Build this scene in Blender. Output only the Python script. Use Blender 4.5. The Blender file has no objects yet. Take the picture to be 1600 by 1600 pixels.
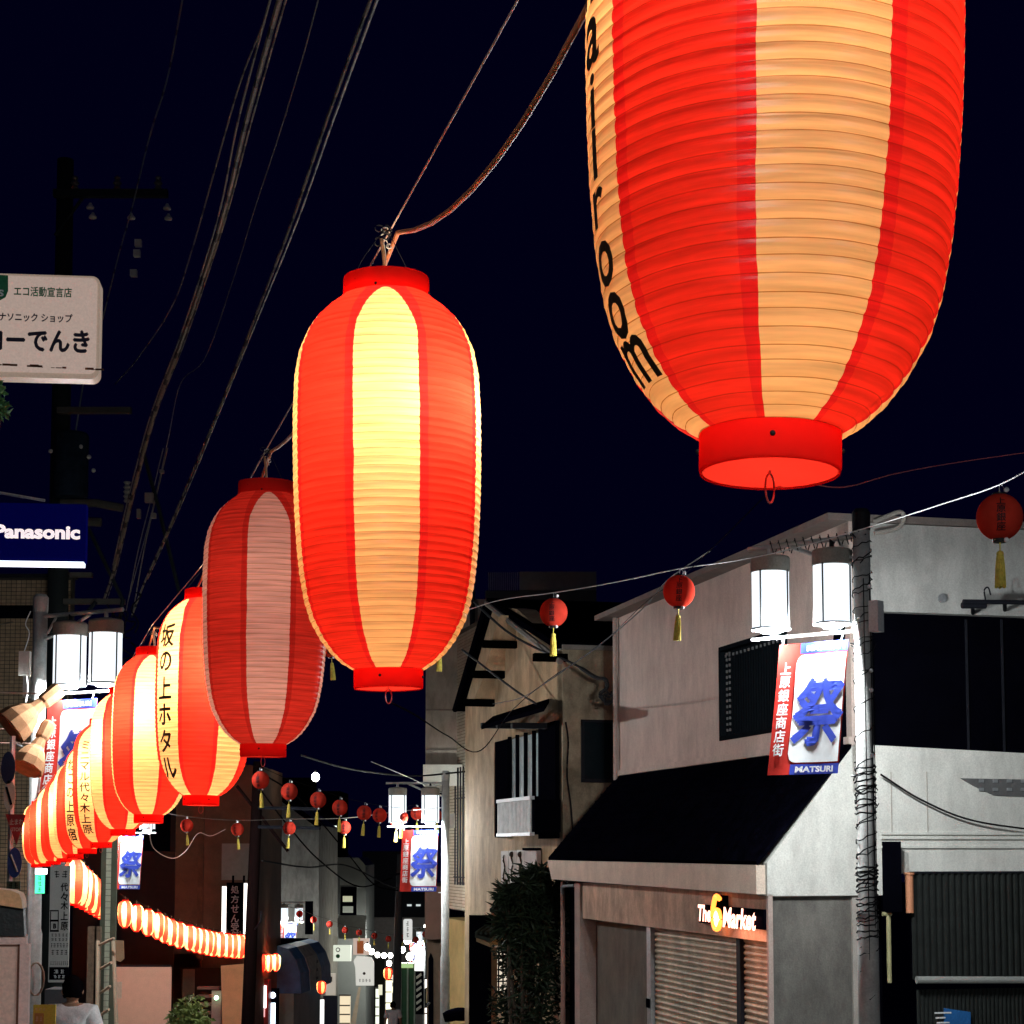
import bpy, bmesh, math, random
from mathutils import Vector, Matrix
from math import radians, sin, cos, tan, pi

random.seed(7)
SC = bpy.context.scene
COL = SC.collection

# ---------------------------------------------------------------- camera, sky, exposure
FPX, PITCH, SHIFT, EYE = 2850.0, radians(4.94), 0.1774, 1.6
cam_d = bpy.data.cameras.new("camera")
cam_d.sensor_width = 36.0
cam_d.lens = 36.0 * FPX / 1600.0
cam_d.shift_y = SHIFT
cam_d.clip_start, cam_d.clip_end = 0.05, 2000.0
cam = bpy.data.objects.new("camera", cam_d)
cam.location = (0, 0, EYE)
cam.rotation_euler = (radians(90) + PITCH, 0, 0)
COL.objects.link(cam)
SC.camera = cam

world = bpy.data.worlds.new("World")
SC.world = world
world.use_nodes = True
wbg = world.node_tree.nodes["Background"]
wbg.inputs[0].default_value = (0.06, 0.05, 1.0, 1)
wbg.inputs[1].default_value = 0.0046

SC.view_settings.view_transform = 'Standard'
SC.view_settings.look = 'None'
SC.view_settings.exposure = 0.52
SC.view_settings.gamma = 1.0
SC.render.engine = 'CYCLES'
SC.cycles.use_denoising = True
SC.cycles.max_bounces = 7
SC.cycles.diffuse_bounces = 4
SC.cycles.transmission_bounces = 4
SC.cycles.sample_clamp_indirect = 6.0
SC.cycles.caustics_reflective = False
SC.cycles.caustics_refractive = False

LAMP = 440.0       # watts of each street lamp
BULB = 13.8        # watts of a full-size paper lantern's bulb


def at(px, py, Y):
    """World point seen at a pixel of the 1600 px photograph, on the plane y = Y."""
    x = (px - 800) / FPX
    y = (800 - py) / FPX + SHIFT * 1600 / FPX
    d = Vector((x, cos(PITCH) - y * sin(PITCH), sin(PITCH) + y * cos(PITCH)))
    return Vector((0, 0, EYE)) + d * (Y / d.y)


def ray(px, py):
    return at(px, py, 1.0) - Vector((0, 0, EYE))


def gz(Y):
    return -0.08 * min(max(Y, -12), 170)


# ---------------------------------------------------------------- materials
MATS = {}


def mat(name, col, rough=0.8, var=0.12, scale=6.0, bump=0.15, metal=0.0, stretch=(1, 1, 1), col2=None, emit=None, estr=0.0, fine=60.0, spec=0.3, grime=0.0):
    if name in MATS:
        return MATS[name]
    m = bpy.data.materials.new(name)
    m.use_nodes = True
    nt = m.node_tree
    N, L = nt.nodes, nt.links
    b = N["Principled BSDF"]
    b.inputs["Roughness"].default_value = rough
    b.inputs["Metallic"].default_value = metal
    b.inputs["Specular IOR Level"].default_value = spec
    if spec < 0.06:      # soot-dark matt surfaces
        b.inputs["IOR"].default_value = 1.0
    tc = N.new("ShaderNodeNewGeometry")
    mp = N.new("ShaderNodeMapping")
    mp.inputs["Scale"].default_value = stretch
    L.new(tc.outputs["Position"], mp.inputs[0])
    n1 = N.new("ShaderNodeTexNoise")
    n1.inputs["Scale"].default_value = scale
    n1.inputs["Detail"].default_value = 6
    n1.inputs["Roughness"].default_value = 0.65
    L.new(mp.outputs[0], n1.inputs[0])
    mr = N.new("ShaderNodeMapRange")
    mr.inputs[1].default_value, mr.inputs[2].default_value = 0.32, 0.68
    L.new(n1.outputs[0], mr.inputs[0])
    mx = N.new("ShaderNodeMix")
    mx.data_type = 'RGBA'
    lo = col2 if col2 else tuple(c * (1 - var) for c in col)
    hi = col if col2 else tuple(min(1, c * (1 + var)) for c in col)
    mx.inputs[6].default_value = (*lo, 1)
    mx.inputs[7].default_value = (*hi, 1)
    L.new(mr.outputs[0], mx.inputs[0])
    ng = N.new("ShaderNodeTexNoise")          # fine grain of the surface
    ng.inputs["Scale"].default_value = 70.0
    ng.inputs["Detail"].default_value = 2
    L.new(tc.outputs["Position"], ng.inputs[0])
    mg_ = N.new("ShaderNodeMapRange")
    mg_.inputs[1].default_value, mg_.inputs[2].default_value = 0.3, 0.7
    mg_.inputs[3].default_value, mg_.inputs[4].default_value = 0.87, 1.08
    L.new(ng.outputs[0], mg_.inputs[0])
    k_out = mg_.outputs[0]
    if grime:                                  # rain streaks and dirty patches
        m2 = N.new("ShaderNodeMapping")
        m2.inputs["Scale"].default_value = (1.5, 1.5, 0.55)
        L.new(tc.outputs["Position"], m2.inputs[0])
        n3 = N.new("ShaderNodeTexNoise")
        n3.inputs["Scale"].default_value = 2.4
        n3.inputs["Detail"].default_value = 7
        n3.inputs["Roughness"].default_value = 0.7
        L.new(m2.outputs[0], n3.inputs[0])
        r3 = N.new("ShaderNodeMapRange")
        r3.inputs[1].default_value, r3.inputs[2].default_value = 0.36, 0.60
        r3.inputs[3].default_value, r3.inputs[4].default_value = 1.0 - grime, 1.0
        L.new(n3.outputs[0], r3.inputs[0])
        mu = N.new("ShaderNodeMath")
        mu.operation = 'MULTIPLY'
        L.new(k_out, mu.inputs[0])
        L.new(r3.outputs[0], mu.inputs[1])
        k_out = mu.outputs[0]
    vs_ = N.new("ShaderNodeVectorMath")
    vs_.operation = 'SCALE'
    L.new(mx.outputs[2], vs_.inputs[0])
    L.new(k_out, vs_.inputs[3])
    L.new(vs_.outputs[0], b.inputs["Base Color"])
    n2 = N.new("ShaderNodeTexNoise")
    n2.inputs["Scale"].default_value = fine
    n2.inputs["Detail"].default_value = 3
    L.new(mp.outputs[0], n2.inputs[0])
    bp = N.new("ShaderNodeBump")
    bp.inputs["Strength"].default_value = bump
    bp.inputs["Distance"].default_value = 0.02
    L.new(n2.outputs[0], bp.inputs["Height"])
    L.new(bp.outputs[0], b.inputs["Normal"])
    if emit:
        b.inputs["Emission Color"].default_value = (*emit, 1)
        b.inputs["Emission Strength"].default_value = estr
    MATS[name] = m
    return m


def glow(name, col, strength):
    if name in MATS:
        return MATS[name]
    m = bpy.data.materials.new(name)
    m.use_nodes = True
    N, L = m.node_tree.nodes, m.node_tree.links
    b = N["Principled BSDF"]
    b.inputs["Base Color"].default_value = (*[c * 0.6 for c in col], 1)
    b.inputs["Emission Color"].default_value = (*col, 1)
    b.inputs["Emission Strength"].default_value = strength
    MATS[name] = m
    return m


def cloth(name, col, trans=0.35, var=0.1):
    """Thin printed fabric or vinyl that lets some light through."""
    if name in MATS:
        return MATS[name]
    m = bpy.data.materials.new(name)
    m.use_nodes = True
    N, L = m.node_tree.nodes, m.node_tree.links
    N.remove(N["Principled BSDF"])
    out = N["Material Output"]
    d, t, mx = N.new("ShaderNodeBsdfDiffuse"), N.new("ShaderNodeBsdfTranslucent"), N.new("ShaderNodeMixShader")
    ge, no, mr, mc = N.new("ShaderNodeNewGeometry"), N.new("ShaderNodeTexNoise"), N.new("ShaderNodeMapRange"), N.new("ShaderNodeMix")
    no.inputs["Scale"].default_value = 9
    no.inputs["Detail"].default_value = 5
    mc.data_type = 'RGBA'
    mc.inputs[6].default_value = (*[c * (1 - var * 2) for c in col], 1)
    mc.inputs[7].default_value = (*col, 1)
    L.new(ge.outputs["Position"], no.inputs[0])
    L.new(no.outputs[0], mr.inputs[0])
    mr.inputs[1].default_value, mr.inputs[2].default_value = 0.35, 0.6
    L.new(mr.outputs[0], mc.inputs[0])
    for s in (d, t):
        L.new(mc.outputs[2], s.inputs[0])
    mx.inputs[0].default_value = trans
    L.new(d.outputs[0], mx.inputs[1])
    L.new(t.outputs[0], mx.inputs[2])
    L.new(mx.outputs[0], out.inputs[0])
    MATS[name] = m
    return m


def lantern_skin_mat(name="lantern_paper", red=(0.93, 0.038, 0.020), seam_c=(0.82, 0.020, 0.018), cream_c=(0.98, 0.66, 0.28)):
    """Oiled vinyl paper printed with four cream and four red stripes, overlap seams beside the cream."""
    m = bpy.data.materials.new(name)
    m.use_nodes = True
    nt = m.node_tree
    N, L = nt.nodes, nt.links
    N.remove(N["Principled BSDF"])
    out = N["Material Output"]

    def math_(op, a, b=None, c=None):
        n = N.new("ShaderNodeMath")
        n.operation = op
        for i, v in enumerate((a, b, c)):
            if v is None:
                continue
            if isinstance(v, (int, float)):
                n.inputs[i].default_value = v
            else:
                L.new(v, n.inputs[i])
        return n.outputs[0]
    tc = N.new("ShaderNodeTexCoord")
    sp = N.new("ShaderNodeSeparateXYZ")
    L.new(tc.outputs["Object"], sp.inputs[0])
    ang = math_('ARCTAN2', sp.outputs[1], sp.outputs[0])
    wob = N.new("ShaderNodeTexNoise")
    wob.inputs["Scale"].default_value = 14
    L.new(tc.outputs["Object"], wob.inputs[0])
    ang = math_('ADD', ang, math_('MULTIPLY', math_('SUBTRACT', wob.outputs[0], 0.5), 0.035))
    fr = math_('FRACT', math_('ADD', math_('DIVIDE', ang, pi / 2), 8.0))
    # cream where |fr - 0.5| < half width (half width shrinks to nothing just under the top collar)
    dist = math_('ABSOLUTE', math_('SUBTRACT', fr, 0.5))
    ztop = math_('SUBTRACT', 1.178, sp.outputs[2])
    hw = math_('MULTIPLY', math_('POWER', math_('MINIMUM', math_('MAXIMUM', math_('DIVIDE', ztop, 0.13), 0.0), 1.0), 0.35), 0.222)
    cream = math_('LESS_THAN', dist, hw)
    seam = math_('LESS_THAN', dist, 0.285)
    # colours
    mx1 = N.new("ShaderNodeMix"); mx1.data_type = 'RGBA'
    mx1.inputs[6].default_value = (*red, 1)
    mx1.inputs[7].default_value = (*seam_c, 1)
    L.new(seam, mx1.inputs[0])
    mx2 = N.new("ShaderNodeMix"); mx2.data_type = 'RGBA'
    L.new(mx1.outputs[2], mx2.inputs[6])
    mx2.inputs[7].default_value = (*cream_c, 1)
    L.new(cream, mx2.inputs[0])
    # long horizontal creases in the paper
    mp = N.new("ShaderNodeMapping")
    mp.inputs["Scale"].default_value = (2.2, 2.2, 42)
    L.new(tc.outputs["Object"], mp.inputs[0])
    cr = N.new("ShaderNodeTexNoise")
    cr.inputs["Scale"].default_value = 2.2
    cr.inputs["Detail"].default_value = 4
    L.new(mp.outputs[0], cr.inputs[0])
    mr = N.new("ShaderNodeMapRange")
    mr.inputs[1].default_value, mr.inputs[2].default_value = 0.3, 0.7
    mr.inputs[3].default_value, mr.inputs[4].default_value = 0.70, 1.10
    L.new(cr.outputs[0], mr.inputs[0])
    # small stains
    st = N.new("ShaderNodeTexNoise")
    st.inputs["Scale"].default_value = 11
    st.inputs["Detail"].default_value = 5
    L.new(tc.outputs["Object"], st.inputs[0])
    ms = N.new("ShaderNodeMapRange")
    ms.inputs[1].default_value, ms.inputs[2].default_value = 0.70, 0.76
    ms.inputs[3].default_value, ms.inputs[4].default_value = 1.0, 0.72
    L.new(st.outputs[0], ms.inputs[0])
    k = math_('MULTIPLY', mr.outputs[0], ms.outputs[0])
    sc = N.new("ShaderNodeVectorMath"); sc.operation = 'SCALE'
    L.new(mx2.outputs[2], sc.inputs[0])
    L.new(k, sc.inputs[3])
    bp = N.new("ShaderNodeBump")
    bp.inputs["Strength"].default_value = 0.34
    bp.inputs["Distance"].default_value = 0.004
    L.new(cr.outputs[0], bp.inputs["Height"])
    tr, di, mixs = N.new("ShaderNodeBsdfTranslucent"), N.new("ShaderNodeBsdfDiffuse"), N.new("ShaderNodeMixShader")
    L.new(sc.outputs[0], tr.inputs[0]); L.new(sc.outputs[0], di.inputs[0])
    L.new(bp.outputs[0], di.inputs["Normal"]); L.new(bp.outputs[0], tr.inputs["Normal"])
    mixs.inputs[0].default_value = 0.42
    L.new(tr.outputs[0], mixs.inputs[1]); L.new(di.outputs[0], mixs.inputs[2])
    gl, mg = N.new("ShaderNodeBsdfGlossy"), N.new("ShaderNodeMixShader")
    gl.inputs["Roughness"].default_value = 0.3
    L.new(bp.outputs[0], gl.inputs["Normal"])
    mg.inputs[0].default_value = 0.014
    L.new(mixs.outputs[0], mg.inputs[1]); L.new(gl.outputs[0], mg.inputs[2])
    L.new(mg.outputs[0], out.inputs[0])
    return m


M_SKIN = lantern_skin_mat()
M_SKIN_OFF = lantern_skin_mat("unlit_lantern_paper", (0.86, 0.050, 0.034), (0.66, 0.030, 0.022), (0.98, 0.56, 0.50))  # pink cast of light through the red paper painted into the cream
M_HOOP = lantern_skin_mat("lantern_hoop_shadow", (0.62, 0.026, 0.010), (0.56, 0.016, 0.012), (0.56, 0.26, 0.06))  # shadow of each hoop wire painted as a darker line in the paper
M_COLLAR = cloth("lantern_collar_red", (0.95, 0.055, 0.038), 0.80, 0.04)
M_INK = mat("brush_ink", (0.030, 0.014, 0.006), 0.6)
M_WHITE = mat("white_paint", (0.72, 0.74, 0.74), 0.45, 0.06)
M_STEEL = mat("galvanised_steel", (0.45, 0.47, 0.48), 0.4, 0.15, 20, metal=0.6)
M_DARKMETAL = mat("dark_metal", (0.012, 0.013, 0.018), 0.6, 0.2, spec=.1)
M_BLACK = mat("black_board", (0.0018, 0.0018, 0.004), 0.85, 0.2, spec=0.05)
M_RUBBER = mat("black_rubber", (0.012, 0.012, 0.014), 0.6)
M_WIRE = mat("grey_cable_sheath", (0.19, 0.17, 0.145), 0.6, 0.3, 25)
M_WIRE_DARK = mat("black_cable_sheath", (0.014, 0.013, 0.014), 0.7, spec=.04)
M_COPPER = mat("orange_cord_rubber", (0.55, 0.20, 0.09), 0.5, 0.2, 30)
M_CONC = mat("weathered_concrete", (0.30, 0.28, 0.25), 0.9, 0.2, 3)
M_ASPH = mat("asphalt", (0.05, 0.05, 0.052), 0.85, 0.25, 20, 0.4)
M_ROOF = mat("dark_slate_roof", (0.0018, 0.0018, 0.0045), 0.95, 0.5, 9, 0.5, spec=0.0, grime=.5)

# ---------------------------------------------------------------- mesh helpers
OFF = {}


class Fr:
    """A vertical facade plane: u runs along it, n points out of it."""
    def __init__(self, O, u, flip=False):
        self.O = Vector((O[0], O[1], 0))
        self.u = Vector((u[0], u[1], 0)).normalized()
        self.n = Vector((self.u.y, -self.u.x, 0)) * (-1 if flip else 1)

    def W(self, u, z, n=0.0):
        p = self.O + self.u * u + self.n * n
        return Vector((p.x, p.y, z))

    def px(self, px, py, n=0.0):
        d = ray(px, py)
        C = Vector((0, 0, EYE))
        t = (self.O + self.n * n - C).dot(self.n) / d.dot(self.n)
        p = C + d * t
        return (p - self.O).dot(self.u), p.z


WF = Fr((0, 0), (1, 0))


def front(Y):
    return Fr((0, Y), (1, 0))


class MB:
    def __init__(self):
        self.v, self.f, self.m = [], [], []

    def add(self, vs, fs, mi=0):
        k = len(self.v)
        self.v += [Vector(v) for v in vs]
        for i, f in enumerate(fs):
            self.f.append([k + a for a in f])
            self.m.append(mi if isinstance(mi, int) else mi[i])
        return self

    def box(self, fr, u0, u1, z0, z1, n0, n1, mi=0):
        u0, u1 = sorted((u0, u1)); z0, z1 = sorted((z0, z1)); n0, n1 = sorted((n0, n1))
        vs = [fr.W(u, z, n) for n in (n0, n1) for z in (z0, z1) for u in (u0, u1)]
        return self.add(vs, [(0, 1, 3, 2), (4, 6, 7, 5), (0, 4, 5, 1), (2, 3, 7, 6), (0, 2, 6, 4), (1, 5, 7, 3)], mi)

    def rect(self, fr, pa, pb, n0, n1, mi=0):
        """box whose front corners are given as photo pixels on the facade plane"""
        (u0, z0), (u1, z1) = fr.px(*pa), fr.px(*pb)
        return self.box(fr, u0, u1, z0, z1, n0, n1, mi)

    def slab(self, fr, poly, n0, n1, mi=0):
        k = len(poly)
        vs = [fr.W(u, z, n0) for u, z in poly] + [fr.W(u, z, n1) for u, z in poly]
        fs = [list(range(k))[::-1], list(range(k, 2 * k))] + [(i, (i + 1) % k, k + (i + 1) % k, k + i) for i in range(k)]
        return self.add(vs, fs, mi)

    def pslab(self, fr, pts, n0, n1, mi=0):
        return self.slab(fr, [fr.px(*p) for p in pts], n0, n1, mi)

    def hexa(self, a, b, mi=0):
        """solid between two quads"""
        return self.add(list(a) + list(b), [(3, 2, 1, 0), (4, 5, 6, 7), (0, 1, 5, 4), (1, 2, 6, 5), (2, 3, 7, 6), (3, 0, 4, 7)], mi)

    def tube(self, pts, r, seg=8, mi=0, band=None, cap=True):
        pts = [Vector(p) for p in pts]
        rs = r if isinstance(r, (list, tuple)) else [r] * len(pts)
        vs, fs, ms = [], [], []
        up = Vector((0, 0, 1))
        for i, p in enumerate(pts):
            t = (pts[min(i + 1, len(pts) - 1)] - pts[max(i - 1, 0)]).normalized()
            a = t.cross(up)
            if a.length < 0.05:
                a = t.cross(Vector((0, 1, 0)))
            a.normalize()
            b = a.cross(t)
            for k in range(seg):
                an = 2 * pi * k / seg
                vs.append(p + (a * cos(an) + b * sin(an)) * rs[i])
            if i:
                o = (i - 1) * seg
                mm = mi if not band else (band[1] if (i % band[0]) == 0 else mi)
                for k in range(seg):
                    fs.append((o + k, o + (k + 1) % seg, o + seg + (k + 1) % seg, o + seg + k))
                    ms.append(mm)
        if cap:
            fs.append(tuple(range(seg))[::-1]); ms.append(mi)
            e = (len(pts) - 1) * seg
            fs.append(tuple(e + k for k in range(seg))); ms.append(mi)
        return self.add(vs, fs, ms)

    def lathe(self, c, prof, seg=24, mi=0, cap=False):
        c = Vector(c)
        vs = [c + Vector((r * cos(2 * pi * k / seg), r * sin(2 * pi * k / seg), z)) for r, z in prof for k in range(seg)]
        fs = [(i * seg + k, i * seg + (k + 1) % seg, (i + 1) * seg + (k + 1) % seg, (i + 1) * seg + k) for i in range(len(prof) - 1) for k in range(seg)]
        if cap:
            fs.append(tuple(range(seg))[::-1]); e = (len(prof) - 1) * seg
            fs.append(tuple(e + k for k in range(seg)))
        return self.add(vs, fs, mi)

    def cyl(self, a, b, r, seg=12, mi=0):
        return self.tube([a, b], r, seg, mi)

    def ball(self, c, r, seg=14, rings=8, mi=0, sz=1.0):
        return self.lathe(c, [(max(r * sin(pi * i / rings), 1e-4), -r * sz * cos(pi * i / rings)) for i in range(rings + 1)], seg, mi)


def world_off(o):
    return OFF.get(o.name, Vector((0, 0, 0)))


def build(name, mb, mats, parent=None, label=None, kind=None, loc=None, local=False, smooth=False):
    me = bpy.data.meshes.new(name)
    if parent is not None:
        off = Vector((0, 0, 0)) if local else world_off(parent)
    else:
        if loc is None:
            xs = [v.x for v in mb.v]; ys = [v.y for v in mb.v]
            loc = ((min(xs) + max(xs)) / 2, (min(ys) + max(ys)) / 2, min(v.z for v in mb.v))
        off = Vector((0, 0, 0)) if local else Vector(loc)
    me.from_pydata([v - off for v in mb.v], [], mb.f)
    if not isinstance(mats, (list, tuple)):
        mats = [mats]
    for m in mats:
        me.materials.append(m)
    if len(mats) > 1:
        me.polygons.foreach_set("material_index", mb.m)
    if smooth:
        me.polygons.foreach_set("use_smooth", [True] * len(mb.f))
    me.validate()
    me.update()
    return link(name, me, parent, label, kind, loc, off)


def link(name, me, parent=None, label=None, kind=None, loc=None, off=None):
    o = bpy.data.objects.new(name, me)
    COL.objects.link(o)
    if parent is not None:
        o.parent = parent
        OFF[o.name] = off if off is not None else world_off(parent)
    elif loc is not None:
        o.location = loc
        OFF[o.name] = Vector(loc)
    if label:
        o["label"] = label
    if kind:
        o["kind"] = kind
    return o


def tag(o, label, cat, group=None):
    o["label"] = label
    o["category"] = cat
    if group:
        o["group"] = group
    return o


def thing(name, label, cat, loc=(0, 0, 0), group=None, rz=0.0):
    o = bpy.data.objects.new(name, None)
    COL.objects.link(o)
    o.location = loc
    o.rotation_euler = (0, 0, rz)
    OFF[o.name] = Vector(loc)
    return tag(o, label, cat, group)


def copy_tree(o, parent=None):
    c = o.copy()
    COL.objects.link(c)
    if parent is not None:
        c.parent = parent
    for ch in [x for x in o.children]:
        copy_tree(ch, c)
    return c


TXT = {}
BOLD = [(0, 0), (1, 0), (-1, 0), (0, 1), (0, -1)]


def text2d(s, bold=0.0, step=0.25):
    """Flat glyph mesh, one em high, centred on its box: (verts2d, faces, w, h)."""
    key = (s, bold, step)
    if key in TXT:
        return TXT[key]
    c = bpy.data.curves.new("glyph", 'FONT')
    c.body = s
    c.offset = bold
    c.resolution_u = 3
    o = bpy.data.objects.new("glyph", c)
    COL.objects.link(o)
    bpy.context.view_layer.update()
    me = bpy.data.meshes.new_from_object(o.evaluated_get(bpy.context.evaluated_depsgraph_get()))
    bpy.data.objects.remove(o)
    bpy.data.curves.remove(c)
    bm = bmesh.new()
    bm.from_mesh(me)
    if step:
        for _ in range(3):
            es = [e for e in bm.edges if e.calc_length() > step]
            if not es:
                break
            bmesh.ops.subdivide_edges(bm, edges=es, cuts=1, use_grid_fill=False)
            bmesh.ops.triangulate(bm, faces=bm.faces[:])
    xs = [v.co.x for v in bm.verts]; ys = [v.co.y for v in bm.verts]
    cx, cy = (min(xs) + max(xs)) / 2, (min(ys) + max(ys)) / 2
    bm.verts.index_update()
    r = ([(v.co.x - cx, v.co.y - cy) for v in bm.verts], [[v.index for v in f.verts] for f in bm.faces], max(xs) - min(xs), max(ys) - min(ys))
    bm.free()
    bpy.data.meshes.remove(me)
    TXT[key] = r
    return r


def put_text(mb, s, fn, cx, cy, w=None, h=None, bold=0.02, mi=0, step=0.0, shear=0.0):
    """Writes s centred at (cx, cy), fitted to w x h, mapped to 3-D by fn(u, v)."""
    cjk = any(ord(c) > 0x2E80 for c in s)
    vs, fs, tw, th = text2d(s, 0.0 if cjk else bold, step)
    if w is None:
        w = h * tw / th
    if h is None:
        h = w * th / tw
    sx, sy = w / max(tw, 1e-6), h / max(th, 1e-6)
    for k, (ox, oy) in enumerate(BOLD if cjk and bold > 0.015 else BOLD[:1]):
        ox, oy = ox * bold * sx * .75, oy * bold * sy * .75
        mb.add([fn(cx + ox + x * sx + y * sy * shear, cy + oy + y * sy) + Vector((0, -.0004 * k, 0)) for x, y in vs], fs, mi)


def put_column(mb, s, fn, cx, top, size, pitch, bold=0.02, mi=0, step=0.0, wf=1.0):
    for i, ch in enumerate(s):
        if ch == ' ':
            continue
        vs, fs, tw, th = text2d(ch, 0.0, step)
        k = size / 0.95
        cy = top - pitch * (i + 0.5)
        for q, (ox, oy) in enumerate(BOLD if bold > 0.015 else BOLD[:1]):
            ox, oy = ox * bold * k * .75, oy * bold * k * .75
            mb.add([fn(cx + ox + x * k * wf, cy + oy + y * k) + Vector((0, -.0004 * q, 0)) for x, y in vs], fs, mi)


def rounded(w, h, r, n=6):
    pts = []
    for cx, cy, a0 in ((w - r, r, -90), (w - r, h - r, 0), (r, h - r, 90), (r, r, 180)):
        for i in range(n + 1):
            a = radians(a0 + 90 * i / n)
            pts.append((cx + r * cos(a), cy + r * sin(a)))
    return pts


def smooth_path(pts, n=10):
    P = [Vector(p) for p in pts]
    if len(P) < 3:
        return [P[0].lerp(P[1], i / n) for i in range(n + 1)]
    P = [P[0] * 2 - P[1]] + P + [P[-1] * 2 - P[-2]]
    out = []
    for i in range(1, len(P) - 2):
        a, b, c, d = P[i - 1:i + 3]
        for k in range(n):
            t = k / n
            out.append(0.5 * ((2 * b) + (c - a) * t + (2 * a - 5 * b + 4 * c - d) * t * t + (3 * b - a - 3 * c + d) * t ** 3))
    out.append(P[-2])
    return out


def tiles(name, fr, rects, tw, th, gap, n0, mats, parent, jit=0.15, holes=()):
    """Small wall tiles, all real geometry in one part."""
    mb = MB()
    rnd = random.Random(3)
    for (u0, u1, z0, z1) in rects:
        nu, nz = max(1, int((u1 - u0) / tw)), max(1, int((z1 - z0) / th))
        for j in range(nz):
            for i in range(nu):
                a, b = u0 + i * tw, z0 + j * th
                if any(h[0] < a + tw / 2 < h[1] and h[2] < b + th / 2 < h[3] for h in holes):
                    continue
                d = n0 + 0.008 + rnd.random() * 0.004
                A, B, C, D = [(a + gap, b + gap), (a + tw - gap, b + gap), (a + tw - gap, b + th - gap), (a + gap, b + th - gap)]
                vs = [fr.W(u, z, n0) for u, z in (A, B, C, D)] + [fr.W(u, z, d) for u, z in (A, B, C, D)]
                mb.add(vs, [(4, 5, 6, 7), (0, 1, 5, 4), (1, 2, 6, 5), (2, 3, 7, 6), (3, 0, 4, 7)], rnd.randrange(len(mats)))
    return build(name, mb, mats, parent, kind="stuff")


# ---------------------------------------------------------------- ground, road, kerbs
def street_strip(offs, dz, y0=-12, y1=168):
    """cross-section points (offset from the street's centre line, height) swept along the street"""
    cl = [(-12, 5.6), (0, 2.7), (17, -1.1), (33, -4.3), (45, -5.6), (68, -6.4), (110, -6.9), (168, -8.5)]
    def cx(y):
        for (a, xa), (b, xb) in zip(cl, cl[1:]):
            if a <= y <= b:
                return xa + (xb - xa) * (y - a) / (b - a)
        return cl[-1][1]
    ys = [y0 + (y1 - y0) * i / 90 for i in range(91)]
    vs, fs = [], []
    for y in ys:
        for o, h in zip(offs, dz):
            vs.append((cx(y) + o, y, gz(y) + h))
    k = len(offs)
    for i in range(len(ys) - 1):
        for j in range(k - 1):
            fs.append((i * k + j, i * k + j + 1, (i + 1) * k + j + 1, (i + 1) * k + j))
    return MB().add(vs, fs)


g = MB()
gy = [-12, 0, 20, 40, 60, 80, 120, 170, 400, 900]
g.add([(x, y, gz(y) - 0.02 - (0.0 if y <= 170 else 0.0)) for y in gy for x in (-500, 500)],
      [(2 * i, 2 * i + 1, 2 * i + 3, 2 * i + 2) for i in range(len(gy) - 1)])
build("ground", g, mat("packed_ground", (0.06, 0.055, 0.05), 0.95, 0.3, 2), kind="structure")
build("road", street_strip([-2.3, -1, 0, 1, 2.3], [0, .02, .03, .02, 0]), M_ASPH, kind="structure")
for sgn, nm in ((-1, "left"), (1, "right")):
    build("kerb", street_strip([sgn * 2.3, sgn * 2.3, sgn * 2.45, sgn * 2.45][::sgn], [-.02, .12, .12, -.02][::sgn]), M_CONC, kind="structure")
    build("sidewalk", street_strip([sgn * 2.452, sgn * 3.6][::sgn], [.11, .11]), mat("pavement_slabs", (0.22, 0.21, 0.20), 0.9, 0.2, 5), kind="structure")
    build("road_marking", street_strip([sgn * 2.02, sgn * 2.14][::sgn], [.014, .012]), mat("road_paint", (0.7, 0.7, 0.68), 0.7, 0.2, 12), kind="structure")

# ---------------------------------------------------------------- big paper lanterns
S = 1 / 527.8
PROFILE = [(450, 68), (458, 76), (470, 92), (490, 112), (510, 125), (540, 138), (580, 145), (640, 147.5), (700, 147.5), (760, 146.5),
           (800, 145), (850, 142), (900, 137), (940, 130), (970, 121), (1000, 105), (1020, 90), (1035, 74), (1047, 55)]
PROFILE = [((1077 - y) * S, r * S) for y, r in PROFILE][::-1]      # (z, r) upwards
LH = (1077 - 420) * S
BULB_Z = 0.80


def prof(z):
    z = max(PROFILE[0][0], min(PROFILE[-1][0], z))
    for (a, ra), (b, rb) in zip(PROFILE, PROFILE[1:]):
        if a <= z <= b:
            return ra + (rb - ra) * (z - a) / (b - a)
    return PROFILE[-1][1]


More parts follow.
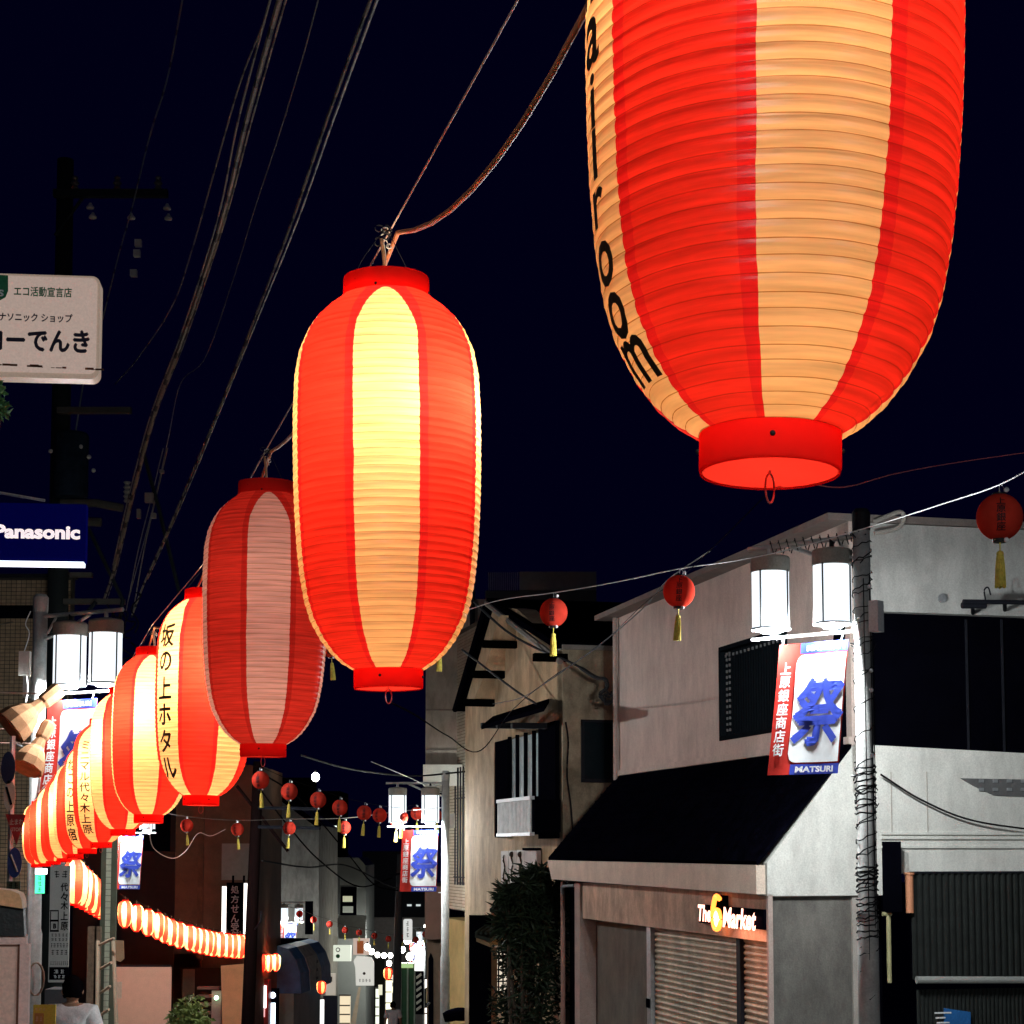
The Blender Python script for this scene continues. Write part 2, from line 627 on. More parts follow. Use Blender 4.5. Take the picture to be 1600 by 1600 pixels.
def lantern_meshes(ribs, sub, seg):
    skin = MB()
    z0, z1 = PROFILE[0][0], PROFILE[-1][0]
    rows, mi = [], []
    # rib spacing follows the arc of the profile so the ends have close hoops
    N = 400
    arc, acc = [0], 0
    for i in range(N):
        za, zb = z0 + (z1 - z0) * i / N, z0 + (z1 - z0) * (i + 1) / N
        acc += math.hypot(zb - za, prof(zb) - prof(za))
        arc.append(acc)
    def z_at(s):
        s = max(0, min(acc, s))
        lo, hi = 0, N
        while hi - lo > 1:
            m = (lo + hi) // 2
            if arc[m] <= s: lo = m
            else: hi = m
        return z0 + (z1 - z0) * (lo + (s - arc[lo]) / max(1e-9, arc[lo + 1] - arc[lo])) / N
    p = acc / ribs
    jr = random.Random(9)
    jit = [0.0] + [jr.uniform(-.07, .07) for _ in range(ribs)] + [0.0]
    za_ = z_at
    def z_at(s):
        i = min(ribs - 1, int(s / p + 1e-6))
        f = s / p - i
        return za_(s + p * (jit[i] * (1 - f) + jit[i + 1] * f))
    for i in range(ribs):
        for j in range(sub):
            t = j / sub
            if j == 0:
                rows.append((z_at((i) * p), -0.0006, 1))
                rows.append((z_at((i + 0.065) * p), -0.0004, 0))
            else:
                rows.append((z_at((i + t) * p), 0.0019 * sin(pi * t) ** 0.7, 0))
    rows.append((z1, 0, 0))
    vs, fs, ms = [], [], []
    rnd = random.Random(5)
    for ri, (z, b, k) in enumerate(rows):
        for s in range(seg):
            a = 2 * pi * s / seg
            # slight eight-sided sag between the vertical threads, and crumples
            wob = 0.0010 * sin(a * 8 + z * 3) + (rnd.random() - 0.5) * 0.0009
            r = prof(z) + b + wob
            vs.append((r * cos(a), r * sin(a), z))
    for i in range(len(rows) - 1):
        for s in range(seg):
            fs.append((i * seg + s, i * seg + (s + 1) % seg, (i + 1) * seg + (s + 1) % seg, (i + 1) * seg + s))
            ms.append(rows[i][2])
    skin.add(vs, fs, ms)
    return skin


def ring_tube(c, rx, rz, r, n=20, seg=6, tilt=0.0):
    return [Vector(c) + Vector((rx * cos(2 * pi * i / n) * cos(tilt), rx * cos(2 * pi * i / n) * sin(tilt), rz * sin(2 * pi * i / n))) for i in range(n + 1)]


def collar_mesh(r, z0, z1, th, seg, outward):
    mb = MB()
    e = 0.006
    mb.lathe((0, 0, 0), [(r - th, z0), (r - 0.3 * e, z0), (r, z0 + e), (r, z1 - e), (r - 0.3 * e, z1), (r - th, z1), (r - th, z0)], seg)
    return mb


def make_lantern_proto(tagname, ribs, sub, seg):
    root = thing("paper_lantern", "", "paper lantern", (0, 0, -200))
    sk = build("lantern_skin", lantern_meshes(ribs, sub, seg), [M_SKIN, M_HOOP], root, local=True, smooth=True)
    rt, rb = 68.5 * S, 54.5 * S
    build("top_collar", collar_mesh(rt, (1077 - 457) * S, LH, 0.004, seg, 1), M_COLLAR, root, local=True, smooth=True)
    bc = collar_mesh(rb, 0, (1077 - 1044) * S, 0.004, seg, 1)
    # underside disc, slightly dished, with rivets
    bc.lathe((0, 0, 0), [(rb - 0.0045, 0.003), (rb * 0.6, 0.005), (0.003, 0.005)], seg)
    build("bottom_collar", bc, M_COLLAR, root, local=True, smooth=True)
    rv = MB()
    for k in range(4):
        a = k * pi / 2 + 0.55
        rv.ball(((rb + 0.001) * cos(a), (rb + 0.001) * sin(a), 0.034), 0.0042, 8, 5)
        rv.ball(((rt + 0.001) * cos(a), (rt + 0.001) * sin(a), LH - 0.052), 0.004, 8, 5)
    build("rivet", rv, M_RUBBER, root, local=True, smooth=True)
    rg = MB().tube(ring_tube((0, 0, -0.021), 0.013, 0.022, 0.0017), 0.0017, 6, cap=False)
    rg.cyl((0, 0, 0.0), (0, 0, 0.016), 0.0017, 6)
    build("ring", rg, mat("pink_wire", (0.55, 0.12, 0.10), 0.4), root, local=True, smooth=True)
    hg = MB()
    for sg in (-1, 1):
        hg.tube(smooth_path([(sg * rt, 0, LH - 0.03), (sg * rt * 0.8, 0, LH + 0.03), (sg * rt * 0.25, 0, LH + 0.12), (0, 0, LH + 0.155)], 5), 0.0011, 5)
    hg.tube(smooth_path([(0, 0.01, BULB_Z + 0.16), (0.005, 0, LH), (0.01, 0, LH + 0.06), (0.02, 0, LH + 0.12)], 5), 0.0052, 6, 1)
    build("hanger", hg, [M_DARKMETAL, mat("brown_cord", (0.30, 0.16, 0.08), 0.6)], root, local=True, smooth=True)
    kn = MB()
    rnd = random.Random(11)
    for k in range(9):
        c = Vector((rnd.uniform(-.012, .03), rnd.uniform(-.012, .012), LH + 0.10 + rnd.uniform(0, 0.055)))
        R = rnd.uniform(0.006, 0.014)
        ax = Vector((rnd.uniform(-1, 1), rnd.uniform(-1, 1), rnd.uniform(-1, 1))).normalized()
        bx = ax.cross(Vector((0.3, 0.5, 0.8))).normalized(); cx_ = ax.cross(bx)
        kn.tube([c + bx * R * cos(a * 0.7) + cx_ * R * sin(a * 0.7) for a in range(9)], 0.0022, 5, 0 if k % 3 else 1)
    kn.tube(smooth_path([(0.01, -.01, LH + 0.12), (-.012, -.012, LH + .125), (-.022, -.014, LH + .11), (-.028, -.015, LH + .088)], 4), 0.0013, 5, 1)
    kn.tube(smooth_path([(0.0, -.01, LH + 0.115), (-.008, -.012, LH + .09), (-.012, -.012, LH + .05), (-.014, -.01, LH + .002)], 4), 0.0013, 5, 1)
    build("wire_knot", kn, [M_RUBBER, mat("bare_wire", (0.65, 0.62, 0.55), 0.4)], root, local=True, smooth=True)
    return root


def add_lantern_light(root, scale=1.0, dx=0.0, dy=0.0, watt=1.0, dz=0.0):
    ld = bpy.data.lights.new("lantern_light", 'POINT')
    ld.color = (1.0, 0.86, 0.62)
    ld.energy = BULB * watt * scale * scale
    ld.shadow_soft_size = 0.075 * scale
    lo = bpy.data.objects.new("lantern_light", ld)
    COL.objects.link(lo)
    lo.location = (dx, dy, BULB_Z + dz)
    lo.parent = root


def skin_fn(theta0, off=0.0055, wf=1.0):
    def fn(x, z):
        r = prof(z) + off
        a = theta0 + x / max(prof(z), 0.12) * wf
        return Vector((r * cos(a), r * sin(a), z))
    return fn


proto_hi = make_lantern_proto("hi", 52, 5, 96)
proto_lo = make_lantern_proto("lo", 46, 3, 40)
# cream stripe centres in the mesh sit at 45, 135, 225, 315 degrees; a lantern facing the camera (-Y) with the
# stripe centre t degrees right of centre needs rz so that 45deg + rz = -90deg + t
HG = "big striped lanterns strung over the street"
LROW = [  # px, bottom py, Y, stripe angle (right +), text, lit, label
    (1203, 741, 2.62, 15.5, None, 1, "huge lit red and cream striped paper lantern cut by the top edge"),
    (607, 1077, 5.40, -0.5, None, 1, "second nearest lit striped paper lantern, broad cream stripe facing front, clear against the sky"),
    (411, 1183, 8.18, 3.0, None, 0, "unlit dull pink and brick red striped paper lantern among the lit ones"),
    (314, 1259, 10.45, -52.0, "坂の上ホタル", 1, "lit striped paper lantern with 坂の上ホタル brushed on its cream stripe"),
    (232, 1286, 12.9, -7.0, None, 1, "lit striped paper lantern with a glaring cream stripe just behind the one reading 坂の上ホタル"),
    (192, 1306, 15.3, 30.0, None, 1, "lit striped paper lantern half hidden between the glaring one and the one reading ミニマル"),
    (158, 1325, 17.6, -36.0, "ミニマル代々木上原", 1, "lit striped paper lantern with ミニマル代々木上原 written down its cream stripe"),
    (136, 1334, 19.2, -46.0, "ねこの上原宿", 1, "lit striped paper lantern with small writing starting ねこ on its cream stripe"),
    (117, 1342, 20.2, 10.0, None, 1, "lit striped lantern directly behind the one reading ねこ in the packed row"),
    (100, 1347, 21.1, -30.0, None, 1, "lit striped lantern fourth from the far left end of the packed row"),
    (84, 1351, 21.9, 20.0, None, 1, "lit striped lantern third from the far left end of the packed row"),
    (70, 1354, 22.6, -15.0, None, 1, "lit striped lantern second from the far left end of the packed row"),
    (57, 1355, 23.2, 5.0, None, 1, "lit striped lantern at the far left end of the packed row"),
]
ROW = []
for i, (px, py, Y, t, txt, lit, lab) in enumerate(LROW):
    src = proto_hi if i < 3 else proto_lo
    o = copy_tree(src)
    p = at(px, py, Y)
    o.location = p
    t -= math.degrees(math.atan((px - 800) / FPX))      # stripe angle is given as seen along the sight line
    sc_l = {7: .96, 8: .89, 9: .83, 10: .78, 11: .72, 12: .67}.get(i, 1.0)
    o.scale = (sc_l, sc_l, sc_l)
    o.rotation_euler = (radians([1.2, 0, -0.5, 0.8][i % 4]) if i else 0.0, radians([-2.2, 0.9, 0.3, -0.8][i % 4]), radians(-135 + t))
    tag(o, lab, "paper lantern", HG)
    OFF[o.name] = p
    if lit:
        a = radians(-90) - o.rotation_euler.z
        k = [(-0.10, 0.06), (0.125, 0.045), (0, 0), (0.09, 0.04)][i] if i < 4 else (random.uniform(-.04, .04), 0.03)
        # bulb offset given as (right, towards viewer)
        dx = k[0] * cos(a + pi / 2) + k[1] * cos(a)
        dy = k[0] * sin(a + pi / 2) + k[1] * sin(a)
        add_lantern_light(o, sc_l, dx, dy, (1.3 if i == 0 else .85) if i < 3 else 2.0, [0.30, .04][i] if i < 2 else 0.0)
        if i < 6:  # small extra lights added low and high to brighten the collars
            add_lantern_light(o, 1.0, 0, 0, .032, .17 - BULB_Z)
            add_lantern_light(o, 1.0, 0, 0, .07, 1.12 - BULB_Z)
    else:  # unlit lantern: faint lights added inside to lift its paper
        add_lantern_light(o, 1.0, 0, 0, .09, 0)
        add_lantern_light(o, 1.0, 0, 0, .09, -.5)
    if txt:
        mb = MB()
        n = len(txt)
        pitch = 0.90 / n
        put_column(mb, txt, skin_fn(radians(45)), 0.0, 1.03, min(0.16, pitch * 0.9), pitch, bold=0.035 if n > 7 else 0.028, step=0.2, wf=0.85 if n < 7 else 1.25)
        build("lettering", mb, M_INK, o, local=True)
    if i == 0:
        mb = MB()
        base = 225 - 360 + 0  # the cream stripe to the left of the front one
        fn = skin_fn(radians(45 - 90 + 7), wf=1.0)
        for ch, pyc, hh in (("m", -18, .055), ("a", 76, .076), ("i", 172, .082), ("l", 258, .075), ("r", 343, .055), ("o", 432, .066), ("o", 512, .066), ("m", 580, .060)):
            z = (741 - pyc) / 1071.0
            put_text(mb, ch, fn, 0.0, z, h=hh, w={"i": .020, "l": .018, "r": .045, "m": .080}.get(ch, 0.060), bold=0.018, step=0.12)
        build("lettering", mb, M_INK, o, local=True)
    if not lit:
        for ch in o.children:
            if ch.name.startswith("lantern_skin"):
                ch.data = ch.data.copy()
                ch.data.materials[0] = M_SKIN_OFF
    ROW.append(p)
for pr in (proto_hi,):
    for ch in list(pr.children):
        bpy.data.objects.remove(ch)
    bpy.data.objects.remove(pr)

# the packed string that turns right along the left-hand fronts
ORD = ["first", "second", "third", "fourth", "fifth", "sixth", "seventh", "eighth", "ninth", "tenth", "eleventh", "twelfth", "thirteenth",
       "fourteenth", "fifteenth", "sixteenth", "seventeenth", "eighteenth", "nineteenth", "twentieth"]
ROW2 = []
M2 = [(116, 1415, 36.5, .76), (123, 1418, 37.6, .74), (130, 1421, 38.8, .73), (137, 1425, 40.0, .72), (144, 1429, 41.2, .71),
      (151, 1433, 42.4, .70), (158, 1437, 43.6, .69), (165, 1439, 44.8, .68)]
for i, (px, py, Y, s) in enumerate(M2):
    o = copy_tree(proto_lo)
    p = at(px, py, Y)
    o.location = p; o.scale = (s, s, s)
    o.rotation_euler = (0, 0, radians(-135 + random.uniform(-45, 45)))
    tag(o, "medium lit lantern in the slanting bunch below the packed row, %s from upper left" % ORD[i], "paper lantern", "medium lanterns in the slanting bunch")
    add_lantern_light(o, s, 0, 0, 5.0)
    ROW2.append(p + Vector((0, 0, LH * s + .05)))
M3 = [(195, 1450), (213, 1456), (231, 1463), (246, 1468), (257, 1474), (267, 1478), (280, 1482), (296, 1486), (306, 1489), (315, 1491),
      (324, 1493), (333, 1495), (344, 1496), (355, 1497), (365, 1498), (375, 1498), (384, 1498), (400, 1518), (410, 1519), (420, 1519), (431, 1518)]
ROW3 = []
for i, (px, py) in enumerate(M3):
    Y = 45.5 + i * 0.45 + (4 if i > 16 else 0)
    s = (0.56 if i < 17 else 0.46)
    o = copy_tree(proto_lo)
    p = at(px, py, Y)
    o.location = p; o.scale = (s * 1.12, s * 1.12, s)
    o.rotation_euler = (0, 0, radians(-147 + random.uniform(-18, 18)))
    if i < 17:
        tag(o, "small glowing yellow paper lantern, %s from the left in the long sagging string" % ORD[i], "paper lantern", "small glowing lanterns in the sagging string")
    else:
        tag(o, "small glowing yellow paper lantern, %s from the left in the short group of four" % ORD[i - 17], "paper lantern", "small glowing lanterns behind the dark pole")
    add_lantern_light(o, s, 0, 0, 7.0)
    ROW3.append(p + Vector((0, 0, LH * s + .05)))
for nm, (px, py, Y, s), lab in (("a", (502, 1553, 60, .46), "small orange lit lantern hanging below the blue awning"),
                                ("b", (606, 1531, 70, .50), "small orange lit lantern hanging beside the far utility pole")):
    o = copy_tree(proto_lo)
    o.location = at(px, py, Y); o.scale = (s * 1.2, s * 1.2, s * .75); o.rotation_euler = (0, 0, radians(-110))
    tag(o, lab, "paper lantern")
    add_lantern_light(o, s, 0, 0, 1.4)
for ch in list(proto_lo.children):
    bpy.data.objects.remove(ch)
bpy.data.objects.remove(proto_lo)

# support wire and power cord over the row
tops = [p + Vector((0.0, 0, (LH + 0.16) * {7: .96, 8: .89, 9: .83, 10: .78, 11: .72, 12: .67}.get(i, 1.0))) for i, p in enumerate(ROW)]
before = tops[0] + (tops[0] - tops[1]) * 1.6
pts = [before] + tops
tag(build("support_wire", MB().tube(pts, 0.0030, 6), mat("pale_twisted_wire", (0.62, 0.42, 0.34), 0.4, 0.3, 80), smooth=True),
    "thin straight steel wire running from knot to knot above the big lanterns", "wire")
cp = []
for i, (a, b) in enumerate(zip(pts, pts[1:])):
    sag = 0.19 if i < 2 else 0.12
    if i == 1:
        sag = 0.26
    for k in range(12):
        t = k / 12
        cp.append(a.lerp(b, t) + Vector((0.02, 0, -0.012 - sag * 4 * t * (1 - t))))
tag(build("power_cord", MB().tube(cp, 0.0075, 7), M_COPPER, smooth=True),
    "thick brown power cord sagging between the tops of the big lanterns", "cord")
tag(build("support_wire", MB().tube(smooth_path([tops[-1]] + ROW2, 3), 0.006, 5), M_WIRE_DARK), "thin wire carrying the slanting bunch of medium lanterns", "wire")
tag(build("support_wire", MB().tube(smooth_path([ROW2[-1]] + ROW3[:17], 2), 0.006, 5), M_WIRE_DARK), "thin wire carrying the long sagging string of small glowing lanterns", "wire")
# loose wires under the two nearest lanterns
w1 = [at(1212, 762, 2.66), at(1250, 754, 2.9), at(1320, 761, 3.3), at(1400, 740, 3.9), at(1500, 722, 4.6), at(1640, 702, 5.4)]
tag(build("tie_wire", MB().tube(smooth_path(w1, 8), 0.0011, 5), mat("pink_wire", (0.55, 0.12, 0.10), 0.4)), "thin pinkish wire running right from the ring under the nearest lantern", "wire")
w2 = [at(607, 1096, 5.4), at(650, 1118, 6.0), at(700, 1150, 7.5), at(752, 1172, 9.0), at(800, 1110, 12.5), at(860, 1060, 14.0), at(935, 1010, 14.6), at(1010, 940, 14.8),
      at(1060, 905, 13.8), at(1120, 850, 11.0), at(1200, 770, 9.0)]
tag(build("tie_wire", MB().tube(smooth_path(w2, 8), 0.0028, 5), M_WIRE_DARK), "dark wire looping from under the second lantern up past the small red balls", "wire")
w3 = [at(232, 1292, 12.9), at(240, 1325, 13.5), at(268, 1341, 14.0), at(290, 1330, 14.5), at(310, 1302, 16), at(330, 1306, 18), at(352, 1296, 22)]
tag(build("tie_wire", MB().tube(smooth_path(w3, 8), 0.003, 5), mat("pale_twisted_wire", (0.62, 0.42, 0.34))), "crinkled pale wire dangling under the glaring striped lantern", "wire")

# ---------------------------------------------------------------- small red ball lanterns
M_BALL = cloth("red_ball_fabric", (0.60, 0.050, 0.030), 0.25, 0.12)
M_TASSEL = mat("yellow_tassel_thread", (0.62, 0.50, 0.09), 0.8, 0.2, 40)


def ball_proto():
    r = thing("ball_lantern", "", "ball lantern", (0, 0, -300))
    mb = MB()
    R = 0.125
    n, seg = 36, 36
    pr = []
    for i in range(n + 1):
        t = pi * (0.09 + 0.82 * i / n)
        pr.append(((R * 0.96 + 0.0012 * (i % 2)) * sin(t), -R * 1.0 * cos(t)))
    vs = []
    mb.lathe((0, 0, 0), pr, seg)
    build("ball", mb, M_BALL, r, local=True, smooth=True)
    build("top_cap", MB().lathe((0, 0, 0), [(0.001, .128), (.037, .128), (.040, .118), (.038, .106)], 20), M_RUBBER, r, local=True)
    build("bottom_cap", MB().lathe((0, 0, 0), [(.038, -.106), (.040, -.118), (.037, -.135), (.001, -.135)], 20), M_RUBBER, r, local=True)
    b = MB()
    b.ball((0.03, -0.032, 0.140), 0.014, 10, 6); b.ball((0.025, -0.035, -0.128), 0.014, 10, 6)
    build("bulb", b, mat("clear_bulb", (0.9, 0.9, 0.9), 0.1, 0.02, spec=0.8), r, local=True, smooth=True)
    h = MB().cyl((0, 0, .128), (0, 0, .172), 0.003, 5)
    h.tube([(0.022, -.01, .13), (.024, -.005, .155), (.012, 0, .172)], .002, 5)
    build("hook", h, M_STEEL, r, local=True)
    t = MB()
    t.cyl((0, 0, -.135), (0, 0, -.19), .004, 6)
    t.ball((0, 0, -.197), 0.020, 12, 8, 0, 0.9)
    for k in range(26):
        a = 2 * pi * k / 26
        rr = 0.017 if k % 2 else 0.021
        t.tube([(rr * .7 * cos(a), rr * .7 * sin(a), -.205), (rr * cos(a), rr * sin(a), -.26), (rr * 1.25 * cos(a), rr * 1.25 * sin(a), -.375 + .004 * sin(k * 5))], .0042, 4)
    t.lathe((0, 0, 0), [(.012, -.205), (.020, -.26), (.025, -.372), (.001, -.373)], 12)
    build("tassel", t, M_TASSEL, r, local=True)
    tx = MB()
    R2 = R * 0.965 + 0.003

    def fn(x, z):
        rr = math.sqrt(max(1e-5, R2 * R2 - z * z))
        a = radians(-100) + x / max(rr, .05)
        return Vector((rr * cos(a), rr * sin(a), z))
    put_column(tx, "上原銀座", fn, 0, .090, .043, .045, bold=.03, step=.3, wf=1.1)
    build("lettering", tx, mat("dark_red_print", (0.045, 0.004, 0.006), 0.6), r, local=True)
    return r


BP = ball_proto()


def balls(lst, labfn, group, rzs=0.0):
    tp = []
    for i, (px, py, Y) in enumerate(lst):
        o = copy_tree(BP)
        o.location = at(px, py, Y)
        o.rotation_euler = (radians(random.uniform(-3, 3)), radians(random.uniform(-5, 5)), radians(random.uniform(-14, 14)) + rzs)
        tag(o, labfn(i), "ball lantern", group)
        tp.append(Vector(o.location) + Vector((0, 0, .172)))
    return tp


L1 = ["red ball lantern with gold tassel right of the wrapped lamp post",
      "red ball lantern with yellow tassel before the roof edge of the pale corner building",
      "red ball lantern with yellow tassel in front of the brown stucco house",
      "red ball hidden behind the second big lantern, yellow tassel showing at its lower right",
      "red ball hidden behind the second big lantern, yellow tassel showing at its lower left"]
t1 = balls([(1562, 808, 9.5), (1061, 924, 13.7), (865, 957, 15.6), (688, 990, 18.0), (517, 1010, 20.2)], lambda i: L1[i], "red balls on the wire from the wrapped lamp post")
wire1 = [at(1640, 715, 8.6), t1[0], at(1480, 785, 11.0), at(1370, 820, 13.4), at(1240, 857, 13.9), at(1150, 876, 13.8), t1[1], at(960, 910, 14.7), t1[2], at(780, 938, 16.8), t1[3], t1[4], at(430, 1003, 22)]
tag(build("string_wire", MB().tube(smooth_path(wire1, 6), 0.0045, 6), mat("white_cable", (0.7, 0.7, 0.68), 0.5)), "white cable carrying the red balls across the street past the wrapped lamp post", "cable")
t2 = balls([(407, 1219, 25), (452, 1237, 26.2), (497, 1250, 27.4), (531, 1262, 28.6), (569, 1270, 30.2), (593, 1274, 31.2), (627, 1277, 33.0), (651, 1271, 35.5), (682, 1274, 38.5)],
           lambda i: "red ball lantern, %s from the left on the upper string in the middle distance" % ORD[i], "red balls on the upper string")
tag(build("string_wire", MB().tube(smooth_path([at(330, 1180, 24)] + t2 + [at(697, 1255, 40)], 4), 0.004, 5), M_WIRE_DARK), "dark wire of the upper string of red balls in the middle distance", "wire")
t3 = balls([(292, 1290, 35), (371, 1296, 34.6), (452, 1294, 34.2), (538, 1293, 33.8), (620, 1283, 33.4)],
           lambda i: "red ball lantern, %s from the left on the lower level string of five" % ORD[i], "red balls on the lower string")
tag(build("string_wire", MB().tube(smooth_path([at(215, 1262, 35.6)] + t3 + [at(690, 1262, 31)], 4), 0.007, 5), M_WIRE), "thin pale wire of the lower level string of red balls", "wire")
t4 = balls([(468, 1428, 67), (490, 1437, 68), (515, 1444, 69), (539, 1453, 70), (561, 1457, 71), (585, 1462, 72), (607, 1467, 73), (629, 1465, 74), (650, 1468, 75), (664, 1460, 76)],
           lambda i: "tiny far red ball lantern, %s from the left on the farthest string" % ORD[i], "red balls on the farthest string")
tag(build("string_wire", MB().tube(smooth_path([at(440, 1415, 67)] + t4, 3), 0.008, 4), M_WIRE), "thin wire of the farthest string of tiny red balls", "wire")
for ch in list(BP.children):
    bpy.data.objects.remove(ch)
bpy.data.objects.remove(BP)

# ---------------------------------------------------------------- street lamp posts with banners
M_LAMPGLASS = glow("lamp_glass_lit", (0.86, 0.95, 1.0), 0.82)
M_LAMPCORE = glow("lamp_core_lit", (0.95, 0.99, 1.0), 6.0)
M_RED = cloth("banner_red", (0.58, 0.045, 0.035), 0.08)
M_BLUE = cloth("banner_blue", (0.05, 0.08, 0.46), 0.08, 0.05)
M_BWHITE = cloth("banner_white", (0.84, 0.88, 0.89), 0.08, 0.08)
M_POST = mat("post_paint_pale", (0.50, 0.51, 0.49), 0.6, 0.2, 8, spec=.15)


def lamp_post(p, ang, wrapped=False, seed=1, sw=0.0):
    """post base p; ang = direction of the arms in the ground plane"""
    H = 5.34
    base = Vector(p)
    root = LAMPROOT = thing("street_lamp", "", "street lamp", base)
    d = Vector((cos(ang), sin(ang), 0)); q = Vector((-d.y, d.x, 0))
    if q.y > 0:
        q = -q
    up = Vector((0, 0, 1))
    b = lambda s, h, t=0.0: base + d * s + up * h + q * t
    build("post", MB().tube([b(0, 0), b(0, 2.2), b(0, 2.25), b(0, H)], [.083, .08, .068, .066], 20), M_POST, root, smooth=True)
    build("post_cap", MB().lathe(b(0, H), [(.07, -.14), (.072, 0), (.05, .03), (.001, .035)], 18), M_DARKMETAL if wrapped else M_POST, root)
    arm = MB()
    arm.tube([b(0, 5.16), b(1.02, 5.16)], .020, 8)
    arm.tube([b(0, 4.93), b(.30, 5.0), b(.62, 5.14)], .017, 8)
    arm.tube([b(0, 5.0), b(.10, 5.0), b(.2, 5.14)], .012, 6)
    build("arm", arm, M_POST, root)
    for s in (.26 + sw, .82):
        rod = MB().tube([b(s, 5.16), b(s, 5.10)], .02, 8)
        build("hanger_rod", rod, M_POST if s > .5 else M_DARKMETAL, root)
        cap = MB().lathe(b(s, 0), [(.02, 5.10), (.05, 5.095), (.150, 5.075), (.158, 5.06), (.158, 4.955), (.152, 4.95), (.148, 4.955)], 28)
        c = build("lamp_cap", cap, mat("lamp_cap_bronze", (0.34, 0.32, 0.28), 0.8, spec=0.03), root, smooth=False)
        gl = MB().lathe(b(s, 0), [(.149, 4.955), (.149, 4.50), (.13, 4.488), (.06, 4.482), (.001, 4.48)], 28)
        g_o = build("lamp_glass", gl, M_LAMPGLASS, root, smooth=True)
        build("lamp_core", MB().lathe(b(s, 0), [(.001, 4.478), (.07, 4.477), (.085, 4.468), (.07, 4.46), (.001, 4.459)], 20), M_LAMPCORE, g_o, smooth=True)
        ld = bpy.data.lights.new("lamp_light", 'POINT')
        ld.energy, ld.color, ld.shadow_soft_size = LAMP, (0.93, 0.98, 1.0), .06
        lo = bpy.data.objects.new("lamp_light", ld)
        COL.objects.link(lo)
        lo.parent = root
        lo.location = b(s, 4.44, .006) - base
        fr = MB()
        for k in range(4):
            a = k * pi / 2 + 0.9
            o = Vector((cos(a), sin(a), 0)) * .156
            fr.tube([b(s, 4.96) + o, b(s, 4.49) + o], .0075, 5)
        fr.tube([b(s, 4.492) + Vector((cos(a), sin(a), 0)) * .155 for a in [2 * pi * k / 28 for k in range(29)]], .008, 5, cap=False)
        build("lamp_frame", fr, mat("lamp_frame_grey", (0.10, 0.105, 0.11), 0.6, spec=0.05), root)
    # banner rail and banner
    rail = MB().tube([b(0, 4.42), b(1.0, 4.42)], .014, 8)
    build("banner_rail", rail, M_POST, root)
    build("banner_stay", MB().tube([b(0, 3.30), b(.12, 3.30)], .010, 6), M_POST, root)
    bx = MB()
    box_fr = Fr((base.x, base.y), (d.x, d.y))
    bx.box(box_fr, -.155, -.075, base.z + 4.40, base.z + 4.64, -.05, .05)
    build("junction_box", bx, M_WHITE, root)
    BW, BH = .62, 1.04
    flip = (d.x < 0)
    rnd = random.Random(seed)
    ph = rnd.random() * 6
    lean = .085 if wrapped else .03

    def W(u, v, off=0.0):
        # u 0..BW left to right as seen by the camera, v 0..BH upwards
        s = (.12 + BW - u) if flip else (.12 + u)
        s += lean * (1 - v / BH) * (1 if flip else -1)
        t = .022 * sin(u * 9 + ph + v * 2) * (1.2 - v / BH) + .05 * (1 - v / BH) ** 2
        return b(s, 4.36 - BH + v, .004 + t + off)
    ban = thing("banner", "", "banner", W(BW / 2, 0))
    sheet = MB()
    nu, nv = 14, 20
    sheet.add([W(BW * i / nu, BH * j / nv) for j in range(nv + 1) for i in range(nu + 1)],
              [(j * (nu + 1) + i, j * (nu + 1) + i + 1, (j + 1) * (nu + 1) + i + 1, (j + 1) * (nu + 1) + i) for j in range(nv) for i in range(nu)])
    build("banner_cloth", sheet, M_RED, ban, smooth=True)

    def grid(mb, inside, u0, u1, v0, v1, off, nu=24, nv=34):
        vs = [W(u0 + (u1 - u0) * i / nu, v0 + (v1 - v0) * j / nv, off) for j in range(nv + 1) for i in range(nu + 1)]
        fs = []
        for j in range(nv):
            for i in range(nu):
                if inside((i + .5) / nu * (u1 - u0), (j + .5) / nv * (v1 - v0)):
                    fs.append((j * (nu + 1) + i, j * (nu + 1) + i + 1, (j + 1) * (nu + 1) + i + 1, (j + 1) * (nu + 1) + i))
        mb.add(vs, fs)
    x0 = .165
    blue = MB()
    grid(blue, lambda a, c: True, x0 + .03, BW, BH - .085, BH, .0025, 10, 4)
    build("blue_band", blue, M_BLUE, ban)
    blue = MB()
    grid(blue, lambda a, c: True, x0 + .03, BW, 0, .082, .0025, 10, 4)
    build("blue_band", blue, M_BLUE, ban)
    wp = MB()
    ww, hh = BW - x0 - .01, BH - .19

    poly = rounded(ww, hh, .07, 5)
    # fan of strips: column sweep with rounded ends
    n = 26
    vs, fs = [], []
    for i in range(n + 1):
        u = ww * i / n
        r = .07
        k = 0.0
        if u < r: k = r - math.sqrt(max(0, r * r - (r - u) ** 2))
        if u > ww - r * .3: k = max(k, 0)
        for j in range(25):
            vs.append(W(x0 + u, .095 + k + (hh - 2 * k) * j / 24, .0045))
    for i in range(n):
        for j in range(24):
            fs.append((i * 25 + j, (i + 1) * 25 + j, (i + 1) * 25 + j + 1, i * 25 + j + 1))
    wp.add(vs, fs)
    build("white_panel", wp, M_BWHITE, ban, smooth=True)
    tx = MB()
    fnw = lambda u, v: W(u, v, .0075)
    put_text(tx, "MATSURI", fnw, x0 + .24, BH - .045, w=.30, h=.045, bold=.04, step=.5)
    M_PW = mat("banner_print_white", (0.75, 0.76, 0.76), 0.7, 0.05)
    build("lettering", tx, M_PW, ban)
    tx = MB()
    put_text(tx, "MATSURI", fnw, x0 + .24, .04, w=.33, h=.048, bold=.04, step=.5)
    build("lettering", tx, M_PW, ban)
    tx = MB()
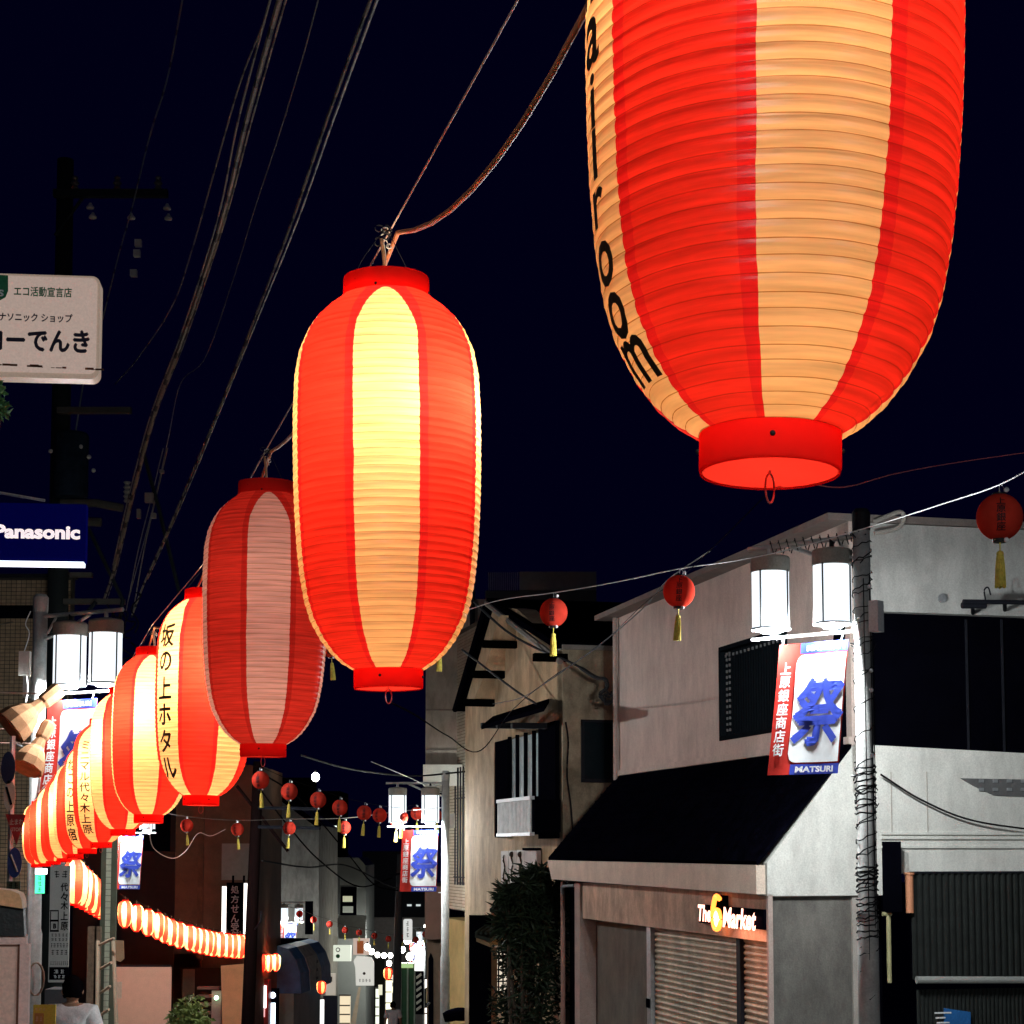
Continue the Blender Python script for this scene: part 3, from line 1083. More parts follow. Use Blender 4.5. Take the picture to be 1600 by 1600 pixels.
    put_column(tx, "上原銀座商店街", fnw, .078, .90, .098, .108, bold=.03, step=.4, wf=.95)
    build("lettering", tx, mat("banner_print_white", (0.75, 0.76, 0.76), 0.7, 0.05), ban)
    kj = MB()
    put_text(kj, "祭", fnw, x0 + .235, .49, w=.43, h=.50, bold=.045, step=.25, shear=.10)
    build("festival_character", kj, M_BLUE, ban)
    rings = MB()
    for u in (.03, BW - .06):
        rings.tube([W(u, BH), W(u + .01, BH + .04)], .006, 5)
    build("tie", rings, M_WHITE, ban)
    if wrapped:
        w = MB()
        rn = random.Random(4)
        def helix(z0, z1, turns, r, rad):
            n = max(6, int(turns * 14))
            w.tube([b(0, z0 + (z1 - z0) * i / n + rn.uniform(-.012, .012)) + Vector((cos(i * .449 + z0), sin(i * .449 + z0), 0)) * (r + rn.uniform(0, .008)) for i in range(n + 1)], rad, 5)
        helix(1.5, 5.1, 16, .071, .005)
        helix(1.9, 3.4, 12, .073, .005)
        helix(3.0, 3.4, 8, .076, .007)
        helix(2.5, 2.62, 4, .076, .008)
        helix(2.05, 2.5, 9, .078, .006)
        helix(4.1, 5.2, 9, .073, .004)
        for k in range(5):
            a = rn.uniform(0, 6.28)
            o = Vector((cos(a), sin(a), 0)) * .078
            w.tube([b(0, rn.uniform(1.3, 2.2)) + o, b(0, rn.uniform(2.5, 3.5)) + o * 1.05, b(0, rn.uniform(4, 5)) + o], .004, 4)
        for k in range(46):
            z = rn.choice([3.1, 3.2, 3.3, 2.5, 2.55, 4.3, 4.9, 5.15, rn.uniform(2, 5)]) + rn.uniform(-.05, .05)
            a = rn.uniform(0, 6.28); r0 = .08
            c = b(0, z) + Vector((cos(a), sin(a), 0)) * r0
            w.tube([c, c + Vector((rn.uniform(-.04, .04), rn.uniform(-.04, .04), rn.uniform(-.05, .05)))], .005, 4)
        for k in range(10):      # up along the arm
            s0 = .1 + k * .075
            w.tube([b(s0, 5.10, .02), b(s0 + .03, 5.20, .02), b(s0 + .05, 5.20, -.02), b(s0 + .08, 5.09, -.01)], .005, 4)
        build("wire_wrap", w, M_RUBBER, root)
        for z in (4.75, 3.95, 3.45, 4.1):
            build("fairy_bulb", MB().ball(b(-.09, z, .05), .018, 8, 6), mat("clear_bulb", (0.9, 0.9, 0.9)), root, smooth=True)
    return root, ban


def near_pt(px, Y):
    q = at(px, 1330, Y)
    return (q.x, Y, gz(Y))


r, bn = lamp_post(near_pt(1354, 14.0), radians(141), True, 1)
tag(r, "pale lamp post wrapped in black wires with two bright white lamps beside the market", "street lamp")
tag(bn, "large red and white 祭 festival banner hanging from the wire-wrapped lamp post", "banner", "festival banners")
def scaled(r, bn, k):
    bn.location = Vector(r.location) + (Vector(bn.location) - Vector(r.location)) * k
    r.scale = bn.scale = (k, k, k)


r, bn = lamp_post(near_pt(696, 33.0), radians(178), False, 2)
scaled(r, bn, 1.06)
tag(r, "slim white lamp post in mid street in front of the cream tiled building", "street lamp")
tag(bn, "faded red and white 祭 banner beneath the lamps of the mid-street white post", "banner", "festival banners")
q = near_pt(55, 24.5)
r, bn = lamp_post((q[0], q[1], EYE + (gz(17) - EYE) * 24.5 / 17), radians(-30), False, 3, .12)
scaled(r, bn, 1.44)
tag(r, "white lamp post at the left with two glaring lamps in front of the brown tiles", "street lamp")
tag(bn, "red and white 祭 banner partly hidden by the row of big lanterns at the left", "banner", "festival banners")
r, bn = lamp_post(tuple(Vector(near_pt(167, 36.0)) + Vector((0, 0, .42))), radians(-8), False, 4)
tag(r, "white lamp post rising behind the slanting bunch of medium lanterns", "street lamp")
tag(bn, "pale blue and white 祭 banner below the big lanterns against the dark house front", "banner", "festival banners")
r, bn = lamp_post(near_pt(434, 68.0), radians(-5), False, 5)
tag(r, "distant lamp post next to the blue awning", "street lamp")
tag(bn, "smallest far 祭 banner above the blue awning", "banner", "festival banners")

# two unseen lamp posts added behind the viewer to light what faces it
r, bn = lamp_post((-1.35, -2.4, gz(-2.4)), radians(-8), False, 6)
tag(r, "added unseen white lamp post just behind the viewer on the left side of the street", "street lamp")
tag(bn, "祭 banner on the added unseen lamp post just behind the viewer", "banner", "festival banners")
r, bn = lamp_post((6.4, -4.6, gz(-4.6)), radians(165), False, 7)
tag(r, "added unseen white lamp post behind the viewer on the right side of the street", "street lamp")
tag(bn, "祭 banner on the added unseen lamp post behind the viewer on the right", "banner", "festival banners")
#@@PART2
# ---------------------------------------------------------------- market building on the corner (right)
GX, GY = 2.368, 17.0
DU = Vector((-.2456, 1, 0)).normalized()
MF = Fr((GX, GY), DU, True)                    # street front, u runs away from the camera
MS = Fr((GX, GY), (1, .2456))                  # side wall, u runs to the right
M_MPINK = mat("market_plaster_pinkish", (0.60, 0.485, 0.425), 0.9, 0.08, 3, 0.10, fine=90, grime=.20)
M_MLINTEL = mat("market_lintel_stucco", (0.68, 0.50, 0.37), 0.9, 0.22, 4, 0.2, grime=.35)
M_MGREY = mat("market_panel_grey", (0.16, 0.145, 0.12), 0.85, 0.15, 3, grime=.3)
M_MWHITE = mat("market_side_white", (0.74, 0.74, 0.68), 0.85, 0.10, 1.3, 0.12, stretch=(1.3, 1.3, .45), fine=80, grime=.22)
M_SHUT = mat("roller_shutter_metal", (0.55, 0.44, 0.30), 0.5, 0.28, 3, grime=.35, metal=0.2)
mk = thing("market_building", "pale two storey corner shop building with dark skirt roof and roller shutter", "building", (GX, GY, gz(GY)))
ZE = 1.475                                     # eave height of the skirt roof
SB = .87                                       # setback of the upper storey
LT = 7.55
zg = gz(GY) - 1.2
SR = 9.5                                       # how far the side wall runs
def mfp(u, z, n): return MF.W(u, z, n)
# upper storey: street wall is split round its window
z_ub, z_ut = 2.55, 4.74
wu0, wz0 = MF.px(1232, 1150, -SB)
wu1, wz1 = MF.px(1125, 1012, -SB)
wz0 = MF.px(1125, 1158, -SB)[1]
up = MB()
up.box(MF, .0, wu0, z_ub - .4, z_ut, -SB - .2, -SB)
up.box(MF, wu1, LT, z_ub - .4, z_ut, -SB - .2, -SB)
up.box(MF, wu0, wu1, z_ub - .4, wz0, -SB - .2, -SB)
up.box(MF, wu0, wu1, wz1, z_ut, -SB - .2, -SB)
build("upper_wall", up, M_MPINK, mk)
sill = MB()
sill.box(MF, 0, LT, z_ub + .06, z_ub + .13, -SB, -SB + .035)
build("base_moulding", sill, M_MPINK, mk)
wn = build("window", MB().box(MF, wu0, wu1, wz0, wz1, -SB - .14, -SB - .08), M_BLACK, mk)
fm = MB()
for a, b_, c, d_ in ((wu0, wu1, wz0, wz0 + .05), (wu0, wu1, wz1 - .05, wz1), (wu0, wu0 + .05, wz0 + .052, wz1 - .052), (wu1 - .05, wu1, wz0 + .052, wz1 - .052)):
    fm.box(MF, a, b_, c, d_, -SB - .078, -SB + .02)
build("frame", fm, mat("screen_black", (0.006, 0.008, 0.010), .9, spec=.02), wn)
for k in range(1, 26):       # perforated screen: fine vertical bars
    u = wu0 + (wu1 - wu0) * k / 26
    build("slat", MB().box(MF, u - .012, u + .012, wz0 + .055, wz1 - .055, -SB - .07, -SB - .045), mat("screen_black", (0.006, 0.008, 0.010), .9, spec=.02), wn)
pegs = MB()
for k in range(14):
    z = wz0 + .1 + (wz1 - wz0 - .2) * k / 13
    pegs.box(MF, wu1 - .13, wu1 - .10, z, z + .03, -SB - .044, -SB - .03)
    pegs.box(MF, wu1 - .22, wu1 - .19, z, z + .03, -SB - .044, -SB - .03)
for k in range(16):
    u = wu0 + .1 + (wu1 - wu0 - .2) * k / 15
    pegs.box(MF, u, u + .03, wz1 - .12, wz1 - .09, -SB - .044, -SB - .03)
build("gutter_pipe", MB().tube([MF.W(LT - .1, z_ub, -SB + .05), MF.W(LT - .1, z_ut, -SB + .05)], .03, 8), mat("frame_pinkish", (0.42, 0.33, 0.29)), mk)
build("screen_fixing", pegs, mat("dull_grey_metal", (0.12, 0.12, 0.12), 0.5), wn, kind="stuff")
# eave and main roof
ev = MB()
ev.box(MF, -.02, LT + .30, z_ut + .002, z_ut + .07, -SB - 3.2, -SB + .22)
build("roof", ev, mat("eave_grey", (0.20, 0.17, 0.155), 0.9, spec=0.1), mk)
# skirt roof (dark) with hip on the corner
sk = MB()
A = [mfp(-.02, ZE, .10), mfp(LT - .05, ZE + .01, .10), mfp(LT - .05, z_ub + .02, -SB + .01), mfp(.0, z_ub + .02, -SB + .01)]
B = [v + Vector((0, 0, .035)) for v in A]
B[0] = B[0] + MF.n * .02
sk.hexa(A, B)
build("skirt_roof", sk, M_ROOF, mk)
for k in range(1, 12):       # thin slate courses, each one lapping the next
    t0, t1 = k / 12, k / 12 + .02
    q = lambda u, t, dz: mfp(u, ZE + .036 + (z_ub + .02 - ZE) * t + dz, .10 + (-SB - .09) * t)
    c = MB().hexa([q(.0, t0, 0), q(LT - .06, t0, .01), q(LT - .06, t1, .01), q(.0, t1, 0)], [q(.0, t0, .012), q(LT - .06, t0, .022), q(LT - .06, t1, .012), q(.0, t1, .002)])
    build("slate_course", c, M_ROOF, mk)
fb = MB()
zf = MF.px(1196, 1398, .10)[1]
fb.hexa([mfp(.0, zf, .02), mfp(LT - .25, zf + .03, .02), mfp(LT - .05, ZE + .008, .02), mfp(.0, ZE - .002, .02)],
        [mfp(.0, zf, .11), mfp(LT - .25, zf + .03, .11), mfp(LT - .05, ZE + .008, .115), mfp(.0, ZE - .002, .11)])
build("fascia", fb, mat("fascia_cream", (0.74, 0.61, 0.49), 0.85, 0.06, grime=.15), mk)
# lintel, panels, posts, shutter
uK = lambda px, py=1500, n=-.06: MF.px(px, py, n)[0]
zl = MF.px(1192, 1471, -.04)[1]
lt = MB().box(MF, .086, uK(913), zl, zf - .004, -.30, -.04)
build("lintel", lt, M_MLINTEL, mk)
build("corner_post", MB().box(MF, .0, .048, zg, zf - .003, -.05, -.005), mat("frame_pinkish", (0.42, 0.33, 0.29), 0.6), mk)
build("corner_post", MB().box(MF, uK(912), uK(904), zg, zf - .003, -.32, -.01), mat("frame_pinkish", (0.42, 0.33, 0.29)), mk)
build("wall_panel", MB().box(MF, uK(999), uK(912) - .01, zg, zl - .003, -.33, -.22), M_MGREY, mk)
build("shutter_guide", MB().box(MF, uK(1006), uK(1000), zg, zl - .003, -.25, -.14), M_STEEL, mk)
build("shutter_guide", MB().box(MF, uK(1143), uK(1137), zg, zl - .003, -.25, -.15), M_DARKMETAL, mk)
pitch = .0625
for (a, b_) in ((uK(1136), uK(1007)), (.086, uK(1144))):
    z = zl - .004
    while z > zg + .3:
        s = MB()
        vs, fs = [], []
        prf = [(0, -.20), (-.008, -.186), (-.026, -.180), (-.044, -.186), (-.052, -.20), (-.0615, -.20)]
        for u in (a, b_):
            for dz, n in prf:
                vs.append(mfp(u, z + dz, n))
        k = len(prf)
        fs = [(i, i + 1, k + i + 1, k + i) for i in range(k - 1)]
        s.add(vs, fs)
        build("slat", s, M_SHUT, mk)
        z -= pitch
build("inner_wall", MB().box(MF, .10, LT - .1, zg, ZE - .1, -.6, -.36), M_BLACK, mk)
build("guide_lock", MB().box(MF, uK(1005), uK(1001), MF.px(1003, 1572, -.13)[1], MF.px(1003, 1558, -.13)[1], -.138, -.12), M_BLACK, mk)
# party pier and down pipe at the far end
build("end_pier", MB().box(MF, uK(902), LT - .3, zg, zf, -.5, -.12), M_BLACK, mk)
dp = MB().tube([mfp(LT - .33, zg, -.02), mfp(LT - .33, zf, -.02)], .03, 8)
build("down_pipe", dp, mat("pinkish_pipe", (0.34, 0.20, 0.16), 0.5), mk)
br = MB().tube(smooth_path([MF.W(uK(884), MF.px(884, 1398)[1], -.02), MF.W(uK(893), MF.px(893, 1386)[1], .05), MF.W(uK(902), MF.px(900, 1384)[1], -.02)], 4), .02, 6)
build("bracket", br, M_STEEL, mk)
# side wall (faces the camera)
s0 = MS.px(1197, 1400)[0]
up_r = MS.px(1345, 1187)[0]
zs_c = MS.px(1197, 1400)[1]
side = MB()
side.slab(MS, [(-.0, zs_c), (MS.px(1385, 1400)[0], zs_c), (MS.px(1385, 1400)[0], MS.px(1385, 1365)[1]), (SR, MS.px(1590, 1367)[1]), (SR, MS.px(1590, 1216)[1]), (SB + .02, z_ub + .06), (0.0, ZE + .02)], -.25, .0)
build("side_wall", side, M_MWHITE, mk)
cheek = MB().slab(MS, [(SB - .25, z_ub), (SR, z_ub), (SR, MS.px(1590, 965)[1]), (1.0, MS.px(1365, 955)[1]), (.87, MS.px(1365, 955)[1])], -.30, -.12)
build("dark_cladding", cheek, mat("dark_cladding_panel", (0.0012, 0.0012, 0.003), 0.8, 0.2, spec=0.03), mk)
for k, px in enumerate((1519, 1575)):
    u, z = MS.px(px, 1100)
    build("cladding_joint", MB().box(MS, u, u + .02, MS.px(px, 1198)[1], MS.px(px, 966)[1], -.118, -.10), M_DARKMETAL, mk)
upw = MB().box(MS, SB + .0, SR, MS.px(1365, 955)[1] + .003, z_ut - .004, -.26, -.02)
build("upper_side_wall", upw, mat("market_side_grey_white", (0.50, 0.50, 0.47), 0.85, 0.06, 1.6, 0.08, fine=80, grime=.28), mk)
for py in (1303, 1310, 1324):
    z = MS.px(1480, py)[1]
    build("moulding", MB().box(MS, MS.px(1376, py)[0], SR, z - .008, z + .014, .0, .022), M_MWHITE, mk)
# lower grey wall under the cheek
build("lower_side_wall", MB().box(MS, .052, MS.px(1334, 1500)[0], zg, zs_c - .006, -.084, -.049), mat("lower_wall_grey", (0.17, 0.162, 0.145), 0.9, 0.18, 1.5, 0.3, grime=.4), mk)
build("side_post", MB().box(MS, MS.px(1334, 1500)[0] + .002, MS.px(1345, 1500)[0], zg, zs_c - .004, -.28, -.02), mat("frame_greige", (0.40, 0.37, 0.33), 0.6), mk)
build("dark_gap_wall", MB().box(MS, MS.px(1345, 1500)[0] + .002, MS.px(1421, 1500)[0], zg, zs_c - .02, -.8, -.6), M_BLACK, mk)
build("soffit", MB().box(MS, .01, MS.px(1345, 1500)[0], zs_c - .006, zs_c - .002, -.28, -.001), M_MGREY, mk)
for k_, (px_, y0_, y1_) in enumerate(((1392, 1206, 1300), (1448, 1206, 1300))):
    u_ = MS.px(px_, 1250)[0]
    build("panel_joint", MB().box(MS, u_, u_ + .008, MS.px(px_, y1_)[1], MS.px(px_, y0_)[1], .0, .006), mat("frame_greige", (0.40, 0.37, 0.33)), mk)
# vent grille and eye bolt
u, z = MS.px(1472, 935)
build("wall_vent", MB().add([MS.W(u + .045 * cos(a * pi / 6), z + .045 * sin(a * pi / 6), .0 if q_ == 0 else .0) + MS.n * (.0 if q_ == 0 else .012) for q_ in (0, 1) for a in range(12)],
      [tuple(range(12, 24))] + [(i, (i + 1) % 12, 12 + (i + 1) % 12, 12 + i) for i in range(12)]), M_STEEL, mk)
gr = MB()
for r_ in range(2):
    for c_ in range(6):
        a, b_ = MS.px(1528 + c_ * 22, 1218 + r_ * 13)
        gr.box(MS, a, a + .055, b_ - .03, b_, .012, .02)
vb = MB().pslab(MS, [(1500, 1216), (1600, 1218), (1600, 1245), (1552, 1243), (1520, 1228)], 0, .012)
vo = build("vent_panel", vb, mat("dull_grey_metal", (0.12, 0.12, 0.12)), mk)
build("slot", gr, M_STEEL, vo, kind="stuff")

# things on the side wall
def wallthing(name, fr, pa, pb, n0, n1, m, lab, cat):
    return tag(build(name, MB().rect(fr, pa, pb, n0, n1), m), lab, cat)

wallthing("meter_cabinet", MS, (1377, 1315), (1398, 1424), .01, .16, M_BLACK, "tall black box fixed beside the wrapped lamp post", "cabinet")
a, b_ = MS.px(1380, 1428); c, d_ = MS.px(1380, 1535)
pp = MB().tube([MS.W(a - .03, b_, .05), MS.W(a + .06, b_, .05)], .02, 8); pp.tube([MS.W(a + .03, b_ - .01, .05), MS.W(a + .03, d_, .05)], .022, 8)
tag(build("drain_pipe", pp, mat("yellowish_pipe", (0.40, 0.38, 0.20), 0.5)), "yellowish pipe below the tall black box", "pipe")
a, b_ = MS.px(1416, 1363); c, d_ = MS.px(1416, 1426)
pp = MB().tube([MS.W(a, b_, .06), MS.W(a, b_ - .02, .06), MS.W(a, b_ - .022, .06), MS.W(a, d_, .06)], [.05, .05, .038, .038], 12)
tag(build("drain_pipe", pp, mat("orange_pipe", (0.60, 0.26, 0.14), 0.5)), "short orange pipe with collar at the corner of the corrugated screen", "pipe")
cs = thing("corrugated_screen", "black vertically ribbed metal screen covering the lower right wall", "screen", MS.W(2.0, gz(17), .1))
u0, zt = MS.px(1423, 1365, .03); u1 = MS.px(1640, 1365, .03)[0]; zb = MS.px(1500, 1529, .03)[1]
M_CORR = mat("corrugated_black_metal", (0.030, 0.034, 0.032), 0.42, 0.2, 8, metal=0.3)
p = .0665
u = u0
while u < u1:
    s = MB()
    prf = [(0, .03), (.010, .055), (.034, .055), (.046, .03), (p, .03)]
    vs = [MS.W(u + du, z, n) for z in (zb, zt) for du, n in prf]
    s.add(vs, [(i, i + 1, 5 + i + 1, 5 + i) for i in range(4)])
    build("panel_rib", s, M_CORR, cs)
    u += p
build("back_sheet", MB().box(MS, u0, u1, zb, zt, .0, .025), M_BLACK, cs)
build("top_edge", MB().box(MS, u0, u1, zt + .002, zt + .02, .0, .062), M_DARKMETAL, cs)
ls = thing("corrugated_fence", "lower black ribbed fence under the pale handrail at the right", "fence", MS.W(2.3, gz(17), .3))
u = MS.px(1432, 1560, .25)[0]
zt2 = MS.px(1500, 1545, .25)[1]
while u < u1:
    s = MB()
    prf = [(0, .25), (.008, .268), (.022, .268), (.03, .25), (.042, .25)]
    s.add([MS.W(u + du, z, n) for z in (zg, zt2) for du, n in prf], [(i, i + 1, 5 + i + 1, 5 + i) for i in range(4)])
    build("panel_rib", s, M_CORR, ls)
    u += .042
rl = MB().tube([MS.W(MS.px(1432, 1532, .34)[0], MS.px(1440, 1531, .34)[1], .34), MS.W(u1, MS.px(1600, 1533, .34)[1], .34)], .035, 10)
tag(build("handrail", rl, mat("dull_rail", (0.28, 0.29, 0.27), 0.5)), "pale grey horizontal handrail across the black ribbed screen", "rail")
bl = MB().pslab(MS, [(1452, 1571), (1492, 1577), (1492, 1625), (1452, 1625)], .29, .31)
sg = thing("notice_sign", "small blue notice with white lettering low on the ribbed fence", "sign", MS.W(MS.px(1470, 1600)[0], gz(17), .3))
build("plate", bl, mat("sign_blue", (0.02, 0.12, 0.34), 0.5), sg)
tx = MB()
ub_, zb_t_ = MS.px(1460, 1584, .31)
for k_, (l_, w_) in enumerate(((.0, .17), (.01, .10), (.02, .13))):
    tx.box(MS, ub_ + l_, ub_ + l_ + w_, zb_t_ - .045 * k_, zb_t_ - .045 * k_ + .014, .311, .313)
build("lettering", tx, M_WHITE, sg)
# loop of shadowing cable on the white wall
cw = [MS.W(*MS.px(1376, 1210, .08), .08), MS.W(*MS.px(1440, 1250, .08), .08), MS.W(*MS.px(1520, 1282, .08), .08), MS.W(*MS.px(1640, 1300, .08), .08)]
tag(build("wall_cable", MB().tube(smooth_path(cw, 8), .010, 6), M_WIRE_DARK), "dark cable drooping across the white side wall", "cable")
# rail at the right top with hook
rb = MB().tube([MS.W(*MS.px(1505, 940, .5), .5), MS.W(*MS.px(1660, 942, .5), .5)], .022, 8)
rb.tube([MS.W(*MS.px(1503, 946, .5), .5), MS.W(*MS.px(1540, 946, .5), .5)], .03, 8)
rb.tube(smooth_path([MS.W(*MS.px(1540, 938, .5), .5), MS.W(*MS.px(1538, 922, .5), .5), MS.W(*MS.px(1544, 918, .5), .5), MS.W(*MS.px(1548, 930, .5), .5)], 4), .008, 5)
rb.tube([MS.W(*MS.px(1520, 940, .5), .5), MS.W(*MS.px(1520, 958, -.02), -.02)], .02, 6)
rb.tube([MS.W(*MS.px(1570, 940, .5), .5), MS.W(*MS.px(1570, 953, -.02), -.02)], .02, 6)
tag(build("awning_rail", rb, M_DARKMETAL), "dark metal rail with a hook below the red ball at the right edge", "rail")
dv = MB().tube(smooth_path([MS.W(*MS.px(1366, 815, .06), .06), MS.W(*MS.px(1405, 800, .06), .06), MS.W(*MS.px(1412, 812, .06), .06), MS.W(*MS.px(1400, 826, .06), .06), MS.W(*MS.px(1366, 833, .06), .06)], 5), .022, 8)
tag(build("wall_bracket", dv, mat("frame_greige", (0.40, 0.37, 0.33))), "rounded grey bracket high on the wall behind the lamp post", "bracket")

# neon sign
ns = thing("neon_sign", "glowing neon sign reading The Market with an orange 6 over the shutter", "sign", MF.W(.5, gz(17), 0))
bu0, bz1 = MF.px(1190, 1414, .0); bu1, bz0 = MF.px(1092, 1446, .0)
bk = MB().box(MF, .10, MF.px(1092, 1430)[0], MF.px(1140, 1447)[1], MF.px(1140, 1417)[1], -.035, .0)
bk.box(MF, MF.px(1133, 1430)[0], MF.px(1117, 1430)[0], MF.px(1125, 1416)[1], MF.px(1125, 1399)[1], -.035, .02)
build("backing_board", bk, M_BLACK, ns)
def neon(px0, px1, py, s, h, m, nm, shear=.2):
    fn = lambda u, v: MF.W(u, v, .03)
    a, z = MF.px(px0, py, .03); b2, _ = MF.px(px1, py, .03)
    mb = MB()
    # text must run left to right for the viewer, i.e. from large u to small u
    f2 = lambda u, v: MF.W(-u, v, .03)
    put_text(mb, s, f2, -(a + b2) / 2, z, w=abs(a - b2), h=h, bold=.035, shear=shear)
    build(nm, mb, m, ns)
neon(1090, 1111, 1426, "The", .17, glow("neon_pink", (1.0, .42, .30), 3.0), "lettering")
neon(1130, 1181, 1433, "Market", .20, glow("neon_pink", (1.0, .42, .30), 3.0), "lettering")
sx = MB()
a, z = MF.px(1121, 1431, .04)
pts6 = [(.07, .17), (-.01, .19), (-.07, .09), (-.085, -.03), (-.04, -.12), (.04, -.12), (.08, -.04), (.05, .045), (-.02, .05), (-.07, -.01)]
sx.tube(smooth_path([MF.W(a - x * 1.25, z + y, .05) for x, y in pts6], 6), .026, 8)
build("figure_six", sx, glow("neon_orange", (1.0, .22, .03), 2.6), ns, smooth=True)
sx = MB().tube(smooth_path([MF.W(a - .05 - x * 1.0, z - .02 + y, .07) for x, y in [(.045, .02), (.0, .06), (-.04, 0), (0, -.07), (.045, -.03), (.045, .02)]], 5), .013, 7)
build("figure_outline", sx, glow("neon_white", (1.0, .75, .55), 4), ns, smooth=True)
nl = bpy.data.lights.new("neon_light", 'AREA'); nl.energy = 3.5; nl.color = (1, .35, .2); nl.size = .7
no = bpy.data.objects.new("neon_light", nl); COL.objects.link(no)
no.parent = ns; no.location = MF.W(.5, z - .06, .08) - OFF[ns.name]
no.rotation_euler = (-MF.n + Vector((0, 0, -.9))).to_track_quat('-Z', 'Y').to_euler()

# ---------------------------------------------------------------- brown stucco house
HO = at(880, 1330, 25.3)
HF = Fr((HO.x, HO.y), DU, True)
HS = Fr((HO.x, HO.y), (1, .2456))
M_STUC = mat("stained_tan_stucco", (0.70, 0.50, 0.30), 0.95, 0.2, 1.3, 0.5, stretch=(1.4, 1.4, .8), col2=(0.40, 0.27, 0.15), fine=25, grime=.35)
M_STUC2 = mat("stained_grey_stucco", (0.64, 0.52, 0.36), 0.95, 0.2, 1.6, 0.5, col2=(0.24, 0.19, 0.125), fine=25, grime=.4)
hs = thing("stucco_house", "stained brown stucco house with stepped dark beams and a projecting window", "building", (HO.x, HO.y, gz(25.3)))
zgh = gz(31) - .5
# street wall split round the window
wa, wz_b = HF.px(872, 1300); wb, wz_t = HF.px(776, 1130)
gable = [HF.px(880, 1014), HF.px(808, 952), HF.px(772, 946), HF.px(724, 1100)]
zt_h = min(z for _, z in gable)
hw = MB()
hw.slab(HF, [(0.02, HF.px(872, 1135)[1]), (6.35, HF.px(872, 1135)[1]), (6.35, gable[3][1]), gable[2], gable[1], (0.02, gable[0][1])], -.3, 0)
zc = HF.px(872, 1135)[1]
zcb = HF.px(776, 1306)[1]
hw.box(HF, .02, HF.px(873, 1200)[0], zcb, zc - .002, -.3, -.001)
hw.box(HF, HF.px(772, 1200)[0], 6.35, zcb, zc - .002, -.3, -.001)
hw.box(HF, .02, 6.35, zgh, zcb - .002, -.3, 0)
build("street_wall", hw, M_STUC, hs)
build("window_void", MB().box(HF, HF.px(873, 1200)[0], HF.px(772, 1200)[0], zcb, zc, -.5, -.28), M_BLACK, hs)
sw = MB().slab(HS, [(.0, zgh), (3.4, zgh), (3.4, HS.px(971, 1014)[1]), (.0, HS.px(880, 1008)[1])], -.3, -.003)
build("side_wall", sw, M_STUC2, hs)
rf = MB()
for (pa, pb, n0, n1, t) in ((gable[2], gable[0], -6, .12, .10), (gable[3], gable[2], -6, .12, .12)):
    (ua, za), (ub, zb_) = pa, pb
    if pa is gable[3]: ua, za = ua + .12, za - .12
    q = [HF.W(ua, za, n1), HF.W(ub, zb_, n1), HF.W(ub, zb_, n0), HF.W(ua, za, n0)]
    rf.hexa(q, [v + Vector((0, 0, t)) for v in q])
build("roof", rf, M_ROOF, hs)
bb = MB().tube([HF.W(gable[2][0], gable[2][1] + .03, .13), HF.W(*HF.px(890, 1034), .13)], .045, 6)
build("barge_board", bb, mat("grey_board", (0.25, 0.22, 0.19), 0.8), hs)
bb = MB().tube([HF.W(gable[2][0], gable[2][1] + .03, .13), HF.W(gable[3][0] + .1, gable[3][1] - .1, .13)], .05, 6)
build("barge_board", bb, M_BLACK, hs)
build("wall_cap", MB().box(HS, -.02, 3.4, HS.px(925, 1016)[1], HS.px(925, 1009)[1], -.3, .06), M_CONC, hs)
M_TIMB = mat("black_timber", (0.001, 0.001, 0.001), 0.9, spec=0.02)
for (x0, y0, x1, y1) in ((755, 1002, 807, 1013), (740, 1049, 788, 1060), (725, 1093, 772, 1104), (834, 1022, 886, 1034)):
    u_, zb_ = HF.px(x1, y1); zt_1 = HF.px(x1, y0)[1]
    dist = HF.W(u_, 0).y
    build("beam", MB().box(HF, u_ - .05, u_ + .08, zb_, zt_1, .0, (x1 - x0) / FPX * dist / .97), M_TIMB, hs)
for (x0, y0, x1, y1) in ((768, 962, 806, 1001), (755, 1014, 789, 1048), (742, 1061, 773, 1092)):
    u_, zb_ = HF.px(x1, y1); zt_1 = HF.px(x1, y0)[1]
    dist = HF.W(u_, 0).y
    w_n = (x1 - x0) / FPX * dist / .97
    FN = Fr((HF.W(u_ + .01, 0).x, HF.W(u_ + .01, 0).y), (-HF.n.x, -HF.n.y))
    build("stepped_fin", MB().slab(FN, [(-w_n, zb_), (0.02, zb_), (0.02, zt_1), (-w_n * .62, zt_1)], -.05, .03), M_STUC, hs)
# canopy over window
cu0, cz0 = HF.px(858, 1098, .5); cu1, cz1 = HF.px(745, 1144, .5)
c_ = MB()
q = [HF.W(HF.px(856, 1100, .02)[0], HF.px(856, 1098, .02)[1], .0), HF.W(HF.px(768, 1120, .02)[0], HF.px(856, 1098, .02)[1], .0),
     HF.W(HF.px(752, 1140, .75)[0], HF.px(752, 1140, .75)[1], .75), HF.W(HF.px(850, 1122, .75)[0], HF.px(752, 1140, .75)[1], .75)]
c_.hexa(q, [v + Vector((0, 0, .06)) for v in q])
build("canopy", c_, M_BLACK, hs)
for px in (777, 802, 826):
    a, b2 = HF.px(px, 1133, .35)
    build("canopy_bracket", MB().box(HF, a - .05, a + .05, b2 - .05, b2 + .03, .0, .6), M_DARKMETAL, hs)
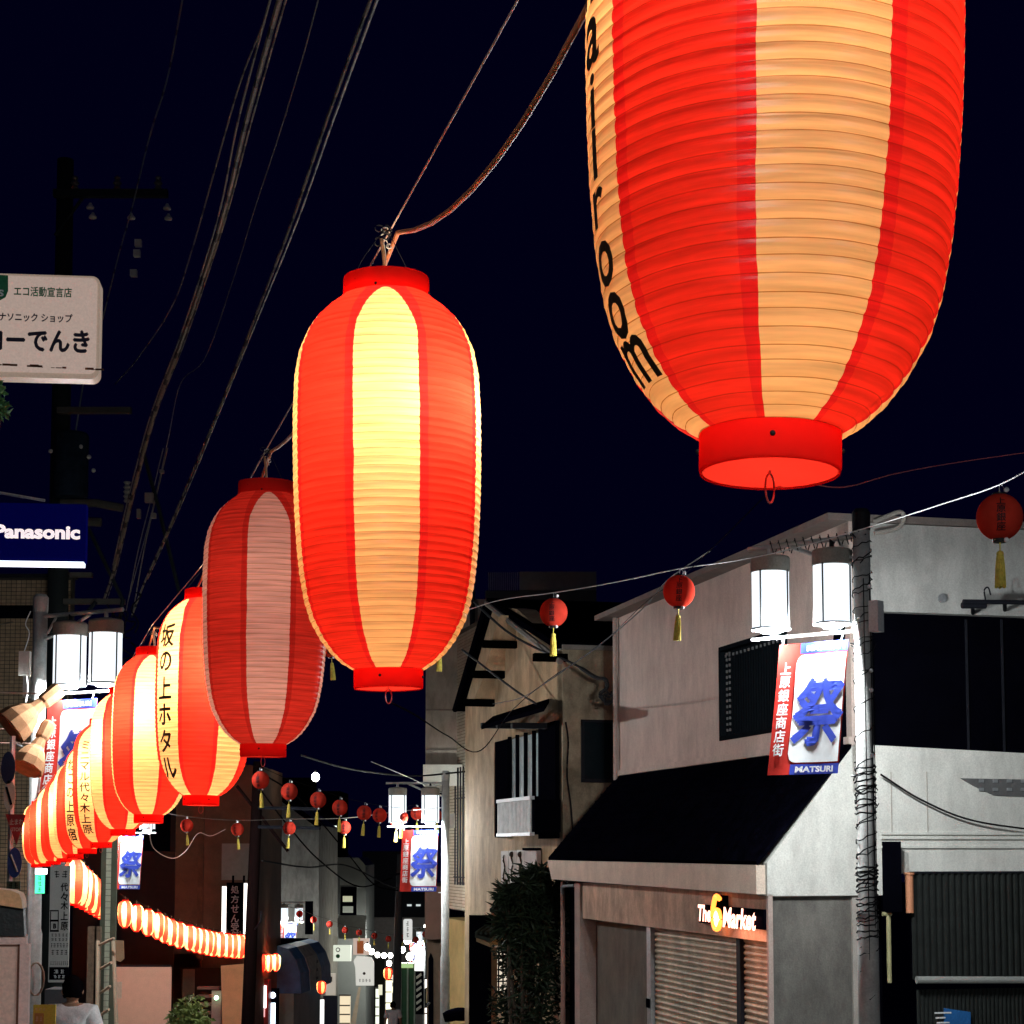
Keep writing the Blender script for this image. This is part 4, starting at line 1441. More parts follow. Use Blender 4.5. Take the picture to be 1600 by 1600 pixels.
# window: panes, bars, shutters, balcony railing
wd = build("window", MB().box(HF, HF.px(842, 1200)[0], HF.px(797, 1200)[0], HF.px(820, 1246)[1], HF.px(820, 1150)[1], -.02, .0), mat("lit_frosted_glass", (0.50, 0.58, 0.58), 0.3, 0.3, 3, spec=0.5), hs)
for k, px in enumerate((799, 811, 824, 837)):
    a = HF.px(px, 1200)[0]
    build("mullion", MB().box(HF, a - .03, a + .03, HF.px(820, 1252)[1], HF.px(820, 1146)[1], .002, .05), M_BLACK, wd)
for x0, x1, y0, y1 in ((872, 845, 1126, 1310), (796, 777, 1155, 1308)):
    s = MB().box(HF, HF.px(x0, 1200, .05)[0], HF.px(x1, 1200, .05)[0], HF.px(x0, y1, .05)[1], HF.px(x0, y0, .05)[1], .03, .09)
    build("shutter", s, M_BLACK, hs)
ba = thing("balcony_box", "pale ribbed balcony railing under the stucco house window", "railing", HF.W(HF.px(803, 1300)[0], HF.px(803, 1303, .4)[1], .4))
a0, zb0 = HF.px(829, 1300, .45); a1, zb1 = HF.px(778, 1302, .45)
ztb = HF.px(829, 1246, .45)[1]
k = 0
u = a0
while u < a1 - .02:
    build("slat", MB().box(HF, u + .006, u + .066, zb0, ztb - .03, .43, .45), mat("pale_railing", (0.45, 0.47, 0.45), 0.6, 0.25, 8), ba)
    u += .08
build("top_rail", MB().box(HF, a0 - .03, a1 + .03, ztb - .028, ztb + .02, .40, .47), M_WHITE, ba)
build("bottom_rail", MB().box(HF, a0 - .03, a1 + .03, zb0 - .05, zb0 - .003, .40, .47), M_WHITE, ba)
build("end_panel", MB().box(HF, a0 - .04, a0 - .0, zb0, ztb - .03, .03, .40), M_BLACK, ba)
# side window
wa_, wzb_ = HS.px(912, 1217); wb_, wzt_ = HS.px(968, 1129)
wn = build("window", MB().box(HS, wa_, wb_, wzb_, wzt_, -.001, .02), mat("dark_glass", (0.006, 0.012, 0.016), 0.15, spec=0.3), hs)
f_ = MB()
for r_ in ((wa_ - .04, wb_, wzb_ - .05, wzb_), (wa_ - .04, wb_, wzt_, wzt_ + .03), (wa_ - .04, wa_, wzb_ + .001, wzt_ - .001), (wb_ - .12, wb_ - .09, wzb_ + .001, wzt_ - .001)):
    f_.box(HS, *r_, .0, .05)
build("frame", f_, M_DARKMETAL, wn)
build("handle", MB().box(HS, wb_ - .06, wb_ - .045, HS.px(963, 1178)[1], HS.px(963, 1160)[1], .05, .07), M_WHITE, wn)
# wires and fittings fixed to the house
cab = [HS.W(*HS.px(884, 1128, .05), .05), HS.W(*HS.px(888, 1160, .05), .05), HS.W(*HS.px(886, 1210, .05), .05), HS.W(*HS.px(892, 1260, .05), .05), HS.W(*HS.px(898, 1340, .05), .05)]
tag(build("wall_cable", MB().tube(smooth_path(cab, 6), .012, 6), M_WIRE_DARK), "thin dark cable running down the corner of the stucco house", "cable")
drop = [at(740, 940, 26.5), at(790, 985, 26.2), at(838, 1013, 25.8), at(880, 1030, 24.9), at(905, 1042, 24.7), at(930, 1058, 24.6), at(946, 1062, 24.5), at(948, 1075, 24.5), at(938, 1084, 24.5), at(942, 1094, 24.5), at(955, 1098, 24.5), at(958, 1086, 24.5)]
tag(build("service_cable", MB().tube(smooth_path(drop, 6), [.018 + .012 * (1 if 24 < i < 52 else 0) for i in range(67)][:len(smooth_path(drop, 6))], 6), M_RUBBER), "thick black service cable ending in a curl above the house's side window", "cable")
kn = MB()
for k in range(5):
    c0 = at(945 + k * 2, 1084 + (k % 3) * 6, 24.45)
    kn.tube([c0 + Vector((.05 * cos(i + k), 0.02 * sin(i * 2), .05 * sin(i + k))) for i in range(5)], .014, 5)
tag(build("cable_anchor", kn, M_RUBBER), "knotted black insulator bundle on the stucco house's side wall", "insulator")
ds = [at(722, 1015, 27), at(800, 1075, 26), at(838, 1100, 25.3)]
tag(build("service_cable", MB().tube(smooth_path(ds, 6), .016, 6), M_RUBBER), "black cable slanting down to the canopy of the stucco house", "cable")
up_c = [at(770, 1100, 24), at(815, 1090, 22), at(860, 1062, 20), at(920, 1020, 18.5), at(965, 985, 17.5), at(1010, 945, 16), at(1045, 905, 15), at(1110, 860, 13.5)]
tag(build("service_cable", MB().tube(smooth_path(up_c, 6), .006, 6), M_RUBBER), "black wire rising from the stucco house to the second red ball", "cable")

# picture signs on the house
ps = thing("picture_sign", "row of small painted panels fixed on the stucco house wall", "sign", HF.W(HF.px(805, 1385)[0], HF.px(805, 1385)[1], .1))
for k, (x0, x1, y0, y1) in enumerate(((777, 788, 1330, 1386), (789, 801, 1329, 1386), (802, 814, 1328, 1388))):
    a, z0 = HF.px(x0, y1, .12); b2, z1 = HF.px(x1, y0, .12)
    build("panel", MB().box(HF, a, b2, z0, z1, .02 + k * .002, .06 + k * .002), mat("sign_cream", (0.50, 0.42, 0.36), 0.7), ps)
    tx = MB()
    um, zm = (a + b2) / 2, (z0 + z1) / 2
    zz = [(um + .05 * sin(i * 1.1 + k), zm + .22 - .045 * i) for i in range(10)]
    tx.tube([HF.W(x, y, .068 + k * .002) for x, y in zz], [.006 + .012 * abs(sin(i)) for i in range(10)], 5)
    if k:
        tx.ball(HF.W(um, zm + .22, .07), .045, 8, 6)
    build("painted_figure", tx, M_INK, ps)
a, z0 = HF.px(815, 1372, .12); b2, z1 = HF.px(835, 1329, .12)
build("panel", MB().box(HF, a, b2, z0, z1, .02, .09), mat("sign_pinkgrey", (0.38, 0.29, 0.26), 0.7), ps)
build("top_edge", MB().box(HF, a, b2, z1 + .002, z1 + .04, .02, .11), M_BLACK, ps)

# little tiled gate roofs and gate below
gt = thing("garden_gate", "small dark gate with two little tiled roofs in front of the stucco house", "gate", at(765, 1550, 27.5))
def little_roof(pts, Y, dpt, m, nm, parent):
    fr = front(Y)
    q = [fr.W(*fr.px(*p_), 0) for p_ in pts]
    back = [v + Vector((0, dpt, .0)) for v in q]
    mb = MB(); mb.hexa(q, back)
    return build(nm, mb, m, parent)
M_TILE = mat("dark_green_roof_tile", (0.035, 0.045, 0.035), 0.5, 0.3, 12)
M_SOF = mat("eave_yellow", (0.42, 0.30, 0.17), 0.8)
fr = front(27.0)
def slope(p0, p1, p2, p3, Y0, Y1, t, m, nm):
    q = [at(*p0, Y0), at(*p1, Y0), at(*p2, Y1), at(*p3, Y1)]
    build(nm, MB().hexa(q, [v + Vector((0, 0, t)) for v in q]), m, gt)
slope((742, 1465), (766, 1472), (800, 1452), (770, 1445), 26.6, 27.4, .05, M_TILE, "lower_roof")
slope((744, 1471), (766, 1480), (800, 1470), (790, 1462), 26.62, 27.3, .06, M_SOF, "lower_eave")
slope((765, 1425), (796, 1436), (830, 1410), (790, 1408), 26.8, 27.8, .05, M_TILE, "upper_roof")
slope((767, 1432), (796, 1443), (830, 1440), (800, 1430), 26.82, 27.6, .07, M_SOF, "upper_eave")
for i in range(7):
    a = at(744 + i * 7.5, 1464 - i * .2 + i * .6, 26.58); b2 = at(772 + i * 5, 1444 + i * 1.1, 27.38)
    build("roof_tile", MB().tube([a + Vector((0, 0, .06)), b2 + Vector((0, 0, .06))], .022, 6), M_TILE, gt)
build("gate_wall", MB().box(front(27.1), at(733, 1500, 27.1).x, at(768, 1500, 27.1).x, -2.6, at(750, 1430, 27.1).z, -.1, .1), M_BLACK, gt)
build("gate_post", MB().box(front(27.0), at(768, 1500, 27).x, at(777, 1500, 27).x, -2.6, at(770, 1480, 27).z, -.05, .1), mat("timber_brown", (0.20, 0.11, 0.05), 0.8), gt)
lp = thing("porch_light", "small pair of warm porch bulbs under the upper gate roof", "lamp", at(802, 1455, 26.9))
lb = MB().ball(at(799, 1453, 26.9), .035, 8, 6)
build("bulb", lb, glow("porch_bulb", (1, .6, .3), 6), lp)
build("bulb", MB().ball(at(806, 1457, 26.9), .035, 8, 6), glow("porch_bulb", (1, .6, .3), 6), lp)
# lattice window beyond the gate
lw = thing("lattice_window", "bright window with dark lattice behind the garden plants", "window", at(788, 1550, 28.0))
build("pane", MB().box(front(28.2), at(771, 1500, 28.2).x, at(803, 1500, 28.2).x, at(780, 1552, 28.2).z, at(780, 1485, 28.2).z, -.02, 0), glow("window_warm_white", (.95, .82, .65), .55), lw)
for k in range(5):
    x = at(772 + k * 7, 1500, 28.1).x
    build("bar", MB().box(front(28.1), x - .012, x + .012, at(780, 1552, 28.1).z, at(780, 1485, 28.1).z, -.02, .02), M_BLACK, lw)
for k in range(8):
    z = at(780, 1488 + k * 9, 28.1).z
    build("bar", MB().box(front(28.1), at(771, 1500, 28.1).x, at(803, 1500, 28.1).x, z - .01, z + .01, .021, .05), M_BLACK, lw)

# ---------------------------------------------------------------- plants
def leaf_mass(rn, blobs, n, ln, wd):
    mb = MB()
    for _ in range(n):
        c, r = rn.choice(blobs)
        d = Vector((rn.gauss(0, 1), rn.gauss(0, 1), rn.gauss(0, 1))).normalized() * r * rn.random() ** .45
        p = Vector(c) + Vector((d.x, d.y, d.z * 1.25))
        a = Vector((rn.uniform(-1, 1), rn.uniform(-1, 1), rn.uniform(-.9, .5))).normalized()
        s = a.cross(Vector((rn.uniform(-1, 1), rn.uniform(-1, 1), rn.uniform(-1, 1)))).normalized()
        L_ = ln * rn.uniform(.6, 1.3)
        w = wd * rn.uniform(.7, 1.2)
        nrm = a.cross(s) * L_ * .12
        mb.add([p, p + a * L_ * .45 + s * w - nrm, p + a * L_, p + a * L_ * .45 - s * w - nrm], [(0, 1, 2), (0, 2, 3)])
    return mb


M_LEAF = mat("dark_leaf", (0.016, 0.026, 0.012), 0.6, 0.6, 5, spec=0.2)
M_BARK = mat("bark", (0.07, 0.05, 0.035), 0.9)


def shrub(base, blobs, n, ln, wd, lab, cat="shrub", seed=1, m=None, name="leafy_shrub"):
    rn = random.Random(seed)
    root = thing(name, lab, cat, base)
    tr = MB()
    for c, r in blobs:
        c = Vector(c); mid = (Vector(base) + c) / 2 + Vector((rn.uniform(-.1, .1), rn.uniform(-.1, .1), 0))
        tr.tube(smooth_path([Vector(base), mid, c], 5), [.035 - .0022 * i for i in range(11)], 6)
    build("stem", tr, M_BARK, root)
    build("foliage", leaf_mass(rn, blobs, n, ln, wd), m or M_LEAF, root, kind="stuff")
    return root


Bp = lambda px, py, Y, r: (at(px, py, Y), r)
shrub((at(820, 1500, 24.6).x, 24.6, gz(24.6)), [Bp(822, 1388, 24.6, .24), Bp(845, 1395, 24.8, .28), Bp(805, 1405, 24.6, .22), Bp(860, 1410, 24.8, .22), Bp(828, 1430, 24.7, .36), Bp(850, 1450, 24.7, .34),
      Bp(835, 1490, 24.6, .42), Bp(850, 1540, 24.6, .40), Bp(830, 1590, 24.6, .42), Bp(815, 1455, 24.5, .26), Bp(795, 1400, 24.5, .12), Bp(872, 1396, 24.7, .14), Bp(838, 1368, 24.6, .13), Bp(790, 1440, 24.5, .12)], 4300, .21, .017,
      "tall dark bushy tree in front of the stucco house", "tree", 2, name="bushy_tree")
shrub((at(790, 1500, 25.6).x, 25.6, gz(25.6)), [Bp(800, 1480, 25.6, .26), Bp(795, 1570, 25.6, .28), Bp(815, 1510, 25.6, .3)], 1500, .10, .02, "lower dark shrub between the bushy tree and the garden gate", seed=3)
shrub((at(292, 1600, 33).x, 33, gz(33)), [Bp(280, 1590, 33, .22), Bp(300, 1580, 33, .26), Bp(312, 1600, 33, .2), Bp(290, 1610, 33, .3)], 900, .12, .03,
      "yellow green potted plant by the dark entrance", "plant", 4, mat("yellowgreen_leaf", (0.16, 0.20, 0.05), 0.6, 0.4, 8), name="potted_plant")
shrub((at(-60, 700, 12).x, 12, gz(12)), [Bp(-8, 610, 12.0, .10), Bp(-25, 625, 12, .14), Bp(0, 640, 12, .05)], 260, .06, .018,
      "sprig of green leaves just under the cream electrical shop sign", "tree", 6, mat("sprig_leaf", (0.08, 0.20, 0.07), 0.5), name="garden_tree")

# ---------------------------------------------------------------- cream tiled building and the tall plain building
TO = at(770, 1330, 33.0)
TF = Fr((TO.x, TO.y), DU, True)
M_T = [mat("tile_cream", (0.42, 0.37, 0.27), 0.4, 0.12, 5, 0.05), mat("tile_cream_b", (0.38, 0.33, 0.24), 0.4, 0.12, 5, 0.05)]
tb = thing("tiled_building", "cream tiled building with barred windows behind the mid-street lamp post", "building", (TO.x, TO.y, gz(33)))
zt_ = TF.px(765, 960)[1]; zb_t = TF.px(768, 1430)[1]
ulen = TF.px(699, 1330)[0]
bw = MB().box(TF, 0, ulen, zb_t, zt_, -3, 0)
build("wall", bw, mat("tile_mortar", (0.12, 0.10, 0.08), 0.9), tb)
w_a, w_zt = TF.px(742, 1245); w_b, w_zb = TF.px(716, 1378)
hol = [(w_a - .02, w_b + .02, w_zb - .02, w_zt + .02)]
tiles("tile", TF, [(0.0, ulen, zb_t + .01, zt_ - .02)], .20, .062, .006, .002, M_T, tb, holes=hol)
build("corner_band", MB().box(TF, -.35, -.002, zb_t - 3.0, zt_, -3, .02), mat("pale_green_render", (0.46, 0.47, 0.38), 0.8), tb)
wn = build("window", MB().box(TF, w_a, w_b, w_zb, w_zt, .001, .012), mat("window_warm_dim", (0.30, 0.26, 0.16), 0.4), tb)
for k in range(6):
    u = w_a + (w_b - w_a) * (k + .5) / 6
    build("bar", MB().tube([TF.W(u, w_zb - .05, .09), TF.W(u, w_zt + .6, .09)], .018, 5), M_DARKMETAL, wn)
for z in (w_zb + .1, w_zt):
    build("rail", MB().tube([TF.W(w_a, z, .09), TF.W(w_b, z, .09)], .014, 5), M_DARKMETAL, wn)
a, z1 = TF.px(763, 1320); 
build("window", MB().box(TF, TF.px(766, 1350)[0], TF.px(745, 1350)[0], TF.px(750, 1348)[1], TF.px(750, 1318)[1], .012, .03), mat("frosted_pane", (0.50, 0.50, 0.42), 0.5), tb)
for k in range(3):
    u = TF.px(764 - k * 6, 1350)[0]
    build("bar", MB().tube([TF.W(u, TF.px(750, 1352)[1], .07), TF.W(u, TF.px(750, 1318)[1], .07)], .016, 5), M_DARKMETAL, tb)
# rounded underside and ground floor
cv = MB()
prf = [(0, 0), (-.25, .02), (-.45, .10), (-.55, .25), (-.58, .5)]
for i in range(4):
    (n0_, d0), (n1_, d1) = prf[i], prf[i + 1]
    cv.hexa([TF.W(0, zb_t - d0, n0_), TF.W(ulen, zb_t - d0, n0_), TF.W(ulen, zb_t - d1, n1_), TF.W(0, zb_t - d1, n1_)],
            [TF.W(0, zb_t - d0 + .1, n0_ - .1), TF.W(ulen, zb_t - d0 + .1, n0_ - .1), TF.W(ulen, zb_t - d1 + .1, n1_ - .1), TF.W(0, zb_t - d1 + .1, n1_ - .1)])
build("soffit", cv, mat("soffit_pink", (0.40, 0.27, 0.20), 0.8), tb)
build("ground_wall", MB().box(TF, 0, ulen + 3.4, gz(40) - .4, zb_t - .3, -1.2, -.6), mat("yellow_plaster", (0.62, 0.46, 0.19), 0.8, 0.15, 2), tb)
build("dark_disc", MB().add([TF.W(.8 + .35 * cos(a_ * pi / 10), TF.px(735, 1525)[1] + .35 * sin(a_ * pi / 10), -.59 + q_ * .04) for q_ in (0, 1) for a_ in range(20)],
      [tuple(range(20, 40))] + [(i, (i + 1) % 20, 20 + (i + 1) % 20, 20 + i) for i in range(20)]), M_DARKMETAL, tb)
wl = thing("wall_lamp", "warm light strip on the yellow ground floor wall", "lamp", TF.W(1.9, gz(36), -.5))
build("diffuser", MB().box(TF, 1.85, 1.93, TF.px(728, 1500)[1], TF.px(728, 1480)[1], -.59, -.52), glow("warm_tube", (1, .85, .5), 30), wl)

PF = front(36.0)
pb_ = thing("plain_building", "tall plain pale building rising behind the second big lantern", "building", at(700, 1330, 36))
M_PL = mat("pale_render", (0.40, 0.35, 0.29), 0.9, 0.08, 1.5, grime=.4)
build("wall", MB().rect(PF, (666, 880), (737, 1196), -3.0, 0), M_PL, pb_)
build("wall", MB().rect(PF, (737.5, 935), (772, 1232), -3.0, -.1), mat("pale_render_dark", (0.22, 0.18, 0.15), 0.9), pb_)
build("bay", MB().rect(PF, (663, 1196.5), (736, 1229), -3.0, .5), mat("pale_bay_paint", (0.55, 0.55, 0.47), 0.8, 0.06), pb_)
build("down_pipe", MB().tube([PF.W(*PF.px(738, 885), .05), PF.W(*PF.px(738, 1196), .05)], .05, 8), M_DARKMETAL, pb_)
for py in (1108, 1170):
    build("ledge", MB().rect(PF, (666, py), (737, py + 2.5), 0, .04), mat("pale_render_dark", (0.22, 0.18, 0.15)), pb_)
tr = thing("cable_bracket_cluster", "cluster of black brackets and insulators on the edge of the plain building", "bracket", at(755, 1215, 32.3))
rn = random.Random(8)
for k in range(11):
    p = at(750 + rn.uniform(-3, 14), 1130 + k * 11, 32.3)
    build("clamp", MB().tube(smooth_path([p, p + Vector((rn.uniform(-.1, .12), 0, rn.uniform(-.1, .1))), p + Vector((rn.uniform(-.15, .15), 0, -.12))], 3), .028, 6), M_RUBBER, tr)
build("mast", MB().tube([at(757, 1100, 32.4), at(757, 1262, 32.4)], .03, 6), M_DARKMETAL, tr)
build("junction_box", MB().rect(front(32.4), (739, 1178), (757, 1200), -.1, .1), M_BLACK, tr)

# brown block and arch beyond
bbk = thing("brown_block", "plain brown building at the far end left of the mid-street post", "building", at(676, 1400, 42))
BFc = front(42)
M_BR = mat("brown_render", (0.20, 0.115, 0.085), 0.9, 0.1)
build("wall", MB().rect(BFc, (664, 1385), (690, 1468), -4, 0), M_BR, bbk)
build("lower_wall", MB().rect(BFc, (666, 1468.6), (700, 1640), -4, -.4), mat("dull_tan_wall", (0.17, 0.12, 0.08), 0.9), bbk)
build("doorway", MB().pslab(BFc, [(668, 1640), (668, 1500), (672, 1490), (676, 1500), (676, 1640)], -.4, -.37), M_BLACK, bbk)
build("notice_board", MB().rect(BFc, (684, 1518), (694, 1552), -.38, -.3), mat("brown_board", (0.22, 0.13, 0.09), 0.7), bbk)

# dark block behind the stucco house with a faint balcony
db = thing("dark_block", "very dark apartment block with faint balcony rail behind the stucco house", "building", at(850, 1100, 48))
DF = front(48)
M_NIGHT = mat("night_wall", (0.035, 0.032, 0.034), 0.9, 0.2, 2)
build("wall", MB().rect(DF, (755, 960), (960, 1300), -6, 0), M_NIGHT, db)
build("parapet", MB().rect(DF, (812, 893), (932, 922), -.2, .0), mat("night_parapet", (0.10, 0.10, 0.105), 0.9), db)
build("roof_slab", MB().rect(DF, (758, 922.6), (932, 959), -5, .0), M_NIGHT, db)
for k in range(16):
    x = 763 + k * 3.2
    build("baluster", MB().rect(DF, (x, 894), (x + 1.3, 922), -.1, .0), mat("night_parapet", (0.10, 0.10, 0.105)), db)

# ---------------------------------------------------------------- left: tiled building, signs, megaphones
LF = front(36.5)
M_LT = [mat("brown_tile", (0.33, 0.23, 0.14), 0.5, 0.15, 6, 0.05), mat("brown_tile_b", (0.28, 0.20, 0.12), 0.5, 0.15, 6, 0.05)]
lt = thing("brown_tiled_building", "brown tiled building wall at the far left behind the lamp post", "building", at(40, 1500, 36.5))
a0, zt0 = LF.px(-90, 903); a1, _ = LF.px(113, 903)
zbl = gz(36) - .3
build("wall", MB().box(LF, a0, a1, zbl, zt0, -.25, 0), mat("tile_mortar_dark", (0.035, 0.03, 0.025), 0.9), lt)
tiles("tile", LF, [(a0, a1, zbl + .02, zt0)], .10, .078, .006, .002, M_LT, lt)
build("recess_band", MB().box(LF, a0, LF.px(52, 950)[0], LF.px(30, 966)[1], LF.px(30, 946)[1], .012, .03), M_BLACK, lt)
build("coping", MB().box(LF, a0, a1 + .05, zt0 + .002, zt0 + .08, -.3, .05), M_DARKMETAL, lt)

sgn1 = thing("shop_sign", "cream rounded shop sign lettered ローでんき with a green emblem at the upper left", "sign", at(20, 590, 12))
SF = Fr((at(158, 500, 12.0).x, 12.0), (1, .10))
(su0, sz0), (su1, sz1) = SF.px(-150, 585), SF.px(157, 432)
poly = [(su0 + x, sz0 + y) for x, y in rounded(su1 - su0, sz1 - sz0, .055)]
build("sign_box", MB().slab(SF, poly, -.14, 0), mat("sign_face_cream", (0.42, 0.35, 0.30), 0.45, 0.06, 8, emit=(.55, .40, .30), estr=0.25), sgn1)  # faint emission makes up for missing front light on the box
inner = [(su0 + .012 + x, sz0 + .035 + y) for x, y in rounded(su1 - su0 - .03, sz1 - sz0 - .05, .045)]
build("sign_face", MB().slab(SF, inner, .0005, .006), mat("sign_face_pinkish", (0.46, 0.36, 0.31), 0.5, 0.08, 30, emit=(.52, .39, .33), estr=0.44), sgn1)  # emission stands in for light falling on the sign face
fs = lambda u, v: SF.W(u, v, .0075)
ink = mat("sign_navy_print", (0.012, 0.010, 0.035), 0.6)
tx = MB()
UNREAD = {"コーヒー", "喫", "茶", "店", "そ", "ば", "営", "業", "中", "出口", "祭り", "開催中", "人", "形", "町", "3466-4271", "内科 小児科", "外科 皮膚科", "診療時間 受付", "駅前通り", "診療", "1  階", "1  03"}


def strokes(mb, fn, u0, u1, v0, v1, n):
    """unreadable small print: a few short bars per character"""
    rn_ = random.Random(int(abs(u0 * 977 + v0 * 313)) + n)
    for k in range(n):
        a, b_ = u0 + (u1 - u0) * (k + .12) / n, u0 + (u1 - u0) * (k + .88) / n
        for j in range(3):
            v = v0 + (v1 - v0) * (.15 + .35 * j)
            t = (v1 - v0) * .06
            c, d_ = a + (b_ - a) * rn_.uniform(0, .3), b_ - (b_ - a) * rn_.uniform(0, .3)
            mb.add([fn(c, v - t), fn(d_, v - t), fn(d_, v + t), fn(c, v + t)], [(0, 1, 2, 3)])
        m = a + (b_ - a) * rn_.uniform(.3, .7); t = (b_ - a) * .06
        mb.add([fn(m - t, v0) , fn(m + t, v0), fn(m + t, v1), fn(m - t, v1)], [(0, 1, 2, 3)])


def px_text(mb, fr, s, x0, x1, yc, h_px, fn, bold=.03, shear=0, nrm=.0075):
    if s in UNREAD:
        (ua, za), (ub, zb2) = fr.px(x0, yc + h_px / 2, nrm), fr.px(x1, yc - h_px / 2, nrm)
        return strokes(mb, fn, ua, ub, za, zb2, len(s.replace(" ", "")))
    (ua, za), (ub, zb2) = fr.px(x0, yc, nrm), fr.px(x1, yc, nrm)
    h = abs(fr.px(x0, yc - h_px / 2, nrm)[1] - fr.px(x0, yc + h_px / 2, nrm)[1])
    put_text(mb, s, fn, (ua + ub) / 2, (za + zb2) / 2, w=abs(ub - ua), h=h, bold=bold, shear=shear)
px_text(tx, SF, "ローでんき", -22, 139, 532, 33, fs, .05)
px_text(tx, SF, "パナソニック ショップ", -14, 113, 496, 13, fs, .04)
build("lettering", tx, ink, sgn1)
tx = MB()
px_text(tx, SF, "エコ活動宣言店", 22, 112, 456, 15, fs, .03)
build("green_lettering", tx, mat("sign_green", (0.015, 0.20, 0.09), 0.6), sgn1)
gm = MB().pslab(SF, [(-26, 428), (13, 431), (13, 455), (9, 465), (0, 470), (-26, 466)], .0065, .009)
em = build("emblem", gm, mat("sign_green", (0.01, 0.12, 0.06)), sgn1)
tx = MB(); px_text(tx, SF, "S", -3, 6, 458, 11, lambda u, v: SF.W(u, v, .0105), .04)
build("emblem_letter", tx, M_WHITE, em)
rs = MB()
rn = random.Random(2)
for k in range(16):
    x = rn.uniform(-10, 150); w_ = rn.uniform(3, 14)
    a, z = SF.px(x, 571 + x * .05, 0.0075)
    rs.box(SF, a, a + w_ * .0042, z, z + rn.uniform(.004, .018), .0066, .0085)
build("rust_mark", rs, mat("rust", (0.10, 0.035, 0.015), 0.9), sgn1, kind="stuff")
pr = MB().tube([SF.W(su0 + .1, sz0 + .2, -.07), SF.W(su0 - .6, sz0 + .2, -.07)], .03, 8)
build("bracket", pr, M_STEEL, sgn1)
sgn2 = thing("shop_sign", "dark blue shop sign lettered Panasonic in white under the cream sign", "sign", at(20, 882, 12.3))
S2 = Fr((at(136, 830, 12.3).x, 12.3), (1, .10))
(bu0, bz0), (bu1, bz1) = S2.px(-120, 874), S2.px(135, 788)
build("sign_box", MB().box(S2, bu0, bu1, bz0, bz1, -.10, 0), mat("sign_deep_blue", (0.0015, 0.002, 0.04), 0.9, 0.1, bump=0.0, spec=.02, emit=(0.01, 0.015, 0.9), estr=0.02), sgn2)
tx = MB()
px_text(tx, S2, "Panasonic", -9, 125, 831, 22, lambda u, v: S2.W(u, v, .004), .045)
build("lettering", tx, mat("sign_letter_white", (0.62, 0.56, 0.55), 0.6, emit=(.8, .7, .72), estr=0.8), sgn2)  # letters glow in place of light falling on them from the front
tb_ = MB().box(S2, bu0, bu1 - .01, bz0 - .030, bz0 - .002, -.08, .012)
build("light_strip", tb_, glow("strip_white", (.85, .9, 1.0), 1.6), sgn2)
build("bracket", MB().tube([S2.W(bu0 + .1, bz0 + .2, -.05), S2.W(bu0 - .6, bz0 + .2, -.05)], .03, 8), M_STEEL, sgn2)
tag(build("sign_stay", MB().tube([at(-40, 762, 12.3), at(0, 770, 12.3), at(70, 782, 12.3)], .010, 6), M_STEEL), "thin stay cable above the dark blue sign", "cable")

# megaphone speakers
M_HORN = mat("tan_speaker_plastic", (0.30, 0.16, 0.085), 0.8, 0.2, 6, spec=.05)
def horn(c, d, s, lab):
    root = thing("horn_speaker", lab, "loudspeaker", c)
    c = Vector(c); d = Vector(d).normalized()
    build("horn", MB().tube([c, c + d * .10 * s, c + d * .16 * s, c + d * .26 * s, c + d * .36 * s, c + d * .37 * s, c + d * .30 * s], [.055 * s, .075 * s, .12 * s, .165 * s, .175 * s, .155 * s, .10 * s], 9), M_HORN, root)
    build("driver", MB().tube([c - d * .20 * s, c - d * .18 * s, c - d * .02 * s, c + d * .0 * s], [.07 * s, .075 * s, .07 * s, .06 * s], 8), M_HORN, root)
    build("bracket", MB().tube(smooth_path([c - d * .1 * s + Vector((0, 0, -.06)), c + Vector((-.16 * s, .05, -.10)), c + Vector((-.26 * s, .08, -.06))], 4), .014, 6), M_STEEL, root)
horn(at(66, 1098, 24.0), (-.62, -.35, -.60), 1.50, "upper tan horn loudspeaker clamped to the left lamp post")
horn(at(64, 1155, 23.9), (-.28, -.45, -.85), 1.3, "lower tan horn loudspeaker clamped to the left lamp post")
rails = thing("pipe_rail", "pale horizontal pipes crossing the brown tiles to the left lamp post", "pipe", at(20, 1170, 24.2))
for y0, y1, yy in ((1082, 1084, 24.2), (1121, 1128, 24.2), (1139, 1141, 24.2), (1162, 1162, 24.2)):
    build("pipe", MB().tube([at(-60, y0 - 2, yy), at(62, y1, yy)], .012, 6), mat("pinkish_pipe_b", (0.50, 0.33, 0.26), 0.5), rails)
bxw = thing("junction_box", "crumpled white box hanging on the left side of the lamp post", "box", at(38, 1056, 24.35))
build("case", MB().rect(front(24.35), (31, 1018), (47, 1056), -.05, .05), mat("old_white_plastic", (0.50, 0.50, 0.46), 0.6), bxw)
build("cord", MB().tube(smooth_path([at(38, 1018, 24.35), at(46, 990, 24.35), at(40, 975, 24.35), at(48, 955, 24.35)], 4), .008, 5), M_WHITE, bxw)
build("cord", MB().tube(smooth_path([at(42, 1056, 24.35), at(43, 1080, 24.35), at(40, 1098, 24.35)], 4), .010, 5), M_WHITE, bxw)
